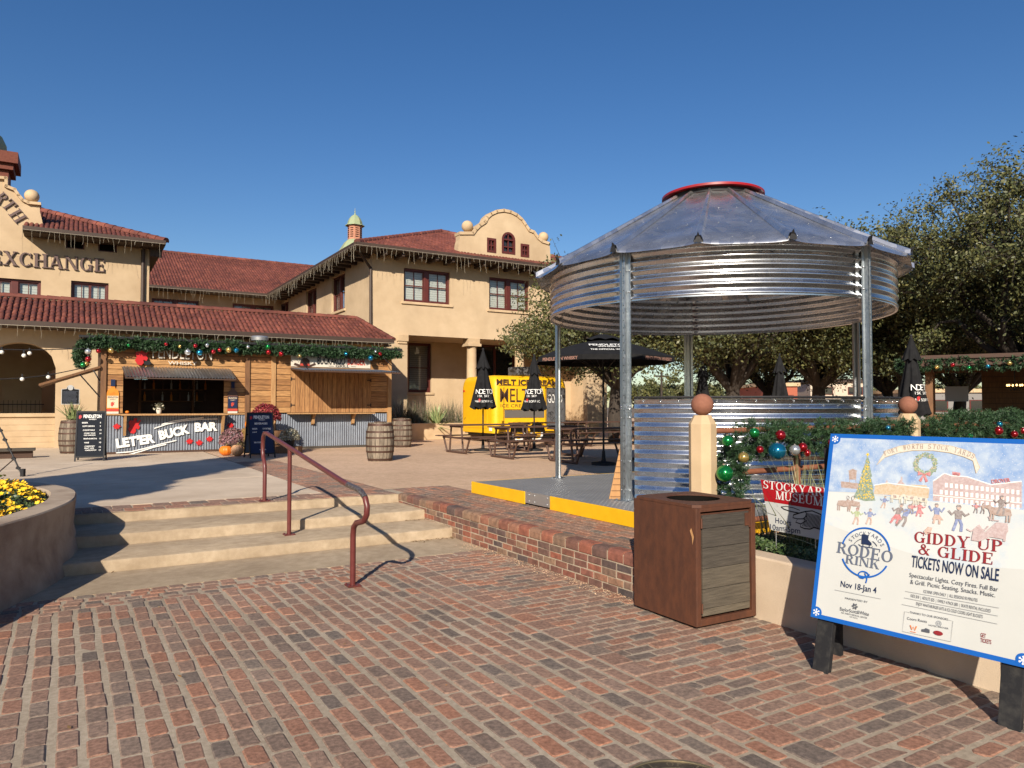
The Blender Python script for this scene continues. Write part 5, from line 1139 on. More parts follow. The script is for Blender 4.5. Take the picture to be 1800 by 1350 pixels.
icicles('icicle_lights', 'icicle lights along the receding side eave of the right wing', [((UR0 - OV - .15, VR - OV - .1, ZE_ - .1), (UR0 - OV - .15, VM - OV, ZE_ - .1))], 5)
# parapet gable
PVp = VR - .30
def pp_(*ps): return [onv(x, y, PVp) for x, y in ps]
out = pp_((805, 441), (806, 428), (809, 418), (808, 410), (831, 410), (836, 403), (843, 396), (851, 391), (853, 389), (856, 382), (863, 376), (873, 371.5), (885, 370), (897, 372.5), (908, 378), (917, 386), (924, 396), (930, 405), (938, 408), (945, 418), (952, 424), (964, 428), (966, 428.5), (967, 440), (968, 462))
za = onv(895, 405, PVp)
wins = [(onv(856, 417.5, PVp), onv(872, 445, PVp)), (onv(882, 420, PVp), onv(905.5, 448, PVp)), (onv(915, 428, PVp), onv(930, 453, PVp))]
# cut the wall into columns so that the three windows are real openings
def outline_z(poly, u):
    zs = []
    for i in range(len(poly) - 1):
        (a, b), (c, d) = poly[i], poly[i + 1]
        if min(a, c) <= u <= max(a, c) and abs(c - a) > 1e-6: zs.append(b + (d - b) * (u - a) / (c - a))
    return max(zs) if zs else None
zb0 = min(out[0][1], out[-1][1]) - .35
us = sorted({p[0] for p in out} | {wn[0][0] for wn in wins} | {wn[1][0] for wn in wins} | {wins[1][0][0] + (wins[1][1][0] - wins[1][0][0]) * k / 8 for k in range(9)})
mb = MB(); ac = ((wins[1][0][0] + wins[1][1][0]) / 2, wins[1][0][1]); ar = (wins[1][1][0] - wins[1][0][0]) / 2
def wtop(k, u): return wins[k][0][1] if k != 1 else ac[1] + math.sqrt(max(0, ar * ar - (u - ac[0]) ** 2))
for a, b in zip(us, us[1:]):
    if b - a < 1e-4: continue
    z0_, z1_ = outline_z(out, a + 1e-5), outline_z(out, b - 1e-5)
    if z0_ is None or z1_ is None: continue
    k = next((i for i, wn in enumerate(wins) if wn[0][0] - 1e-4 <= a and b <= wn[1][0] + 1e-4), None)
    if k is None: mb.prism([(a, zb0), (b, zb0), (b, z1_), (a, z0_)], VZ(PVp), 0, .38)
    else: mb.prism([(a, zb0), (b, zb0), (b, wins[k][1][1]), (a, wins[k][1][1])], VZ(PVp), 0, .38); mb.prism([(a, wtop(k, a)), (b, wtop(k, b)), (b, z1_), (a, z0_)], VZ(PVp), 0, .38)
par = bo('gable_parapet', mb, M['stucco'])
cop = MB(); ol = out[3:22]
for i in range(len(ol) - 1):
    a, b = Vector((ol[i][0], PVp + .19, ol[i][1])), Vector((ol[i + 1][0], PVp + .19, ol[i + 1][1])); d = (b - a).normalized() * .03; cop.bar(a - d, b + d, .50, .13)
bsub('coping', cop, M['trim'], par)
for px, py, q in ((821.5, 398, 10), (955, 417, 9.5)):
    c = onv(px, py, PVp + .19); bo('ball_finial', MB().ball((c[0], PVp + .19, c[1]), q * 32.5 / F, 20), M['trim'], smooth=80)
for k, wn in enumerate(wins):
    a, b, c, d = wn[0][0], wn[1][0], wn[1][1], wn[0][1]; fr = MB(); t_ = .10; y0_, y1_ = PVp - .02, PVp + .10
    fr.box(a, a + t_, y0_, y1_, c, d).box(b - t_, b, y0_, y1_, c, d).box(a + t_, b - t_, y0_, y1_, c, c + t_)
    if k == 1:
        n = 12
        for i in range(n):
            g0, g1 = math.pi * i / n, math.pi * (i + 1) / n; fr.prism([(ac[0] + ar * math.cos(g0), d + ar * math.sin(g0)), (ac[0] + ar * math.cos(g1), d + ar * math.sin(g1)), (ac[0] + (ar - t_) * math.cos(g1), d + (ar - t_) * math.sin(g1)), (ac[0] + (ar - t_) * math.cos(g0), d + (ar - t_) * math.sin(g0))], VZ(0), y0_, y1_)
        fr.box(a + t_, b - t_, y0_, y1_, d - .03, d + .03)
    else: fr.box(a + t_, b - t_, y0_, y1_, d - t_, d)
    fr.box((a + b) / 2 - .025, (a + b) / 2 + .025, y0_ + .03, y1_ - .03, c + t_, d - (.0 if k == 1 else t_)).box(a + t_, b - t_, y0_ + .034, y1_ - .034, (c + d) / 2 - .025, (c + d) / 2 + .025)
    if k == 1: fr.box(ac[0] - .025, ac[0] + .025, y0_ + .03, y1_ - .03, d + .03, d + ar - t_)
    f = bo('gable_window', fr, M['winframe']); bsub('pane', MB().box(a + .02, b - .02, PVp + .12, PVp + .14, c + .02, d - .02 + (ar * .75 if k == 1 else 0)), M['glass'], f)
# small tiled return of the parapet
# --- middle block ---------------------------------------------------------
UM0 = -4
mh = []
for q in ((267, 523.5, 349, 560), (409, 533, 481, 560)):
    a, b = onv(q[0], q[1], VM), onv(q[2], q[3], VM); mh.append((a[0], b[0], a[1] - 2.0, a[1]))
bo('middle_wall', wall_v(UM0, UR0 + .0, VM, VM + .3, ZU, ZE_ - .02, mh), M['stucco'])
for h in mh: window(*h, VM, blind='blind2')
zmr = 11.25; vmr = VM + 6.6
tileplane('roof', (UM0 - 5, VM - OV, ZE_), (UR0 + 3.4, VM - OV, ZE_), (UM0 - 5, vmr, zmr - .0), (UR0 + 3.4, vmr, zmr), seed=4)
ridge('ridge_cap', (UM0 - 5, vmr, zmr + .03), (UR0 + 6, vmr, zmr + .03))
bo('roof_back', MB().poly([(UM0 - 5, vmr, zmr - .05), (UR0 + 6, vmr, zmr - .05), (UR0 + 6, vmr + 7, ZE_), (UM0 - 5, vmr + 7, ZE_)]), M['tilepan'])
gutter((UM0, VM - OV - .07, ZE_ - .05), (UR0 - OV, VM - OV - .07, ZE_ - .05)); bo('soffit', MB().box(UM0, UR0, VM - OV, VM, ZE_ - .14, ZE_ - .06), M['soffit'])
icicles('icicle_lights', 'icicle lights along the set back middle eave', [((UM0 + 2, VM - OV - .15, ZE_ - .1), (UR0 - OV, VM - OV - .15, ZE_ - .1))], 6)
# --- left wing ------------------------------------------------------------
d_ = 28.6; lc = sat(262, 500, d_); UL1, VL = lc[0], lc[1]; UL0 = UL1 - 16
def lw(*q): a = onv(q[0], q[1], VL); b = onv(q[2], q[3], VL); return a[0], b[0], b[1], a[1]
lwin = [(lambda h: (h[0], h[1], h[3] - 2.0, h[3]))(lw(*q)) for q in ((-22, 486.5, 72, 500), (125, 493, 191, 500))]
vent = [lw(115.5, 419, 148.5, 439), lw(173, 425.5, 205.5, 444.5)]
zL = onv(262, 428, VL)[1] + .15
bo('front_wall', wall_v(UL0, UL1, VL, VL + .3, ZU, zL, lwin + vent), M['stucco'])
bo('side_wall', MB().box(UL1 - .3, UL1, VL + .3, VM + 4, ZU, zL), M['stucco'])
for h in lwin: window(*h, VL)
for h in vent: a, b, c, d = h; f = bo('vent_window', MB().box(a, b, VL + .08, VL + .16, d - .05, d).box(a, b, VL + .08, VL + .16, c, c + .05).box(a, a + .05, VL + .08, VL + .16, c + .05, d - .05).box(b - .05, b, VL + .08, VL + .16, c + .05, d - .05), M['winframe']); bsub('pane', MB().box(a + .05, b - .05, VL + .12, VL + .14, c + .05, d - .05), M['dark'], f)
el = onv(40, 399, VL - OV); er = onv(291, 426, VL - OV); ZL = (el[1] + er[1]) / 2; UE = er[0]
apx = onv(75, 364, VL + 4.2); zt_ = apx[1]; ur = apx[0]
tileplane('roof', (el[0], VL - OV, ZL), (UE, VL - OV, ZL), (UE - 5.3 if False else el[0], VL + 4.4, zt_), (UE - 5.3, VL + 4.4, zt_), pitch=.155, seed=5)
tileplane('roof', (UE, VL - OV, ZL), (UE, VM + 6, ZL), (UE - 5.3, VL + 4.4, zt_), (UE - 5.3, VM + 6, zt_), pitch=.155, seed=6)
bo('roof_back', MB().poly([(el[0] - 9, VL, ZL + .3), (el[0], VL, ZL + .3), (el[0], VL + 4.4, zt_ - .1), (el[0] - 9, VL + 4.4, zt_ - .1)]), M['tilepan'])
ridge('hip_cap', (UE, VL - OV, ZL + .05), (UE - 5.3, VL + 4.4, zt_ + .05), rad=.15); ridge('ridge_cap', (el[0], VL + 4.4, zt_ + .03), (UE - 5.3, VL + 4.4, zt_ + .03))
bo('soffit', MB().box(el[0], UE, VL - OV, VL, ZL - .14, ZL - .06).box(UL1, UE, VL, VM, ZL - .14, ZL - .06), M['soffit']); gutter((el[0], VL - OV - .07, ZL - .04), (UE, VL - OV - .07, ZL - .04))
bo('bracket', MB().box(UL1, UE - .05, VL - .2, VL, ZL - .45, ZL - .14), M['fascia'])
g0 = onv(251, 470, VL); bo('downspout', MB().tube([(g0[0], VL - .08, ZL - .2), (g0[0], VL - .08, 4.6)], .07, 8), M['fascia'], smooth=40)
icicles('icicle_lights', 'icicle lights under the eave of the lettered left wing', [((el[0], VL - OV - .15, ZL - .1), (UE, VL - OV - .15, ZL - .1))], 7)
PVl = VL - .006
gl = [onv(x, y, PVl) for x, y in ((-60, 265), (-35, 285), (-12, 312), (11, 314), (11, 328), (26, 334), (33, 344), (40, 352), (50, 357), (70, 359), (70, 372), (73, 383), (75, 393), (40, 402))]
zbl = ZL - .9
mb = MB().prism([(gl[0][0], zbl)] + gl + [(gl[-1][0], zbl)], VZ(PVl), 0, .30); par = bo('gable_parapet', mb, M['stucco'])
cop = MB()
for a_, b_ in zip(gl[:9], gl[1:10]):
    a, b = Vector((a_[0], PVl + .1, a_[1])), Vector((b_[0], PVl + .1, b_[1])); d = (b - a).normalized() * .04; cop.bar(a - d, b + d, .44, .10)
bsub('coping', cop, M['trim'], par)
c = onv(56, 345, PVl + .1); bo('ball_finial', MB().ball((c[0], PVl + .1, c[1]), .245, 20), M['trim'], smooth=80)
# raised letters
LF = lambda x, y, d: (x, PVl - .04 - d, y)
LF2 = lambda x, y, d: (x, PVl - .03 - d, y)
def slab_relief(s, p0, p1, h, fn, depth):
    vs, fs, asp = word(s, slab=True); ax, ay = p1[0] - p0[0], p1[1] - p0[1]; ln = math.hypot(ax, ay); nx, ny = -ay / ln, ax / ln; mb = MB()
    for f in fs:
        P = [(p0[0] + ax * vs[i][0] + nx * h * vs[i][1], p0[1] + ay * vs[i][0] + ny * h * vs[i][1]) for i in f]; mb.prism(P, fn, -.03, depth + vs[f[0]][2] * .02)
    return mb
bo('wall_lettering', slab_relief('EXCHANGE', onv(-19, 464, VL), onv(185, 479, VL), onv(100, 448, VL)[1] - onv(100, 472, VL)[1], LF, .03), M['letterbrown'])
for ch, a, b, hpx in (('R', (-13, 349), (-1, 361), 24), ('T', (1, 361), (13, 373), 24), ('H', (14, 377), (29, 394), 24)):
    bo('gable_lettering', slab_relief(ch, onv(*a, VL), onv(*b, VL), .43, LF2, .03), M['letterbrown'])
# --- cupolas on the roof ---------------------------------------------------
def cupola(px, ytop, d, sc, name='cupola'):
    c = sat(px, ytop, d); u, v, zt = c; n = 8; rot = R(22.5)
    k = lambda prof: [(q * sc, zt - z * sc) for q, z in prof]
    f = bo(name, MB().lathe(k([(.74, 2.9), (.74, 1.5), (.80, 1.48), (.80, 1.34), (.74, 1.3)]), n, (u, v, 0), a0=rot, a1=rot + 2 * math.pi), M['louvre'])
    bsub('cupola_dome', MB().lathe(k([(1.02, 1.36), (1.0, 1.28), (.80, 1.22), (.74, .9), (.58, .55), (.34, .28), (.12, .16), (.06, .02), (.0001, -.02)]), n, (u, v, 0), a0=rot, a1=rot + 2 * math.pi), M['copper'], f)
    bsub('cupola_skirt', MB().lathe(k([(2.1, 4.45), (1.75, 4.2), (1.45, 3.7), (1.1, 3.15), (.80, 2.86)]), n, (u, v, 0), a0=rot, a1=rot + 2 * math.pi), M['copper'], f)
    bsub('cupola_base', MB().lathe(k([(1.7, 8), (1.7, 4.9), (1.85, 4.7), (1.95, 4.46)]), n, (u, v, 0), a0=rot, a1=rot + 2 * math.pi), M['louvre'], f)
    mb = MB()
    for i in range(n):
        a = rot + (i + .5) * 2 * math.pi / n; e = Vector((math.cos(a), math.sin(a), 0)); t = Vector((-e.y, e.x, 0)); ap_ = .74 * math.cos(math.pi / 8) * sc
        for j in range(5):
            p = Vector((u, v, zt - (1.68 + j * .22) * sc)) + e * (ap_ + .004); mb.bar(p - t * .17 * sc, p + t * .17 * sc, .02, .085 * sc, t=.5)
    bsub('cupola_louvre', mb, M['dark'], f); bsub('finial', MB().tube([(u, v, zt - .02), (u, v, zt + .55 * sc)], [.05 * sc, .012 * sc], 6).ball((u, v, zt + .18 * sc), .07 * sc, 8), M['copper'], f)
cupola(624, 375, 47, .62)
c = sat(-8, 248, 36); u, v, zt = c
bt_ = bo('bell_tower', MB().box(u - 1.0, u + .62, v - .8, v + .8, ZE_, zt - 1.6), M['redbrick'])
bsub('tower_cornice', MB().box(u - 1.2, u + .82, v - 1.0, v + 1.0, zt - 1.6, zt - 1.3).box(u - 1.4, u + 1.02, v - 1.2, v + 1.2, zt - 1.3, zt - .75), M['redbrick'], bt_)
bsub('tower_dome', MB().lathe([(.95, zt - .75), (.92, zt - .2), (.72, zt + .25), (.4, zt + .5), (.0001, zt + .62)], 8, (u - .45, v, 0)), M['copper'], bt_)
# --- arcade ----------------------------------------------------------------
VE, VRg, ZEa, ZRg = 15.44, 17.45, 4.03, 4.98
ue1 = 6.05; ur1 = 5.35; u0_ = -16
tileplane('arcade_roof', (u0_, VE, ZEa), (ue1, VE, ZEa), (u0_, VRg, ZRg), (ur1, VRg, ZRg), pitch=.155, row=.33, seed=8)
tileplane('arcade_roof', (ue1, VE, ZEa), (ue1 + .05, VRg + 1.9, ZEa), (ur1, VRg, ZRg), (ur1, VRg + .02, ZRg), pitch=.155, row=.33, seed=9)
bo('arcade_roof_back', MB().poly([(u0_, VRg, ZRg - .03), (ur1, VRg, ZRg - .03), (ue1, VRg + 2, ZEa), (u0_, VRg + 2, ZEa)]), M['tilepan'])
ridge('arcade_ridge_cap', (u0_, VRg, ZRg + .05), (ur1, VRg, ZRg + .05), rad=.11, seg=.37); ridge('arcade_hip_cap', (ue1, VE, ZEa + .05), (ur1, VRg, ZRg + .05), rad=.10, seg=.35)
gutter((u0_, VE - .06, ZEa - .03), (ue1, VE - .06, ZEa - .03), 'arcade_gutter')
icicles('icicle_lights', 'icicle lights along the low arcade eave above the wooden stalls', [((u0_ + 3, VE - .14, ZEa - .1), (ue1, VE - .14, ZEa - .1))], 8, step=.17, lmax=.42)
VW = VE + .72
ax0 = onv(98, 650, VW); axc = onv(36, 602, VW); hw = ax0[0] - axc[0]; zap = axc[1]; zsill = onv(50, 727, VW)[1]; gapu = hw * 2 + 1.25
cs = [q for q in (axc[0] + i * gapu for i in range(-2, 8)) if q + hw < ue1 - .4]
mb = MB(); u = cs[0] - hw - 2; ztop = ZEa - .05
for c in cs:
    mb.box(u, c - hw, VW, VW + .45, ZU, ztop); n = 16
    for i in range(n):
        a, b = c - hw + 2 * hw * i / n, c - hw + 2 * hw * (i + 1) / n; f = lambda q: zap - hw * .82 + .82 * math.sqrt(max(0, hw * hw - (q - c) ** 2))
        mb.prism([(a, f(a)), (b, f(b)), (b, ztop), (a, ztop)], VZ(VW), 0, .45)
    u = c + hw
mb.box(u, ue1 - .1, VW, VW + .45, ZU, ztop); bo('arcade_wall', mb, M['stucco'])
for c in cs:
    mb = MB(); z = ZU; i = 0
    while z < zsill - .12: mb.box(c - hw, c + hw, VW + .12 + (i % 2) * .004, VW + .3, z, z + .172); z += .175; i += 1
    mb.box(c - hw, c + hw, VW + .06, VW + .36, zsill - .1, zsill); bo('arch_infill', mb, M['trim'], bevel=.006)
bo('soffit', MB().box(u0_, ue1 - .05, VE, VW, ZEa - .12, ZEa - .06), M['soffit'])
# the passage behind: rear wall with smaller arches, floor, ceiling
VB_ = VW + 4.6; mb = MB(); hw2 = .95; u = cs[0] - 4
for c in [q + 1.35 for q in cs[:4]]:
    mb.box(u, c - hw2, VB_, VB_ + .3, ZU, ztop); n = 12
    for i in range(n):
        a, b = c - hw2 + 2 * hw2 * i / n, c - hw2 + 2 * hw2 * (i + 1) / n; f = lambda q: 3.15 - hw2 + math.sqrt(max(0, hw2 * hw2 - (q - c) ** 2)); mb.prism([(a, f(a)), (b, f(b)), (b, ztop), (a, ztop)], VZ(VB_), 0, .3)
    u = c + hw2
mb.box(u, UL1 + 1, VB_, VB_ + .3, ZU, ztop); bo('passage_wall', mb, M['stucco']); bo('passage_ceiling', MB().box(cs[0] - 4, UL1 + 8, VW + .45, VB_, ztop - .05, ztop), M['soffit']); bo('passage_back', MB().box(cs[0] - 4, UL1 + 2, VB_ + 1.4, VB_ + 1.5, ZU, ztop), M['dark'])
fn = thing('iron_fence', 'black iron fence inside the shaded arch at the far left', 'fence', W(cs[1] + 0, VW + 2.2, ZU)); mb = MB()
for i in range(30): mb.box(i * .12 - .006, i * .12 + .006, -.006, .006, 0, 1.45)
obj('picket', mb, M['black'], fn); obj('rail', MB().box(-.1, 3.6, -.012, .012, 1.3, 1.33).box(-.1, 3.6, -.012, .012, .15, .18), M['black'], fn)
# low planter wall in front of the right wing, with grasses
lp = thing('wing_planter', 'low cream planter wall with grasses in front of the right wing', 'planter', W(6.4, 15.2, ZU)); wp_ = 9
obj('planter_wall', MB().box(0, wp_, 0, .25, 0, .62).box(0, .25, .25, 2.9, 0, .62).box(wp_ - .25, wp_, .25, 2.9, 0, .62), M['trim'], lp, bevel=.015); obj('soil', MB().box(.25, wp_ - .25, .25, 2.9, .02, .52), M['soil'], lp)
for i, (px, d, n, ln, lb) in enumerate(((712, 28.5, 420, 1.15, 'left of the agave'), (738, 28.8, 380, 1.1, 'directly behind the agave'), (790, 29.2, 420, 1.15, 'right of the agave by the yellow trailer'))):
    c = atd(px, 745, d); plant('muhly_grass', f'purplish muhly grass clump {lb} in the wing planter', 'grass plant', (c.x, c.y, ZU + .5), blades(n, ln, .016, .5, 40 + i, 0, .8, base=.28), M['muhly'], 'muhly grasses')
c = atd(767, 745, 27.6); plant('agave', 'pale green spiky agave in the wing planter left of the yellow trailer', 'agave', (c.x, c.y, ZU + .5), blades(70, .85, .07, .75, 50, 0, .15, lo=.7), M['agave'])
# ================================================================== WOODEN BAR STALL
VBR = 11.83
def bf(px, py): return onv(px, py, VBR)
B0 = (-3.42, VBR, ZU); ub0, ub1, ug1 = -3.42, bf(437, 700)[0], bf(688, 700)[0]
bar = thing('bar_stall', 'wooden whisky bar stall with corrugated iron skirt and raised metal awning', 'bar stall', W(*B0))
BF = lambda x, y, d: (x, VBR - d, y)
def so(name, mb, m, parent=bar, org=B0, **k): return obj(name, mb, m, parent, org=org, **k)
zc = 1.40; zr = 3.34
def planks(mb, u0, u1, z0, z1, v0, v1, h=.145, seed=1, holes=()):
    r = random.Random(seed); z = z0
    while z < z1 - .02:
        zz = min(z + h, z1); segs = [(u0, u1)]
        for a, b, c, d in holes:
            if c < (z + zz) / 2 < d:
                segs = [q for s in segs for q in ((s[0], min(s[1], a)), (max(s[0], b), s[1])) if q[1] - q[0] > .02]
        for a, b in segs: x = r.uniform(-.003, .003); mb.box(a, b, v0 + x, v1, z + .013, zz, t=r.random())
        z = zz
    return mb
def vplanks(mb, u0, u1, z0, z1, v0, v1, w=.13, seed=1):
    r = random.Random(seed); n = max(1, round((u1 - u0) / w)); w = (u1 - u0) / n
    for i in range(n): mb.box(u0 + i * w + .010, u0 + (i + 1) * w, v0 + r.uniform(-.003, .003), v1, z0, z1, t=r.random())
    return mb
def iron(u0, u1, z0, z1, v, pitch=.068, amp=.011, n=8):
    k = int((u1 - u0) / pitch * n); mb = MB(); vs = []
    for i in range(k + 1): u = u0 + (u1 - u0) * i / k; d = amp * math.sin(2 * math.pi * (u - u0) / pitch); vs += [(u, v + d, z0), (u, v + d, z1)]
    return mb.add(vs, [(2 * i, 2 * i + 2, 2 * i + 3, 2 * i + 1) for i in range(k)])
op0, op1 = bf(216, 700)[0], bf(394, 700)[0]; ozt = bf(300, 655)[1]; ozb = zc + .02
so('plank_wall', planks(MB(), ub0 + .14, ub1 - .1, zc + .02, zr, VBR + .03, VBR + .06, seed=3, holes=[(op0, op1, ozb, ozt)]), M['plank'])
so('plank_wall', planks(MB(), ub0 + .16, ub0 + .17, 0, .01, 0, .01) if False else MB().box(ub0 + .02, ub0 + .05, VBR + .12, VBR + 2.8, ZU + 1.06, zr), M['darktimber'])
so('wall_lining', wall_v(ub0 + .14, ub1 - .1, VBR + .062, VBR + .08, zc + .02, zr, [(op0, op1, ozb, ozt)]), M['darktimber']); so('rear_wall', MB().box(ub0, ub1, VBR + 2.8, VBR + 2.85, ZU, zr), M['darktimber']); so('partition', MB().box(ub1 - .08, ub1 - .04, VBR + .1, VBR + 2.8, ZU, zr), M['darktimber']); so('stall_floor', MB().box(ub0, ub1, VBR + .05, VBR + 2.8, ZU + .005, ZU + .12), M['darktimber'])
for u in (ub0, ub1 - .1): so('corner_post', MB().box(u, u + .13, VBR - .02, VBR + .11, ZU, zr), M['timber'], bevel=.006)
skirt = so('iron_skirt', iron(ub0 + .13, ub1 - .1, ZU + .05, zc - .02, VBR + .02), M['oldiron'], smooth=60)
so('base_board', MB().box(ub0, ub1, VBR - .01, VBR + .05, ZU, ZU + .06), M['darktimber'])
so('counter', MB().box(ub0 + .13, ub1 - .1, VBR - .02, VBR + .3, zc - .02, zc + .015).box(op0 - .05, op1 + .05, VBR - .34, VBR - .02, zc - .03, zc + .015), M['lighttimber'], bevel=.004)
for u in (op0 + .02, op1 - .08):
    mb = MB().prism([(VBR - .32, zc - .03), (VBR - .02, zc - .03), (VBR - .02, zc - .56), (VBR - .08, zc - .56)], lambda x, y, d: (u + d, x, y), 0, .06); so('bracket', mb, M['lighttimber'])
# raised awning of corrugated iron
awb, awf = bf(300, 646)[1], onv(300, 663.5, VBR - .62)[1]
mb = MB(); k = int((op1 - op0 + .3) / .076 * 8); vs = []
for i in range(k + 1):
    u = op0 - .05 + (op1 - op0 + .2) * i / k; d = .012 * math.sin(2 * math.pi * (u - op0) / .076); vs += [(u, VBR - .02, awb + d), (u + .06, VBR - .62, awf + d)]
so('awning', mb.add(vs, [(2 * i, 2 * i + 1, 2 * i + 3, 2 * i + 2) for i in range(k)]), M['awningiron'], smooth=60)
mb = MB().bar((op0 + .01, VBR - .6, awf - .03), (op1 + .2, VBR - .6, awf - .03), .05, .03).bar((op0, VBR, awb - .03), (op0 + .03, VBR - .6, awf - .03), .03, .03).bar((op1 + .12, VBR, awb - .03), (op1 + .17, VBR - .6, awf - .03), .03, .03); so('awning_frame', mb, M['darktimber'])
# side hatch swung out at the left
ha = bf(167, 648); hb = sat(84, 681, 16.9); mb = MB(); A1, A2 = Vector((ub0 + .0, VBR + .3, 2.62)), Vector((ub0, VBR + 1.9, 2.62)); Dn = Vector((-1.35, -.1, -.50)); mb.add([A1, A2, A2 + Dn, A1 + Dn, A1 + Vector((0, 0, .06)), A2 + Vector((0, 0, .06)), A2 + Dn + Vector((0, 0, .06)), A1 + Dn + Vector((0, 0, .06))], [(0, 1, 2, 3), (7, 6, 5, 4), (0, 3, 7, 4), (1, 5, 6, 2), (3, 2, 6, 7)]); so('side_hatch', mb, M['timber'])
so('hatch_strut', MB().tube([A1 + Dn * .35, Vector((ub0, VBR + .3, 1.85))], .018, 6).tube([A1 + Dn * .12, Vector((ub0 + .02, VBR + .12, 2.2))], .015, 6), M['black'])
so('roof', MB().prism([(VBR - .26, zr + .02), (VBR + 3.1, zr + .16), (VBR + 3.1, zr + .22), (VBR - .26, zr + .08)], lambda x, y, d: (d, x, y), ub0 - .5, ub1 + .0), M['black'])
# inside: shelves, bottles, a lit beer sign
mb = MB()
for z in (1.75, 2.1, 2.45): mb.box(op0 + .5, op1 - .2, VBR + 2.45, VBR + 2.75, z, z + .03)
mb.box(op0 + .55, op0 + .6, VBR + 2.45, VBR + 2.75, ZU, 2.9).box(op1 - .5, op1 - .45, VBR + 2.45, VBR + 2.75, ZU, 2.9); so('back_shelf', mb, M['timber'])
for i in range(16):
    q = MB().lathe([(.035, 0), (.035, .16), (.012, .21), (.012, .27), (.0001, .27)], 8); o = obj('bottle', q, M[('whisky', 'whiskydark', 'aluminium')[i % 3]], smooth=50); o.location = W(op0 + .7 + (i % 8) * .24, VBR + 2.58, 1.78 + (i // 8) * .35)
    tag(o, ('%s bottle from the left on the %s shelf inside the dark bar' % (ORD[i % 8], ('lower', 'upper')[i // 8])), 'bottle', 'bottles on the bar shelves')
mb = MB(); a, b = bf(236, 667), bf(259, 667.5); put(mb, 'LIGHT BEER', a, b, .065, lambda x, y, d: (x, VBR - .0 - d, y), bold=.02, dz=.06); so('neon_sign', mb, mat('neon sign', (.5, .7, .7), rough=.4, emit=(.55, .85, .85, .25)))
mb = MB()
for i in range(22): mb.ball((bf(350, 700)[0], VBR + .9, 1.62 + i * .045), .008, 4)
so('bead_light', mb, M['whitebulb'])
def tx(name, items, m, fn, parent=bar, org=B0):
    mb = MB()
    for s, a, b, h, bold in items: put(mb, s, a, b, h, fn, bold=bold, ex=.006)
    return obj(name, mb, m, parent, org=org)
mb = MB(); zh = .20; put(mb, "LET'ER", bf(232, 785.5), bf(324, 771), .27, BF, bold=.045, ex=.012) if False else None
for s, a, b in (("LET'ER", (205, 787), (273, 777)), ('BUCK', (281, 772.5), (334, 760.5)), ('BAR', (342, 758), (382, 756))): put(mb, s, bf(*a), bf(*b), .215, lambda x, y, d: (x, VBR - .004 - d, y), bold=.055, ex=.012)
bl = so('stall_lettering', mb, M['white'])
def lines(name, segs, m, wd, dep=.012, parent=bar, org=B0, v=VBR - .010):
    mb = MB()
    for s in segs:
        p = [onv(x, y, VBR) for x, y in s]
        for a, b in zip(p, p[1:]):
            dx, dy = b[0] - a[0], b[1] - a[1]; l = math.hypot(dx, dy); nx, ny = -dy / l * wd / 2, dx / l * wd / 2; mb.prism([(a[0] - nx, a[1] - ny), (b[0] - nx, b[1] - ny), (b[0] + nx, b[1] + ny), (a[0] + nx, a[1] + ny)], VZ(v), -dep, 0)
    return obj(name, mb, m, parent, org=org)
for q_ in [[(271, 753), (295, 745), (320, 740), (350, 737), (382, 736.5)], [(284, 746), (305, 740), (330, 736.5), (358, 734)], [(204, 796), (230, 794), (255, 788), (280, 781), (310, 774)], [(226, 799), (248, 793), (270, 786), (292, 781)]]: lines('swoosh_line', [q_], M['white'], .028)
def leafshape(c, s, rot=0):
    P = [(0, -1), (.12, -.45), (.62, -.62), (.5, -.25), (1, .1), (.68, .2), (.72, .55), (.38, .35), (.35, .75), (.15, .6), (0, 1), (-.15, .6), (-.35, .75), (-.38, .35), (-.72, .55), (-.68, .2), (-1, .1), (-.5, -.25), (-.62, -.62), (-.12, -.45)]
    return [(c[0] + s * (x * math.cos(rot) - y * math.sin(rot)), c[1] + s * (x * math.sin(rot) + y * math.cos(rot))) for x, y in P]
for px, py in ((205, 750), (333, 776), (350, 778.5), (368, 772), (405, 748)): so('maple_leaf', MB().prism(leafshape(bf(px, py), .10), VZ(VBR - .01), -.012, 0), M['red'])
def rider(c, s): return [(c[0] + x * s, c[1] + y * s) for x, y in [(-.5, -.9), (-.1, -1), (.15, -.7), (.1, -.3), (.45, -.45), (.6, -.1), (.4, .2), (.75, .75), (.55, .8), (.3, .45), (.15, .75), (.3, 1), (-.1, 1.05), (-.2, .7), (-.55, .8), (-.75, .45), (-.6, .0), (-.8, -.4)]]
so('rider_mark', MB().prism(rider(bf(237, 749), .20), VZ(VBR - .01), -.012, 0), M['red'])
LB_ = lambda x, y, d: (x, VBR - .02 - d, y)
mb = MB().prism(rider(bf(250, 628), .22), VZ(VBR - .02), -.04, 0); so('logo_rider', mb, M['red'])
mb = MB().prism(circ(*bf(259, 638), .09, 12, 0, 360, .06), VZ(VBR - .02), -.05, -.01); lg = so('logo_brand', mb, M['black'])
tx('logo_lettering', [('PENDLETON', bf(268, 629.5), bf(372, 633), .34, .0), ('WHISKY', bf(295, 640.5), bf(346, 642), .085, .015)], M['offwhite'], LB_)
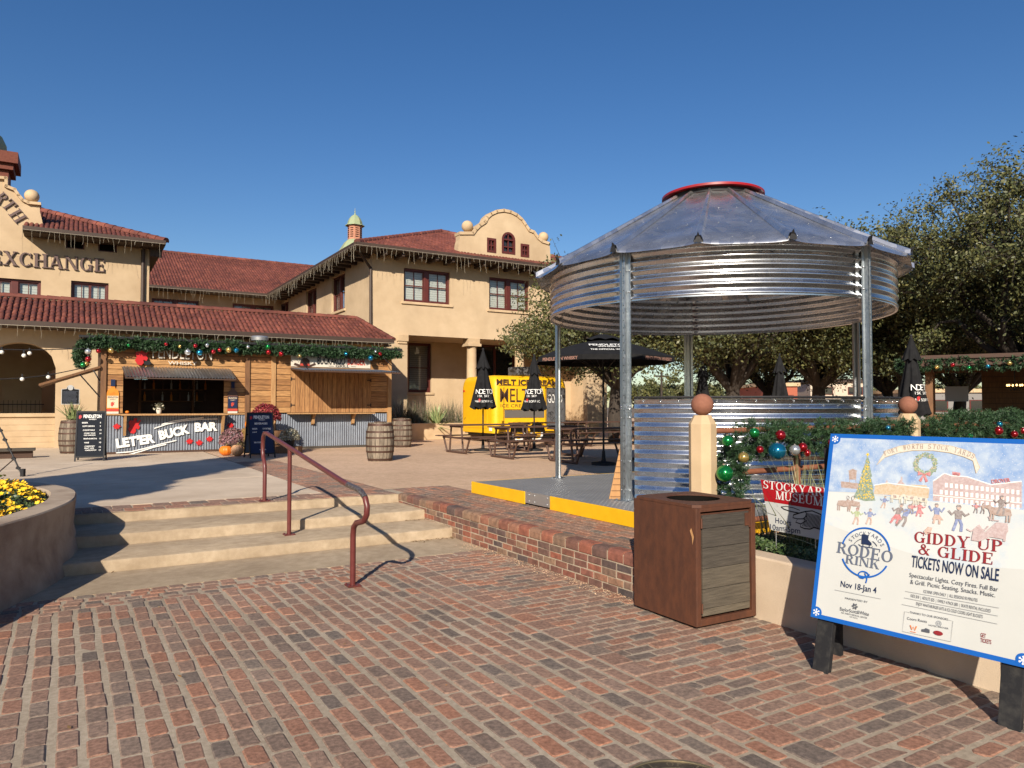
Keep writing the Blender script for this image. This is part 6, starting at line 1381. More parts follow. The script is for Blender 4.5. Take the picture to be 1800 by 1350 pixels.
def bottle_board(px0, px1, pyt, pyb, amb, nm):
    a, b = bf(px0, pyb), bf(px1, pyt); c = (a[0] + b[0]) / 2; w2 = (b[0] - a[0]) / 2; z0, z1 = zc + .02, b[1]; H = z1 - z0
    sh = [(-1, 0), (1, 0), (1, .60), (.85, .68), (.45, .73), (.33, .76), (.33, .99), (-.33, .99), (-.33, .76), (-.45, .73), (-.85, .68), (-1, .60)]
    o = so(nm, MB().prism([(c + x * w2, z0 + y * H) for x, y in sh], VZ(VBR + .025), -.03, 0), amb)
    so('bottle_cap', MB().prism([(c + x * w2, z0 + y * H) for x, y in ((-.36, .80), (.36, .80), (.36, 1), (-.36, 1))], VZ(VBR - .006), -.012, 0), M['navy'], o, org=B0); 
    o2 = bpy.data.objects[-1] if False else None
    so('bottle_label', MB().prism([(c + x * w2, z0 + y * H) for x, y in ((-.92, .17), (.92, .17), (.92, .52), (-.92, .52))], VZ(VBR - .006), -.006, 0), M['labelcream'] if amb == M['whisky'] else M['navy'], o, org=B0)
    mb = MB(); LL = lambda x, y, d: (x, VBR - .013 - d, y); put(mb, 'PENDLETON', (c - .82 * w2, z0 + .45 * H), (c + .82 * w2, z0 + .45 * H), .045, LL, bold=.02); put(mb, 'WHISKY', (c - .5 * w2, z0 + .40 * H), (c + .5 * w2, z0 + .40 * H), .02, LL, bold=.02); obj('label_lettering', mb, M['navy'] if amb == M['whisky'] else M['labelcream'], o, org=B0)
    obj('label_rider', MB().prism(rider((c, z0 + .28 * H), .06), VZ(VBR - .013), -.003, 0), M['burgred'], o, org=B0); obj('bottle_base', MB().prism([(c + x * w2, z0 + y * H) for x, y in ((-.98, .0), (.98, .0), (.98, .06), (-.98, .06))], VZ(VBR - .006), -.004, 0), M['offwhite'], o, org=B0); obj('bottle_band', MB().prism([(c + x * w2, z0 + y * H) for x, y in ((-1, .07), (1, .07), (1, .14), (-1, .14))], VZ(VBR - .006), -.004, 0), M['burgred'], o, org=B0)
bottle_board(187, 209.5, 667, 724, M['whisky'], 'bottle_cutout'); bottle_board(400, 418, 671, 724, M['whiskydark'], 'bottle_cutout')
for nm, px, d2, m_, lab in (('pumpkin', 224, .0, 'orange', 'tiny orange pumpkin on the left end of the bar counter'),):
    o = obj(nm, MB().ball((0, 0, .045), .05, 12, .8), M[m_], smooth=80); o.location = W(bf(px, 720)[0], VBR + .05, zc + .015); tag(o, lab, 'pumpkin')
o = obj('flower_vase', MB().lathe([(.05, 0), (.07, .08), (.05, .16), (.0001, .16)], 12), M['offwhite'], smooth=50); o.location = W(bf(280, 720)[0], VBR + .1, zc + .015); tag(o, 'small white vase of pale flowers standing on the bar counter', 'vase')
r = random.Random(3); V, T = leafcloud(160, lambda r: ((r.gauss(0, .06), r.gauss(0, .05), .2 + r.gauss(0, .04)), (0, 0, 1)), .03, r); np_obj('blossom', V, 4, T, M['mumwhite'], o)
# ================================================================== GRILL STALL
G0 = (ub1, VBR, ZU)
gs = thing('grill_stall', 'closed wooden burger grill stall with shuttered window and corrugated iron skirt', 'food stall', W(*G0))
def go(name, mb, m, parent=gs, **k): return obj(name, mb, m, parent, org=G0, **k)
ua = bf(478, 700)[0]; sh0, sh1 = bf(511, 700)[0], bf(653, 700)[0]; szt = bf(580, 651)[1]; szb = zc + .03
go('plank_wall', planks(MB(), ub1 + .03, ug1 - .13, zc + .02, zr, VBR + .03, VBR + .06, h=.16, seed=8, holes=[(sh0, sh1, szb, szt)]), M['plank'])
for u in (ub1 - .0 + .62, ug1 - .13): go('upright_post', MB().box(u, u + .13, VBR - .02, VBR + .11, ZU, zr), M['lighttimber'], bevel=.006)
go('wall_lining', MB().box(ub1 + .03, ug1 - .13, VBR + .066, VBR + .08, zc + .02, zr), M['darktimber']); go('rear_wall', MB().box(ub1, ug1, VBR + 2.8, VBR + 2.85, ZU, zr), M['darktimber']); go('side_wall', planks(MB(), 0, 1, 0, .01, 0, 1) if False else MB().box(ug1 - .05, ug1 - .01, VBR + .11, VBR + 2.8, ZU, zr), M['plank'])
go('iron_skirt', iron(ub1 + .77, ug1 - .13, ZU + .06, zc - .01, VBR + .02), M['oldiron'], smooth=60); go('iron_skirt', iron(ub1 + .04, ub1 + .62, ZU + .06, zc - .01, VBR + .02), M['oldiron'], smooth=60); go('base_board', MB().box(ub1 + .75, ug1, VBR - .01, VBR + .05, ZU, ZU + .07), M['oldwood'])
mid = (sh0 + sh1) / 2
for a, b, i in ((sh0, mid - .004, 1), (mid + .004, sh1, 2)):
    d = go('shutter', vplanks(MB(), a, b, szb, szt, VBR + .035, VBR + .062, seed=i), M['doorplank'])
    hu = a if i == 1 else b - .13
    for z in (szb + .22, szt - .28): obj('strap_hinge', MB().box(hu, hu + .13, VBR + .02, VBR + .034, z - .012, z + .012).box(hu + (0 if i == 1 else .1), hu + (.03 if i == 1 else .13), VBR + .018, VBR + .033, z - .05, z + .05), M['black'], d, org=G0)
go('shelf', MB().box(sh0 - .1, sh1 + .0, VBR - .36, VBR + .02, zc - .015, zc + .02), M['lighttimber'], bevel=.004)
for px in (549, 619):
    u = bf(px, 740)[0]; go('bracket', MB().prism([(VBR - .28, zc - .016), (VBR, zc - .016), (VBR, zc - .34), (VBR - .10, zc - .3), (VBR - .12, zc - .14)], lambda x, y, d: (u + d, x, y), -.04, .04), M['lighttimber'])
# flat awning
mb = MB(); k = int((sh1 - sh0 + .4) / .076 * 6); vs = []; aw = sh1 + .35; awz = onv(580, 651, VBR - 1.55)[1]
for i in range(k + 1): u = sh0 - .02 + (aw - sh0) * i / k; d = .012 * math.sin(2 * math.pi * (u - op0) / .076); vs += [(u, VBR - .02, szt + .05 + d), (u, VBR - 1.55, awz + d)]
go('awning', mb.add(vs, [(2 * i, 2 * i + 1, 2 * i + 3, 2 * i + 2) for i in range(k)]), M['oldiron'], smooth=60); go('awning_frame', MB().bar((sh0 - .02, VBR - 1.53, awz - .03), (aw, VBR - 1.53, awz - .03), .04, .04).bar((sh0, VBR - 1.5, awz - .03), (sh0, VBR, szt + .02), .04, .04).bar((aw - .03, VBR - 1.5, awz - .03), (aw - .03, VBR, szt + .02), .04, .04), M['darktimber'])
for u in (sh0 + .1, aw - .08): go('awning_stay', MB().tube([(u, VBR - 1.45, awz + .02), (u, VBR + .0, zr - .1)], .012, 6), M['black'])
bn = MB(); a, b = bf(511.5, 649), bf(651, 654); bz0, bz1 = szt + .09, zr - .06; bn.box(a[0], b[0], VBR + .005, VBR + .022, bz0, bz1); bnr = go('banner', bn, M['offwhite']); GF = lambda x, y, d: (x, VBR + .004 - d, y)
zb_ = lambda px, py: onv(px, py, VBR)
for nm, its, m_ in (('banner_lettering', [('BUCKAROO', zb_(558, 640), zb_(607, 641), .22, .03), ('GRILL', zb_(590, 645.5), zb_(614, 646), .07, .02)], 'black'), ('banner_lettering', [('BURGER', zb_(611, 641), zb_(642, 642), .22, .03)], 'burgred')):
    mb = MB()
    for s, p, q, h, bd in its: put(mb, s, p, q, h, GF, bold=bd, dz=.003)
    obj(nm, mb, M[m_], bnr, org=G0)
mb = MB(); c = zb_(536, 641); mb.prism([(c[0] - .33, c[1] - .02), (c[0] - .15, c[1] - .07), (c[0] + .15, c[1] - .07), (c[0] + .33, c[1] + .0), (c[0] + .30, c[1] + .06), (c[0] + .15, c[1] + .0), (c[0] + .13, c[1] + .14), (c[0] + .05, c[1] + .2), (c[0] - .05, c[1] + .2), (c[0] - .13, c[1] + .14), (c[0] - .15, c[1] + .0), (c[0] - .30, c[1] + .05)], VZ(VBR + .003), -.002, 0); ht = obj('hat_mark', mb, M['hoop'], bnr, org=G0); obj('hat_band', MB().prism([(c[0] - .14, c[1] - .03), (c[0] + .14, c[1] - .03), (c[0] + .13, c[1] + .03), (c[0] - .13, c[1] + .03)], VZ(VBR - .0), -.002, 0), M['burgred'], bnr, org=G0)
lines('banner_rule', [[(578, 643.5), (587, 643.8)], [(617, 644.5), (626, 644.8)]], M['black'], .012, .002, bnr, G0, v=VBR + .003)
go('roof', MB().prism([(VBR - .26, zr + .02), (VBR + 3.1, zr + .16), (VBR + 3.1, zr + .22), (VBR - .26, zr + .08)], lambda x, y, d: (d, x, y), ub1 + .005, ug1 + .25), M['black'])
vu = bf(464.5, 600)[0]; go('roof_vent', MB().lathe([(.13, zr + .05), (.13, zr + .20), (.24, zr + .21), (.25, zr + .30), (.22, zr + .34), (.0001, zr + .36)], 24, (vu, VBR + .6, 0)), M['aluminium'], smooth=40)
# garland over both stalls and its baubles
VG = VBR - .17; gl_ = [tuple(W(ub0 - .42, VBR + 1.2, 2.75)), tuple(W(ub0 - .44, VBR + .5, 2.95)), tuple(W(ub0 - .40, VG + .1, 3.14))]
n = 34
for i in range(n + 1): u = ub0 - .35 + (ug1 + .55 - ub0) * i / n; gl_.append(tuple(W(u, VG, 3.265 + .03 * math.sin(i * 1.9))))
garland('pine_garland', 'long green garland hung along the roof edge of both wooden stalls', gl_, .16, 3000, .075, .020, 9, 14)
def stall_b(c, px, py, r_, dv=.34): u, z = onv(px, py, VBR - dv); p = W(u, VBR - dv, z); return (c, p, r_ * p.y / F, 'small', px)
bauble_row([stall_b(*q) for q in (('silver', 155, 618, 5.5), ('red', 173, 617, 4), ('gold', 195, 616, 5), ('green', 226, 607, 3), ('red', 292, 605, 3.5), ('gold', 316, 609, 3), ('silver', 330, 619, 5.5), ('blue', 351, 620, 5.5), ('red', 343.5, 608, 4), ('silver', 364, 607, 3.5), ('red', 375, 618, 4), ('red', 386, 615, 3.5), ('gold', 402, 615, 5), ('blue', 415.5, 616, 4.5),
            ('silver', 436, 610, 3), ('green', 471, 610, 4.5), ('red', 472, 619, 4.5), ('red', 494, 622, 4.5), ('gold', 526.5, 626, 3.5), ('blue', 608, 622, 3.5), ('blue', 651.5, 629.5, 5), ('red', 668, 622, 3.5), ('silver', 660, 618, 2.5), ('red', 155, 631, 5), ('green', 146, 641, 5), ('gold', 152, 639, 4))],
           'on the stall roof garland', 'baubles on the stall garland')
# ================================================================== BARRELS
def make_barrel(name, label, loc, h=.88):
    t = thing(name, label, 'barrel', loc, 0, 'weathered oak barrels'); rr_ = lambda z: .265 + .058 * (1 - (2 * z / h - 1) ** 2); mb = MB(); n = 22; r = random.Random(5)
    for i in range(n):
        a0, a1 = 2 * math.pi * i / n + .016, 2 * math.pi * (i + 1) / n - .016; k = 8; d = r.uniform(-.003, .003); tt = r.random(); vs = []
        for j in range(k + 1):
            z = h * j / k; q = rr_(z) + d; vs += [(q * math.cos(a0), q * math.sin(a0), z), (q * math.cos((a0 + a1) / 2) * 1.004, q * math.sin((a0 + a1) / 2) * 1.004, z), (q * math.cos(a1), q * math.sin(a1), z)]
        mb.add(vs, [(3 * j + c, 3 * j + c + 1, 3 * j + 4 + c, 3 * j + 3 + c) for j in range(k) for c in (0, 1)], tt)
    mb.lathe([(rr_(h), h - .0), (rr_(h) - .03, h), (rr_(h) - .03, h - .04), (.0001, h - .04)], 22); mb.lathe([(rr_(h * q / 8) - .006, h * q / 8) for q in range(9)], 22, t=0); obj('stave_body', mb, M['stave'], t)
    for z, w2 in ((.02, .045), (.20, .04), (.33, .035), (.52, .035), (.65, .04), (h - .075, .055)):
        obj('hoop', MB().lathe([(rr_(z) + .001, z), (rr_(z) + .008, z), (rr_(z + w2) + .008, z + w2), (rr_(z + w2) + .001, z + w2)], 32), M['hoop'], t, smooth=40)
    return t
def gp_(px, py, z=ZU): u, v = gnd(px, py, z); return W(u, v, z)
brl = make_barrel('oak_barrel', 'weathered oak barrel standing alone in front on the gravel right of the grill', gp_(668, 810))
obj('ash_tray', MB().lathe([(.14, .845), (.14, .9), (.12, .9), (.12, .86), (.0001, .86)], 20), M['hoop'], brl)
b2 = dup(brl, gp_(706, 786), 1.3, 'weathered oak barrel behind, touching the right corner of the grill stall')
b3 = dup(brl, gp_(127, 797), 2.2, 'old oak barrel planter behind the drinks menu board at the left')
b4 = dup(brl, W(axc[0] - .95, VW + 1.6, ZU), .4, 'dark oak barrel inside the shaded arch at far left')
p = gp_(127, 797); plant('yucca', 'spiky green yucca growing out of the barrel by the bar', 'plant', (p.x, p.y, ZU + .85), blades(90, .6, .03, .6, 60, 0, .5, lo=.6), M['agave'])
wb = thing('wooden_trough', 'small slanted wooden trough planter behind the second barrel', 'planter', gp_(735, 764)); obj('board', MB().add([(-.5, -.25, 0), (.5, -.25, 0), (.62, -.3, .42), (-.62, -.3, .42), (-.5, .25, 0), (.5, .25, 0), (.62, .3, .42), (-.62, .3, .42)], [(0, 1, 2, 3), (1, 5, 6, 2), (5, 4, 7, 6), (4, 0, 3, 7), (0, 4, 5, 1)]), M['timber'], wb); obj('rim', MB().box(-.66, .66, -.34, -.28, .40, .45).box(-.66, .66, .28, .34, .40, .45), M['timber'], wb)
# ================================================================== PUMPKINS, MUMS, STRAW
def pumpkin(name, label, loc, rad, m, sz=.82, tilt=0):
    t = thing(name, label, 'pumpkin', loc, 0, 'pumpkins by the stalls'); mb = MB(); n, k = 40, 14; vs = []
    for j in range(k + 1):
        ph = math.pi * j / k
        for i in range(n): a = 2 * math.pi * i / n; q = rad * math.sin(ph) * (1 - .09 * abs(math.cos(a * 5)) ** .6 * math.sin(ph)) + .0005; vs.append((q * math.cos(a), q * math.sin(a), rad * sz * (1 - math.cos(ph) - .22 * math.exp(-(ph - math.pi) ** 2 * 6))))
    mb.add(vs, [(j * n + i, j * n + (i + 1) % n, (j + 1) * n + (i + 1) % n, (j + 1) * n + i) for j in range(k) for i in range(n)]); obj('flesh', mb, M[m], t, smooth=80)
    obj('stalk', MB().tube([(0, 0, rad * sz * 1.7), (.01, 0, rad * sz * 2), (.035, .01, rad * sz * 2.2)], [.022, .015, .017], 6), M['stem'], t); return t
pumpkin('pumpkin', 'orange pumpkin on the ground below the pink mums', gp_(397, 801), .165, 'orange'); pumpkin('pumpkin', 'pale tan pumpkin on the ground beside the orange one', gp_(417, 802), .155, 'tan', 1.0)
hp = gp_(434, 797); hb = thing('straw_bale', 'straw bale stood on end between the pumpkins and menu board', 'straw bale', hp + Vector((0, .3, 0))); obj('straw', MB().box(-.2, .2, -.18, .18, 0, .62), M['hay'], hb, bevel=.03); r = random.Random(4)
sv = [];
for i in range(900):
    f = r.randrange(3); a, z = r.uniform(-.2, .2), r.uniform(.01, .61); c = Vector(((a, -.182, z), (-.202, a * .9, z), (a, r.uniform(-.18, .18), .622))[f]); d = Vector((r.gauss(0, 1), r.gauss(0, .3), r.gauss(0, 1))).normalized() * .05; s = Vector((.002, .002, .003)); sv.append([c - d - s, c - d + s, c + d + s, c + d - s])
np_obj('loose_straw', np.array([[list(q) for q in v] for v in sv]), 4, [r.random() for _ in sv], M['hay'], hb)
tp = pumpkin('pumpkin', 'orange pumpkin resting on top of the straw bale', hp + Vector((0, .3, .62)), .17, 'orange')
def mum(label, loc, rad, m, n, seed, pot=True):
    t = thing('chrysanthemum', label, 'flowers', loc, 0, 'potted mums by the stalls'); r = random.Random(seed)
    obj('pot', MB().lathe([(rad * .42, 0), (rad * .55, rad * .7), (rad * .5, rad * .7), (.0001, rad * .65)], 16), M['black'], t)
    def sm(r):
        a, e = r.uniform(0, 6.28), math.asin(r.uniform(-.15, 1)); d = Vector((math.cos(a) * math.cos(e), math.sin(a) * math.cos(e), math.sin(e))); q = rad * r.uniform(.82, 1.03); return d * q * (1, 1, 1)[0] + Vector((0, 0, rad * .75)), d
    V, T = leafcloud(n, sm, rad * .085, r, .6); np_obj('bloom', V, 4, T, M[m], t); return t
mum('dusty pink mums behind the orange pumpkin at the bar', gp_(404, 797) + Vector((0, .25, 0)), .38, 'mumpink', 1500, 1)
mr_ = mum('dark maroon mums raised behind the blue menu board', gp_(459, 796) + Vector((0, .35, .62)), .40, 'mumred', 1700, 2)
mum('white and green mums right of the blue menu board', gp_(506, 797) + Vector((0, .1, .18)), .28, 'mumwhite', 900, 3)
cr = thing('wooden_crate', 'wooden crate behind the blue menu board holding the mums', 'crate', gp_(468, 796) + Vector((-.05, .32, 0))); mb = MB(); 
for z in (.02, .22, .42): mb.box(-.42, .42, -.25, -.23, z, z + .17).box(-.42, .42, .23, .25, z, z + .17).box(-.42, -.40, -.23, .23, z, z + .17).box(.40, .42, -.23, .23, z, z + .17)
mb.box(-.4, .4, -.23, .23, .55, .57); obj('slat_body', mb, M['timber'], cr)
o = obj('mum_stand', MB().box(-.3, .3, -.2, .2, 0, .18), M['timber']); o.location = gp_(506, 797) + Vector((0, .1, 0)); tag(o, 'low timber block under the white mums', 'stand')
r = random.Random(9); V, T = leafcloud(500, lambda r: ((r.gauss(0, .16), r.gauss(0, .1), .18 + abs(r.gauss(0, .06))), (0, 0, 1)), .05, r); o = np_obj('dry_foliage', V, 4, T, mat('dry foliage', (.05, .04, .02), tint=((.03, .02, .012), (.07, .05, .025), (.11, .08, .03), .9))); o.location = gp_(440, 800) + Vector((.0, -.05, .05)); tag(o, 'heap of dark dried leaves around the pale pumpkin', 'foliage', kind='stuff')
# ================================================================== MENU BOARDS
def aframe(label, loc, rz, w_, h_, title, rows, frame_m):
    t = thing('menu_board', label, 'menu board', loc, rz, 'folding menu boards'); an = R(13); FB = lambda x, y, d: (x, y * math.sin(an) - d * math.cos(an), y * math.cos(an) + d * math.sin(an))
    obj('front_panel', MB().prism([(-w_ / 2, .1), (w_ / 2, .1), (w_ / 2, h_), (-w_ / 2, h_)], FB, -.015, 0), M[frame_m], t); f_ = MB()
    for a, b, c, d in ((-w_ / 2, -w_ / 2 + .03, 0, h_ + .01), (w_ / 2 - .03, w_ / 2, 0, h_ + .01), (-w_ / 2 + .03, w_ / 2 - .03, h_ - .03, h_ + .01), (-w_ / 2 + .03, w_ / 2 - .03, .09, .12)): f_.prism([(a, c), (b, c), (b, d), (a, d)], FB, -.02, .012)
    obj('front_frame', f_, M['black'], t); BB = lambda x, y, d: (x, 2 * h_ * math.sin(an) - y * math.sin(an) + d, y * math.cos(an)); f_ = MB()
    for a, b, c, d in ((-w_ / 2, -w_ / 2 + .03, 0, h_), (w_ / 2 - .03, w_ / 2, 0, h_), (-w_ / 2 + .03, w_ / 2 - .03, h_ * .5, h_ * .5 + .03), (-w_ / 2 + .03, w_ / 2 - .03, .1, .13)): f_.prism([(a, c), (b, c), (b, d), (a, d)], BB, 0, .03)
    obj('rear_frame', f_, M['black'], t); obj('rear_panel', MB().prism([(-w_ / 2 + .03, .13), (w_ / 2 - .03, .13), (w_ / 2 - .03, h_ - .02), (-w_ / 2 + .03, h_ - .02)], BB, .008, .02), M['slate'], t)
    mb = MB(); put(mb, title, (-w_ * .26, h_ * .87), (w_ * .34, h_ * .87), h_ * .065, FB, bold=.03, dz=.002); put(mb, 'WHISKY', (-w_ * .08, h_ * .83), (w_ * .18, h_ * .83), h_ * .022, FB, bold=.02, dz=.002)
    for x, y, s, q, h in rows: put(mb, s, (x * w_, y * h_), (q * w_, y * h_), h * h_, FB, bold=.02, dz=.002)
    obj('menu_lettering', mb, M['white'], t); obj('logo_mark', MB().prism(rider((-w_ * .36, h_ * .89), .045), FB, .001, .002), M['red'], t); return t
aframe('black drinks menu board with white lettering at the left corner of the bar', gp_(157, 811), R(24), .60, 1.16, 'PENDLETON', [(-.3, .76, 'BEER', -.1, .026), (.30, .76, '8', .33, .026), (-.28, .69, 'SOFT DRINKS', .12, .026), (.30, .69, '5', .33, .026), (-.26, .61, 'COCKTAILS', .13, .026), (.3, .61, '12', .36, .026), (-.22, .55, 'WHISKY SOUR', .16, .022), (-.22, .51, 'OLD FASHION', .16, .022), (.3, .54, '14', .36, .026), (-.22, .44, 'MARGARITA', .22, .024), (.3, .44, '12', .36, .024), (-.2, .36, 'WINE', -.04, .026), (.3, .36, '10', .36, .026), (-.18, .29, 'CABERNET', .16, .022), (-.18, .25, 'PINOT NOIR', .14, .022), (-.16, .21, 'CHARDONNAY', .22, .022), (.3, .27, '10', .36, .024), (.3, .21, '10', .36, .024)], 'blackboard')
aframe('dark blue drinks menu board beside the pumpkins and maroon mums', gp_(462, 805), R(36), .62, 1.12, 'PENDLETON', [(-.24, .74, 'BEVERAGES', .26, .04), (-.34, .63, 'BEER', -.14, .03), (.06, .63, 'COCKTAILS', .38, .03), (-.34, .56, 'LIGHT', -.16, .022), (.06, .56, 'SOUR', .3, .022), (-.3, .33, 'SELTZER', .0, .026), (-.12, .17, 'WINE', .0, .024), (.06, .17, '10', .14, .024)], 'navy')
# historical marker
hmk = thing('historical_marker', 'small black historical marker plate on a grey post before the arcade', 'marker', gp_(122, 790), TH - R(6)); dm = gp_(122, 790).y; ks = dm / F
mb = MB().tube([(0, .02, 0), (0, .02, .95)], .045, 12); obj('post', mb, M['aluminium'], hmk, smooth=40)
wv, hz = 25 * ks / 2 * 1.1, 33 * ks; z0 = EYE + (715 - 711) * ks - ZU; HF = lambda x, y, d: (x, -d, y)
ol_ = [(-wv, z0), (wv, z0), (wv, z0 + hz * .82), (wv * .55, z0 + hz * .84)] + [(wv * .42 * math.cos(R(a)), z0 + hz * .86 + wv * .42 * math.sin(R(a))) for a in range(0, 181, 15)] + [(-wv * .55, z0 + hz * .84), (-wv, z0 + hz * .82)]
obj('plate', MB().prism(ol_, HF, -.03, .0), M['aluminium'], hmk); cx_ = lambda p, k, c: (p[0] * k, c + (p[1] - c) * k); obj('plate_field', MB().prism([cx_(p, .93, z0 + hz * .5) for p in ol_], HF, .0, .004), M['markerplate'], hmk); obj('seal', MB().prism(circ(0, z0 + hz * .88, wv * .3, 20), HF, .004, .008), M['aluminium'], hmk)
mb = MB(); r = random.Random(3)
for i in range(11): stroke(mb, [(-wv * .8, z0 + hz * (.08 + i * .062)), (wv * r.uniform(.6, .8), z0 + hz * (.08 + i * .062))], hz * .012, HF, .005)
obj('text_line', mb, M['slate'], hmk)
# string lights and a guy cable at far left
sl_ = [W(onv(-40, 611, 11.6)[0], 11.6, onv(-40, 611, 11.6)[1]), W(onv(40, 617, 11.6)[0], 11.6, onv(40, 617, 11.6)[1]), W(ub0 - .3, 11.6, onv(148, 614, 11.6)[1])]
def strlight(label, pts, bulbs):
    t = thing('string_light', label, 'string lights', pts[0], 0); o = pts[0]; obj('cable', MB().tube([p - o for p in smooth2([tuple(q) for q in pts], 6) if True] if False else [Vector(q) - o for q in smooth2([tuple(q) for q in pts], 6)], .012, 5), M['black'], t)
    for px, py in bulbs:
        u, z = onv(px, py, 11.6); p = W(u, 11.6, z) - o; b = obj('bulb', MB().ball(p, .05, 10), M['whitebulb'], t, smooth=80); obj('socket', MB().tube([p + Vector((0, 0, .04)), p + Vector((0, 0, .13))], .022, 6), M['black'], b)
def P116(px, py): u, z = onv(px, py, 11.6); return W(u, 11.6, z)
strlight('upper sagging cable of round bulbs crossing the arch at far left', [P116(-40, 612), P116(20, 614.5), P116(60, 615), P116(100, 614), P116(148, 613)], [(3, 619), (42, 625), (52, 621), (-15, 618)])
strlight('lower cable with two round bulbs across the arch at far left', [P116(-40, 668), P116(30, 665), P116(85, 659), P116(150, 646)], [(39, 666.5), (85, 663)])
cb = thing('guy_cable', 'black guy cable with small clips slanting down behind the yellow flowers', 'cable', gp_(40, 838), 0); q0 = gp_(40, 838); q1 = sat(-30, 690, q0.y + .2); q1 = W(q1[0], q1[1], q1[2]); obj('wire', MB().tube([(0, 0, 0), q1 - q0], .014, 6), M['black'], cb); obj('anchor', MB().box(-.03, .03, -.03, .03, 0, .14), M['black'], cb)
for i in range(1, 6): p = (q1 - q0) * (i / 9); obj('clip', MB().bar(p - Vector((.03, 0, 0)), p + Vector((.03, 0, -.03)), .03, .05), M['black'], cb)
bs = thing('timber_step', 'low grey timber steps at the far left edge of the walk', 'step', gp_(18, 806)); obj('tread', MB().box(-1.2, .5, -.2, .2, .18, .24), M['oldwood'], bs); obj('riser', MB().box(-1.2, .45, -.1, .18, 0, .18), M['darktimber'], bs)
# ================================================================== ICE CREAM TRAILER
T0 = sat(868, 775, 24.6); tu, tv = T0[0], T0[1]; TL_, TWd, THt = 3.05, 2.45, 2.32
tt_ = thing('ice_cream_trailer', 'yellow rounded ice cream trailer with charcoal front section parked by the porch', 'food trailer', W(tu, tv, ZU))
def shell(x0, x1, z0, z1, rd, y0, y1, rv=.22):
    """a trailer body: section rounded over the top, ends rounded in plan"""
    sec = [(y0, z0), (y0, z1 - rd)] + [(y0 + rd - rd * math.cos(R(a)), z1 - rd + rd * math.sin(R(a))) for a in range(15, 91, 15)] + [(y1 - rd + rd * math.sin(R(a)), z1 - rd + rd * math.cos(R(a))) for a in range(0, 91, 15)] + [(y1, z0)]
    mb = MB(); n = len(sec); cy = (y0 + y1) / 2; st_ = []
    for k in range(7): a = R(15 * k); st_.append((x0 + rv - rv * math.sin(R(90) - a) if False else x0 + rv * (1 - math.sin(a)), 1 - (1 - math.cos(a)) * 0 - rv / (y1 - y0) * 2 * (1 - math.sin(a) if False else 0)))
    xs = []
    for k in range(7): a = R(90 - 15 * k); xs.append((x0 + rv * (1 - math.cos(R(90) - a)) if False else x0 + rv * (1 - math.sin(R(15 * k))), rv * (1 - math.cos(R(15 * k)))))
    xs = xs[::-1]; full = [(x, i) for x, i in xs] ; full = [(x0 + rv * (1 - math.cos(R(90 * k / 6))), rv * (1 - math.sin(R(90 * k / 6)))) for k in range(7)]
    full += [(x1 - rv * (1 - math.cos(R(90 * k / 6))), rv * (1 - math.sin(R(90 * k / 6)))) for k in range(6, -1, -1)]
    vs = []
    for x, ins in full:
        for y, z in sec: vs.append((x, cy + (y - cy) * (1 - ins / (y1 - y0) * 2), z - ins * (1 if z > z0 + .3 else 0)))
    m = len(full); mb.add(vs, [(i * n + j, (i + 1) * n + j, (i + 1) * n + (j + 1) % n, i * n + (j + 1) % n) for i in range(m - 1) for j in range(n)] + [tuple(range(n)), tuple((m - 1) * n + j for j in range(n))[::-1]])
    return mb
yl = obj('body', shell(0, TL_, .34, THt, .35, 0, TWd), M['yellow'], tt_, smooth=40)
cs0 = TL_ * .70
obj('charcoal_panel', MB().box(cs0, TL_ - .20, -.012, .0, .50, THt - .40), M['charcoal'], tt_); obj('roof_band', MB().box(.2, TL_ - .2, -.014, -.001, THt - .36, THt - .35), M['black'], tt_)
obj('nose_panel', MB().lathe([(.232, .50), (.232, THt - .42)], 8, (TL_ - .22, .22, 0), a0=R(-90), a1=R(0)), M['charcoal'], tt_, smooth=60)
obj('serving_hatch', MB().box(.42, cs0 - .1, -.02, .0, .86, 1.12), M['greypanel'], tt_, bevel=.01)
hl = MB().box(.38, .40, -.012, 0, .46, THt - .42).box(cs0 - .04, cs0 - .02, -.012, 0, .46, THt - .42).box(.40, cs0 - .04, -.012, 0, 1.13, 1.15); obj('panel_seam', hl, M['hoop'], tt_)
TF = lambda x, y, d: (x, -.002 - d, y)
mb = MB()
for s, a, b, z, h, bd in (('MELT ICE CREAMS', .10, TL_ - .28, THt - .33, .18, .04), ('MELT', .24, 1.40, 1.40, .46, .005), ('ICE CREAM', .26, 1.42, 1.22, .11, .0)): put(mb, s, (a, z), (b, z), h, TF, bold=bd, dz=.004)
obj('trailer_lettering', mb, M['hoop'], tt_)
mb = MB(); put(mb, 'GOOD', (cs0 + .05, 1.38), (TL_ - .25, 1.38), .30, lambda x, y, d: (x, -.014 - d, y), dz=.004); obj('side_lettering', mb, M['white'], tt_)
r = random.Random(12); mb = MB()
for i in range(46):
    x, z = r.uniform(cs0 + .05, TL_ - .25), r.uniform(.55, THt - .5); q = r.uniform(.03, .10)
    if abs(z - 1.52) < .2: continue
    a = r.uniform(0, 300); stroke(mb, circ(x, z, q, 10, a, a + r.uniform(120, 320)), .010, lambda x, y, d: (x, -.013 - d, y), .002)
obj('chalk_scroll', mb, M['black'], tt_)
mb = MB(); EF = lambda x, y, d: (-.006 - d, TWd - x, y)
for i in range(26):
    x, z = r.uniform(.35, TWd - .35), r.uniform(.55, 1.9); a = r.uniform(0, 360); q = r.uniform(.03, .07); stroke(mb, circ(x, z, q, 7, a, a + r.uniform(90, 250)), .018, EF, .003)
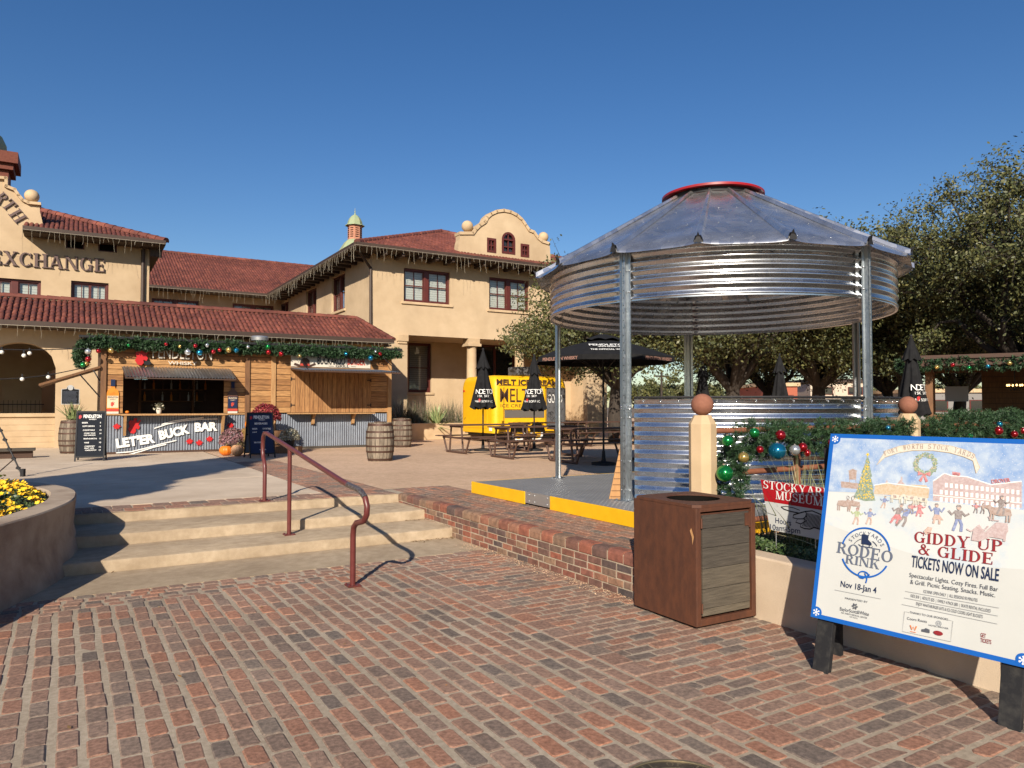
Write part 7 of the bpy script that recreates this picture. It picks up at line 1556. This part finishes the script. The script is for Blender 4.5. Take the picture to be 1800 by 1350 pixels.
obj('end_doodle', mb, M['hoop'], tt_); obj('end_door', MB().box(-.012, 0, .45, TWd - .45, .5, 1.95), M['yellow'], tt_, bevel=.01); obj('marker_light', MB().box(-.02, 0, TWd - .32, TWd - .22, 1.78, 1.84), M['red'], tt_); obj('number_plate', MB().box(-.016, 0, .12, .30, .42, .55), M['white'], tt_)
for cx in (.98, 1.72):
    w2 = MB(); c = (cx, .02, .30); pr = [(.20, -.0), (.30, .02), (.31, .10), (.30, .18), (.18, .2)]
    def wheel_ring(prof, n=28): mb = MB(); m = len(prof); mb.add([(cx + q * math.cos(2 * math.pi * i / n), y + .02, .31 + q * math.sin(2 * math.pi * i / n)) for i in range(n) for q, y in prof], [(i * m + j, i * m + j + 1, ((i + 1) % n) * m + j + 1, ((i + 1) % n) * m + j) for i in range(n) for j in range(m - 1)]); return mb
    tw = obj('wheel', wheel_ring([(.19, -.02), (.29, -.015), (.31, .03), (.31, .15), (.28, .19)]), M['tyre'], tt_, smooth=40); obj('whitewall', wheel_ring([(.185, -.024), (.262, -.024)]), M['white'], tw); obj('hub', wheel_ring([(.0001, -.05), (.06, -.045), (.08, -.02), (.185, -.015)]), M['yellow'], tw, smooth=40)
    ar_ = MB(); n = 14; ar_.add([(cx + q * math.cos(math.pi * i / n), y, .34 + q * 1.05 * math.sin(math.pi * i / n)) for i in range(n + 1) for q, y in ((.36, -.06), (.44, -.06), (.44, .0))], [(i * 3 + j, i * 3 + j + 1, i * 3 + j + 4, i * 3 + j + 3) for i in range(n) for j in (0, 1)]); obj('mudguard', ar_, M['yellow'], tt_, smooth=50)
    obj('wheel_arch', MB().prism(circ(cx, .34, .36, 14, 0, 180), TF, .002, .003), M['dark'], tt_)
obj('chassis', MB().box(.2, TL_ - .1, .2, TWd - .2, .22, .36).box(TL_ - .1, TL_ + .7, TWd / 2 - .05, TWd / 2 + .05, .26, .34).box(.12, TL_ - .1, .1, TWd - .1, .30, .38), M['black'], tt_); obj('jack_stand', MB().box(.25, .31, .3, .36, 0, .24), M['aluminium'], tt_)
obj('roof_cooler', MB().box(1.25, 1.95, .5, 1.2, THt + .02, THt + .34), M['charcoal'], tt_, bevel=.05)
# ================================================================== PICNIC TABLES AND PARASOLS
def make_table(label, loc, rz, L_=2.35):
    t = thing('picnic_table', label, 'picnic table', loc, rz, 'brown picnic tables on the gravel'); mb = MB()
    for i in range(5): y = -.36 + i * .148; mb.box(0, L_, y, y + .14, .735, .765)
    obj('table_top', mb, M['tablebrown'], t, bevel=.006)
    for s in (-1, 1): obj('bench', MB().box(.0, L_, s * .72 - .14, s * .72 - .005, .435, .462).box(.0, L_, s * .72 + .005, s * .72 + .14, .435, .462), M['tablebrown'], t, bevel=.006)
    for x in (.22, L_ - .22):
        mb = MB()
        for s in (-1, 1): mb.tube([(x, s * .30, .73), (x, s * .40, .03)], .026, 8).tube([(x, s * .78, .43), (x, s * .56, .03)], .026, 8)
        mb.tube([(x, -.58, .028), (x, .58, .028)], .026, 8).bar((x, -.80, .41), (x, .80, .41), .05, .05).bar((x, -.36, .71), (x, .36, .71), .05, .05); obj('leg_frame', mb, M['tablebrown'], t, smooth=50)
    return t
def gw(px, py): return gp_(px, py)
tb1 = make_table('brown picnic table in front of the left end of the yellow trailer', gw(789, 797), TH + R(0))
dup(tb1, gw(868, 806), TH - R(3), 'brown picnic table nearest the bin deck, left of its thin post'); dup(tb1, gw(905, 788), TH + R(2), 'brown picnic table behind, between the two folded parasols'); dup(tb1, gw(975, 814), TH - R(4), 'brown picnic table under the open black parasol'); dup(tb1, gw(1010, 784), TH, 'far brown picnic table near the planter behind the open parasol')
def pole_base(t, h): obj('pole', MB().tube([(0, 0, 0), (0, 0, h)], .022, 10), M['black'], t, smooth=50); obj('base', MB().lathe([(.26, 0), (.26, .05), (.05, .08), (.03, .3)], 20), M['black'], t, smooth=40)
def folded(label, loc, rz, h=2.75, bottom=1.15, words=True):
    t = thing('folded_parasol', label, 'parasol', loc, rz, 'folded black parasols'); pole_base(t, h); n, mb = 40, MB(); k = 16; vs = []
    for j in range(k + 1):
        f = j / k; z = bottom + (h - .42 - bottom) * (1 - f); q = .10 + .20 * (1 - (1 - f)) ** .9 * f ** 0 * 1 + .06 * f
        q = .085 + .23 * f
        for i in range(n): a = 2 * math.pi * i / n; fold = 1 + .26 * (.35 + .65 * f) * math.cos(8 * a + .6 * math.sin(3 * a + f)); vs.append((q * fold * math.cos(a), q * fold * math.sin(a), z + .05 * math.cos(8 * a) * (f == 1)))
    mb.add(vs, [(j * n + i, (j + 1) * n + i, (j + 1) * n + (i + 1) % n, j * n + (i + 1) % n) for j in range(k) for i in range(n)]); obj('canopy', mb, M['canvas'], t, smooth=70)
    mb = MB(); vs = []
    for j in range(7):
        f = j / 6; z = h - .02 - .50 * f; q = .03 + .15 * f
        for i in range(n): a = 2 * math.pi * i / n; fold = 1 + .22 * f * math.cos(8 * a + 1); vs.append((q * fold * math.cos(a), q * fold * math.sin(a), z - .03 * f * math.cos(8 * a + 1)))
    mb.add(vs, [(j * n + i, (j + 1) * n + i, (j + 1) * n + (i + 1) % n, j * n + (i + 1) % n) for j in range(6) for i in range(n)]); obj('vent_cap', mb, M['canvas'], t, smooth=70); obj('finial', MB().ball((0, 0, h + .02), .035, 10), M['black'], t)
    if words:
        for s, a0, z, hh in (('ND', 230, 1.60, .13), ('ETO', 268, 1.60, .13), ('SKY', 272, 1.51, .06), ('PE', 335, 1.60, .15), ('ISK', 234, 1.51, .06), ('OFFIC', 268, 1.36, .06), ('WHIS', 228, 1.36, .06)):
            m2 = MB()
            for i, ch in enumerate(s):
                a = R(a0 + i * (22 if hh > .1 else 10)); f = (h - .42 - z) / (h - .42 - bottom); q = (.085 + .23 * f) * 1.16 + .012; c = Vector((q * math.cos(a), q * math.sin(a), z)); tn = Vector((-math.sin(a), math.cos(a), 0)); e = Vector((math.cos(a), math.sin(a), 0))
                vs, fs, asp = word(ch, .0); m2.add([c + tn * (x - .5) * asp * hh + Vector((0, 0, 1)) * y * hh - e * y * hh * .14 for x, y, _ in vs], fs)
            obj('canopy_lettering', m2, M['white'], t)
        c = Vector((.31 * math.cos(R(245)), .31 * math.sin(R(245)), 1.42)); obj('logo_mark', MB().prism(rider((0, 0), .05), lambda x, y, d: tuple(c + Vector((-math.sin(R(245)), math.cos(R(245)), 0)) * x + Vector((0, 0, 1)) * y + Vector((math.cos(R(245)), math.sin(R(245)), 0)) * d), .0, .01), M['red'], t)
    return t
folded('folded black parasol with white lettering in front of the trailer, left one', W(*sat(849, 790, 20.6)[:2], ZU), R(10), 2.85, 1.20); folded('folded black parasol with white lettering covering the middle of the trailer sign', W(*sat(939, 790, 20.6)[:2], ZU), R(-14), 2.68, 1.15)
folded('plain folded dark parasol seen behind the left stucco pillar', W(*sat(1236, 780, 25)[:2], ZU), R(30), 2.78, 1.0, False); folded('plain folded dark parasol standing between two oak trunks', W(*sat(1372, 780, 22)[:2], ZU), R(50), 2.80, 1.0, False)
folded('large folded black parasol with white lettering behind the right stucco pillar', W(*sat(1605, 800, 16.2)[:2], ZU), R(20), 2.80, 1.05)
op = thing('open_parasol', 'open black market parasol with white lettering between trailer and grain bin', 'parasol', W(*sat(1061, 800, 15.6)[:2], ZU), R(-90)); pole_base(op, 2.70); n = 8; rad = 1.52; mb = MB()
zt2, ze2 = 2.70, 2.27
vs = [(0, 0, zt2)] + [(rad * f * math.cos(R(45 * i + 22.5)), rad * f * math.sin(R(45 * i + 22.5)), zt2 + (ze2 - zt2) * f + .05 * math.sin(math.pi * f)) for f in (.25, .5, .75, 1) for i in range(n)] + [(rad * math.cos(R(45 * i + 22.5)), rad * math.sin(R(45 * i + 22.5)), ze2 - .10) for i in range(n)]
mb.add(vs, [(0, 1 + i, 1 + (i + 1) % n) for i in range(n)] + [(1 + j * n + i, 1 + (j + 1) * n + i, 1 + (j + 1) * n + (i + 1) % n, 1 + j * n + (i + 1) % n) for j in range(4) for i in range(n)]); obj('canopy', mb, M['canvas'], op)
mb = MB()
for i in range(n):
    a = R(45 * i + 22.5); mb.tube([(0, 0, zt2 - .06), (rad * math.cos(a), rad * math.sin(a), ze2 - .03)], .010, 5)
    mb.tube([(0, 0, zt2 - .75), (rad * .5 * math.cos(a), rad * .5 * math.sin(a), zt2 - .33)], .010, 5)
obj('rib', mb, M['black'], op)
mb = MB(); vs = []
for i in range(32): a = 2 * math.pi * i / 32; vs += [(.10 * math.cos(a), .10 * math.sin(a), zt2 + .09), (.40 * math.cos(a), .40 * math.sin(a), zt2 - .05 + .035 * abs(math.sin(4 * a)))]
mb.add(vs, [(2 * i, 2 * i + 1, (2 * i + 3) % 64, (2 * i + 2) % 64) for i in range(32)] + [tuple(range(0, 64, 2))]); obj('vent_cap', mb, M['canvas'], op, smooth=60)
def OPF(x, y, d): a = 0; ap = rad * math.cos(R(22.5)); f = y; q = ap * f; return (q + .0 + d * .35, x, zt2 + (ze2 - zt2) * f + .055 * math.sin(math.pi * f) + d)
for s, w_, f, hh in (('PENDLETON', .40, .66, .085), ('WHISKY', .24, .73, .045), ('THE OFFICIAL WHISKY', .40, .86, .05)):
    vs, fs, asp = word(s, .03); obj('canopy_lettering', MB().add([OPF((x - .5) * 2 * w_, f - y * hh, .015) for x, y, _ in vs], fs), M['white'], op)
M['edgeprint'] = mat('parasol edge print', (.30, .16, .12))
for k in (1, -1):
    vs, fs, asp = word('PENDLETON WHISKY', .03); A = Vector((rad * math.cos(R(22.5)), rad * math.sin(R(22.5)) * k, ze2 - .09)); B = Vector((rad * math.cos(R(67.5)), rad * math.sin(R(67.5)) * k, ze2 - .09)); 
    if k < 0: A, B = B, A
    d = (B - A); nn = Vector((d.y, -d.x, 0)).normalized() * .006; nn = nn if nn.dot(A) > 0 else -nn; obj('valance_lettering', MB().add([A + d * (.1 + .8 * x) + Vector((0, 0, y * .06)) + nn for x, y, _ in vs], fs), M['edgeprint'], op)
# ================================================================== PAVILION AT RIGHT
pu, pv, _ = sat(1634, 730, 19.5); pav = thing('timber_pavilion', 'dark timber pavilion bar with lit chandelier under the oak at right', 'pavilion', W(pu, pv, ZU), TH - R(62))
# its open front runs to the right and towards us
for x, y in ((0, 0), (4.6, 0), (0, 3.6), (4.6, 3.6)): obj('pavilion_post', MB().box(x - .09, x + .09, y - .09, y + .09, 0, 2.28), M['timber'], pav, bevel=.008)
obj('pavilion_roof', MB().box(-.6, 5.6, -.6, 4.3, 2.48, 2.58).box(-.55, 5.5, -.55, -.50, 2.30, 2.48), M['darktimber'], pav); obj('ceiling_beam', MB().box(-.1, 4.8, -.08, .08, 2.28, 2.47).box(-.1, 4.8, 3.5, 3.66, 2.28, 2.47).box(-.08, .08, .1, 3.5, 2.28, 2.47).box(1.8, 1.9, .1, 3.5, 2.30, 2.47), M['timber'], pav)
obj('counter', MB().box(.1, 4.5, -.05, .35, .98, 1.03), M['timber'], pav); obj('counter_front', vplanks(MB(), .09, 4.5, .05, .97, .0, .04, .14, 4), M['doorplank'], pav); obj('end_counter', MB().box(-.05, .0, .1, 2.0, 0, 1.0), M['timber'], pav)
obj('back_wall', planks(MB(), 1.3, 4.6, 0.05, 2.28, 3.5, 3.55, .16, 6), M['timber'], pav); obj('back_lining', MB().box(1.3, 4.6, 3.56, 3.60, 0, 2.28), M['darktimber'], pav); obj('hanging_screen', MB().box(.35, .95, 3.1, 3.15, 1.40, 1.85), mat('grey screen', (.30, .30, .33), rough=.4), pav)
r = random.Random(3); mb = MB()
for i in range(14): x = .3 + i * .27; mb.box(x, x + r.uniform(.08, .22), 2.9, 3.2, 1.03, 1.03 + r.uniform(.1, .4))
obj('back_counter', MB().box(.1, 4.5, 2.8, 3.3, .9, 1.02), M['darktimber'], pav)
ch_ = thing('chandelier', 'small chandelier with warm lit bulbs hanging in the dark pavilion', 'chandelier', tuple(W(pu, pv, ZU) + Vector((math.cos(TH - R(62)) * 1.95 - math.sin(TH - R(62)) * .9, math.sin(TH - R(62)) * 1.95 + math.cos(TH - R(62)) * .9, 1.72))), 0)
obj('stem', MB().tube([(0, 0, .62), (0, 0, 0)], .012, 6).ball((0, 0, 0), .05, 8), M['black'], ch_)
for i in range(6):
    a = R(60 * i + 10); c = (.17 * math.cos(a), .17 * math.sin(a), .05); ar2 = obj('arm', MB().tube([(0, 0, 0), (c[0] * .6, c[1] * .6, -.05), c], .008, 5), M['black'], ch_); obj('bulb', MB().ball((c[0], c[1], .09), .024, 8, 1.3), M['bulb'], ar2)
rz = TH - R(62); pw3 = lambda x, y, z: tuple(W(pu, pv, ZU) + Vector((math.cos(rz) * x - math.sin(rz) * y, math.sin(rz) * x + math.cos(rz) * y, z)))
garland('pine_garland', 'dark garland with lights along the pavilion roof edge', [pw3(-.6, 2.2, 2.34), pw3(-.6, -.6, 2.34), pw3(2.5, -.62, 2.32), pw3(5.5, -.62, 2.34)], .17, 900, .075, .02, 17, 12)
items = []
for i, (c, x) in enumerate((('gold', .2), ('red', .55), ('green', .9), ('blue', 1.3), ('gold', 1.75), ('green', 2.2), ('silver', 2.6), ('red', 3.1))): items.append((c, Vector(pw3(x, -.80, 2.26 + .05 * math.sin(i * 2))), .055, 'small', x))
bauble_row(items, 'on the pavilion roof garland', 'baubles on the pavilion garland')
# ================================================================== TREES
def oak_mesh(seed, cr, ch, cz, nblob, per, leaf, trunk_h, br=.5, airy=0.0, lean=(0, 0)):
    """crown radius, half height, centre height; many leaf clumps on real limbs"""
    r = random.Random(seed); g = np.random.default_rng(seed); wood = MB(); tips = []
    base = Vector((0, 0, 0)); top = Vector((lean[0], lean[1], trunk_h)); r0 = cr * .065
    wood.tube([base, base + (top - base) * .4 + Vector((r.uniform(-.1, .1), r.uniform(-.1, .1), 0)), top], [r0 * 1.25, r0, r0 * .85], 10)
    blobs = []
    for i in range(nblob):
        for _ in range(60):
            d = Vector((r.gauss(0, 1), r.gauss(0, 1), r.gauss(0, .8))).normalized() * (r.random() ** .38); c = Vector((d.x * cr, d.y * cr, cz + d.z * ch))
            if c.z > cz - ch * .75 and all((c - b).length > cr * .15 for b, _ in blobs): break
        blobs.append((c, cr * r.uniform(.15, .29)))
    nl = max(5, nblob // 7); limbs = []
    for i in range(nl):
        a = 2 * math.pi * i / nl + r.uniform(-.3, .3); e = top + Vector((math.cos(a) * cr * .45, math.sin(a) * cr * .45, (cz - trunk_h) * r.uniform(.4, 1.1))); m = top + (e - top) * .5 + Vector((r.gauss(0, .2), r.gauss(0, .2), -.15 * r.random()))
        wood.tube([top - Vector((0, 0, .2)), m, e], [r0 * .62, r0 * .42, r0 * .26], 7); limbs += [m, e]
    V, T = [], []
    for c, b in blobs:
        s = min(limbs, key=lambda q: (q - c).length); mid = s + (c - s) * .55 + Vector((r.gauss(0, .15), r.gauss(0, .15), r.gauss(0, .15))); wood.tube([s, mid, c], [r0 * .22, r0 * .13, r0 * .05], 5)
        tb_ = r.uniform(-.22, .22); k = int(per * (b / (cr * .24)) ** 2); d = g.normal(size=(k, 3)); d /= np.linalg.norm(d, axis=1)[:, None]; q = b * (g.uniform(0, 1, k) ** (.34 if not airy else .6)) * (1 + .35 * np.sin(d[:, 0] * 5 + c.x) * np.sin(d[:, 1] * 6 + c.y) * np.sin(d[:, 2] * 5))
        p = np.array(c) + d * q[:, None] * np.array([1.1, 1.1, .78]); nrm = d + g.normal(0, .7, (k, 3)); nrm /= np.linalg.norm(nrm, axis=1)[:, None]
        a = np.cross(nrm, g.normal(size=(k, 3))); a /= np.linalg.norm(a, axis=1)[:, None]; bb = np.cross(nrm, a); s = (leaf * g.uniform(.55, 1.3, k))[:, None]
        V.append(np.stack([p - a * s, p - bb * s * .55, p + a * s, p + bb * s * .55], 1)); T.append(np.clip(.12 + tb_ + g.uniform(0, .75, k), 0, 1))
        for _ in range(3 + int(airy * 8)):
            dd = Vector(g.normal(size=3)).normalized(); e = c + dd * b * r.uniform(.9, 1.35); wood.tube([c, c + (e - c) * .5 + Vector((0, 0, r.gauss(0, .05))), e], [r0 * .04, r0 * .03, .004], 4)
            k = 26; f = g.uniform(.35, 1, k); p = np.array(c) + np.outer(f, np.array(e - c)) + g.normal(0, b * .10, (k, 3)); nrm = g.normal(size=(k, 3)); nrm /= np.linalg.norm(nrm, axis=1)[:, None]; a = np.cross(nrm, g.normal(size=(k, 3))); a /= np.linalg.norm(a, axis=1)[:, None]; bb = np.cross(nrm, a); s = (leaf * g.uniform(.5, 1.1, k))[:, None]
            V.append(np.stack([p - a * s, p - bb * s * .55, p + a * s, p + bb * s * .55], 1)); T.append(g.uniform(.2, 1, k))
    return wood, np.concatenate(V), np.concatenate(T)
def oak(label, loc, args, group='live oaks behind the grain bin', rz=0, m='leaf'):
    w_, V, T = oak_mesh(*args); t = thing('live_oak', label, 'tree', loc, rz, group); obj('trunk', w_, M['bark'], t, smooth=60); np_obj('crown', V, 4, T, M[m], t); return t
def td(px, d): p = atd(px, 715, d); return Vector((p.x, p.y, ZU))
#  seed, radius, half height, centre height, blobs, leaves per blob, leaf size, trunk
oA = oak('broad live oak left of the bin, its crown overlapping the right wing', td(1085, 25.5), (1, 3.9, 2.0, 4.15, 92, 520, .062, 2.1))
oB = oak('thick trunked live oak directly behind the centre of the grain bin', td(1288, 27), (2, 4.2, 2.3, 4.9, 95, 520, .065, 2.0))
oC = oak('live oak with forked trunk behind the right half of the bin', td(1440, 29), (3, 4.2, 3.1, 5.2, 110, 520, .070, 2.2))
oD = oak('very tall airy live oak rising at the far right over the pavilion', td(1795, 22.5), (4, 3.9, 3.0, 5.5, 135, 430, .056, 2.6, .5, .8))
oE = oak('mid height live oak between the bin roof and the tall oak', td(1590, 27), (5, 3.5, 2.9, 4.9, 100, 480, .064, 2.4, .5, .3))
dup(oE, td(1900, 27), 1.9, 'live oak behind the pavilion at the right edge'); dup(oB, td(1690, 33), 2.4, 'distant live oak filling the gap behind the pavilion'); dup(oA, td(1560, 34), 4.0, 'distant live oak behind the right corner post of the bin'); dup(oA, td(1350, 36), 1.0, 'distant live oak seen between the two folded parasols')
dup(oB, Vector((13.2, 6.5, ZU)), .8, 'live oak added out of frame at the right to shade the pavilion')  # unseen extra oak, added so that its shade darkens the pavilion
low = oak('small round oak far away under the open parasol', td(1170, 75), (9, 4.0, 1.7, 2.4, 26, 260, .17, 1.0), 'far trees on the skyline')
for i, (px, d, lab) in enumerate(((1130, 82, 'far round oak on the skyline left of the rear bin post'), (1225, 78, 'far round oak on the skyline behind the left pillar ball'), (1340, 80, 'far round oak on the skyline right of the thick trunk'), (1500, 85, 'far round oak on the skyline by the pale far building'), (1660, 80, 'far round oak on the skyline behind the pavilion'))): dup(low, td(px, d), i * 1.3, lab)
# far buildings
def farb(name, label, px0, px1, pyt, d, m, roofm, rows):
    a, b = atd(px0, 715, d), atd(px1, 715, d); h = (715 - pyt) / F * d + EYE - ZU; t = thing(name, label, 'building', (a.x, a.y, ZU), 0); w_ = b.x - a.x; nw = max(2, int(w_ / 3)); 
    obj('wall', MB().box(0, w_, 0, 8, 0, h), m, t); obj('parapet', MB().box(-.2, w_ + .2, -.2, 8.2, h, h + .3), roofm, t)
    for i in range(nw):
        for j in range(rows): f = obj('window', MB().box(w_ * (i + .25) / nw, w_ * (i + .75) / nw, -.06, -.002, h * (j + .35) / rows, h * (j + .75) / rows), M['winframe'], t); obj('pane', MB().box(w_ * (i + .28) / nw, w_ * (i + .72) / nw, -.07, -.061, h * (j + .38) / rows, h * (j + .72) / rows), M['glass'], f)
farb('brick_shop', 'far orange brick shop glimpsed between the oak trunks', 1345, 1402, 679, 62, mat('orange far brick', (.34, .09, .045)), M['trim'], 1); farb('office_block', 'far pale low office block glimpsed right of the oak trunks', 1425, 1530, 672, 66, mat('pale far wall', (.52, .43, .33)), M['fascia'], 2)
farb('store_building', 'far dark fronted store seen through the open pavilion', 1610, 1760, 690, 60, mat('far grey wall', (.2, .19, .18)), M['trim'], 1)
ut = thing('utility_pole', 'far thin utility pole on the skyline below the open parasol', 'pole', td(1163, 70)); obj('shaft', MB().tube([(0, 0, 0), (0, 0, 4.6)], .10, 6), M['bark'], ut); obj('cross_arm', MB().box(-.8, .8, -.06, .06, 4.1, 4.25), M['bark'], ut)
# ================================================================== HOLIDAY TREE behind us, whose shadow crosses the court
xt = thing('holiday_tree', 'tall conical holiday tree standing out of frame behind the camera', 'tree', (-8.7, -2, 0), 0); g = np.random.default_rng(3); k = 9000; hgt = 12.2; z = hgt * (1 - np.sqrt(g.uniform(0.0, 1, k))) ; rr2 = .30 * (hgt - z) * (1 + .10 * np.sin(z * 3.1)) * g.uniform(.75, 1.02, k); a = g.uniform(0, 2 * np.pi, k); p = np.stack([rr2 * np.cos(a), rr2 * np.sin(a), z + .2], 1)
nrm = np.stack([np.cos(a), np.sin(a), .5 + 0 * a], 1) + g.normal(0, .5, (k, 3)); nrm /= np.linalg.norm(nrm, axis=1)[:, None]; q = np.cross(nrm, g.normal(size=(k, 3))); q /= np.linalg.norm(q, axis=1)[:, None]; b = np.cross(nrm, q); s = (.28 * g.uniform(.6, 1.2, k))[:, None]
np_obj('foliage', np.stack([p - q * s, p - b * s, p + q * s, p + b * s], 1), 4, g.uniform(0, 1, k), M['pine'], xt); obj('trunk', MB().tube([(0, 0, 0), (0, 0, 11.5)], [.3, .05], 8), M['bark'], xt)
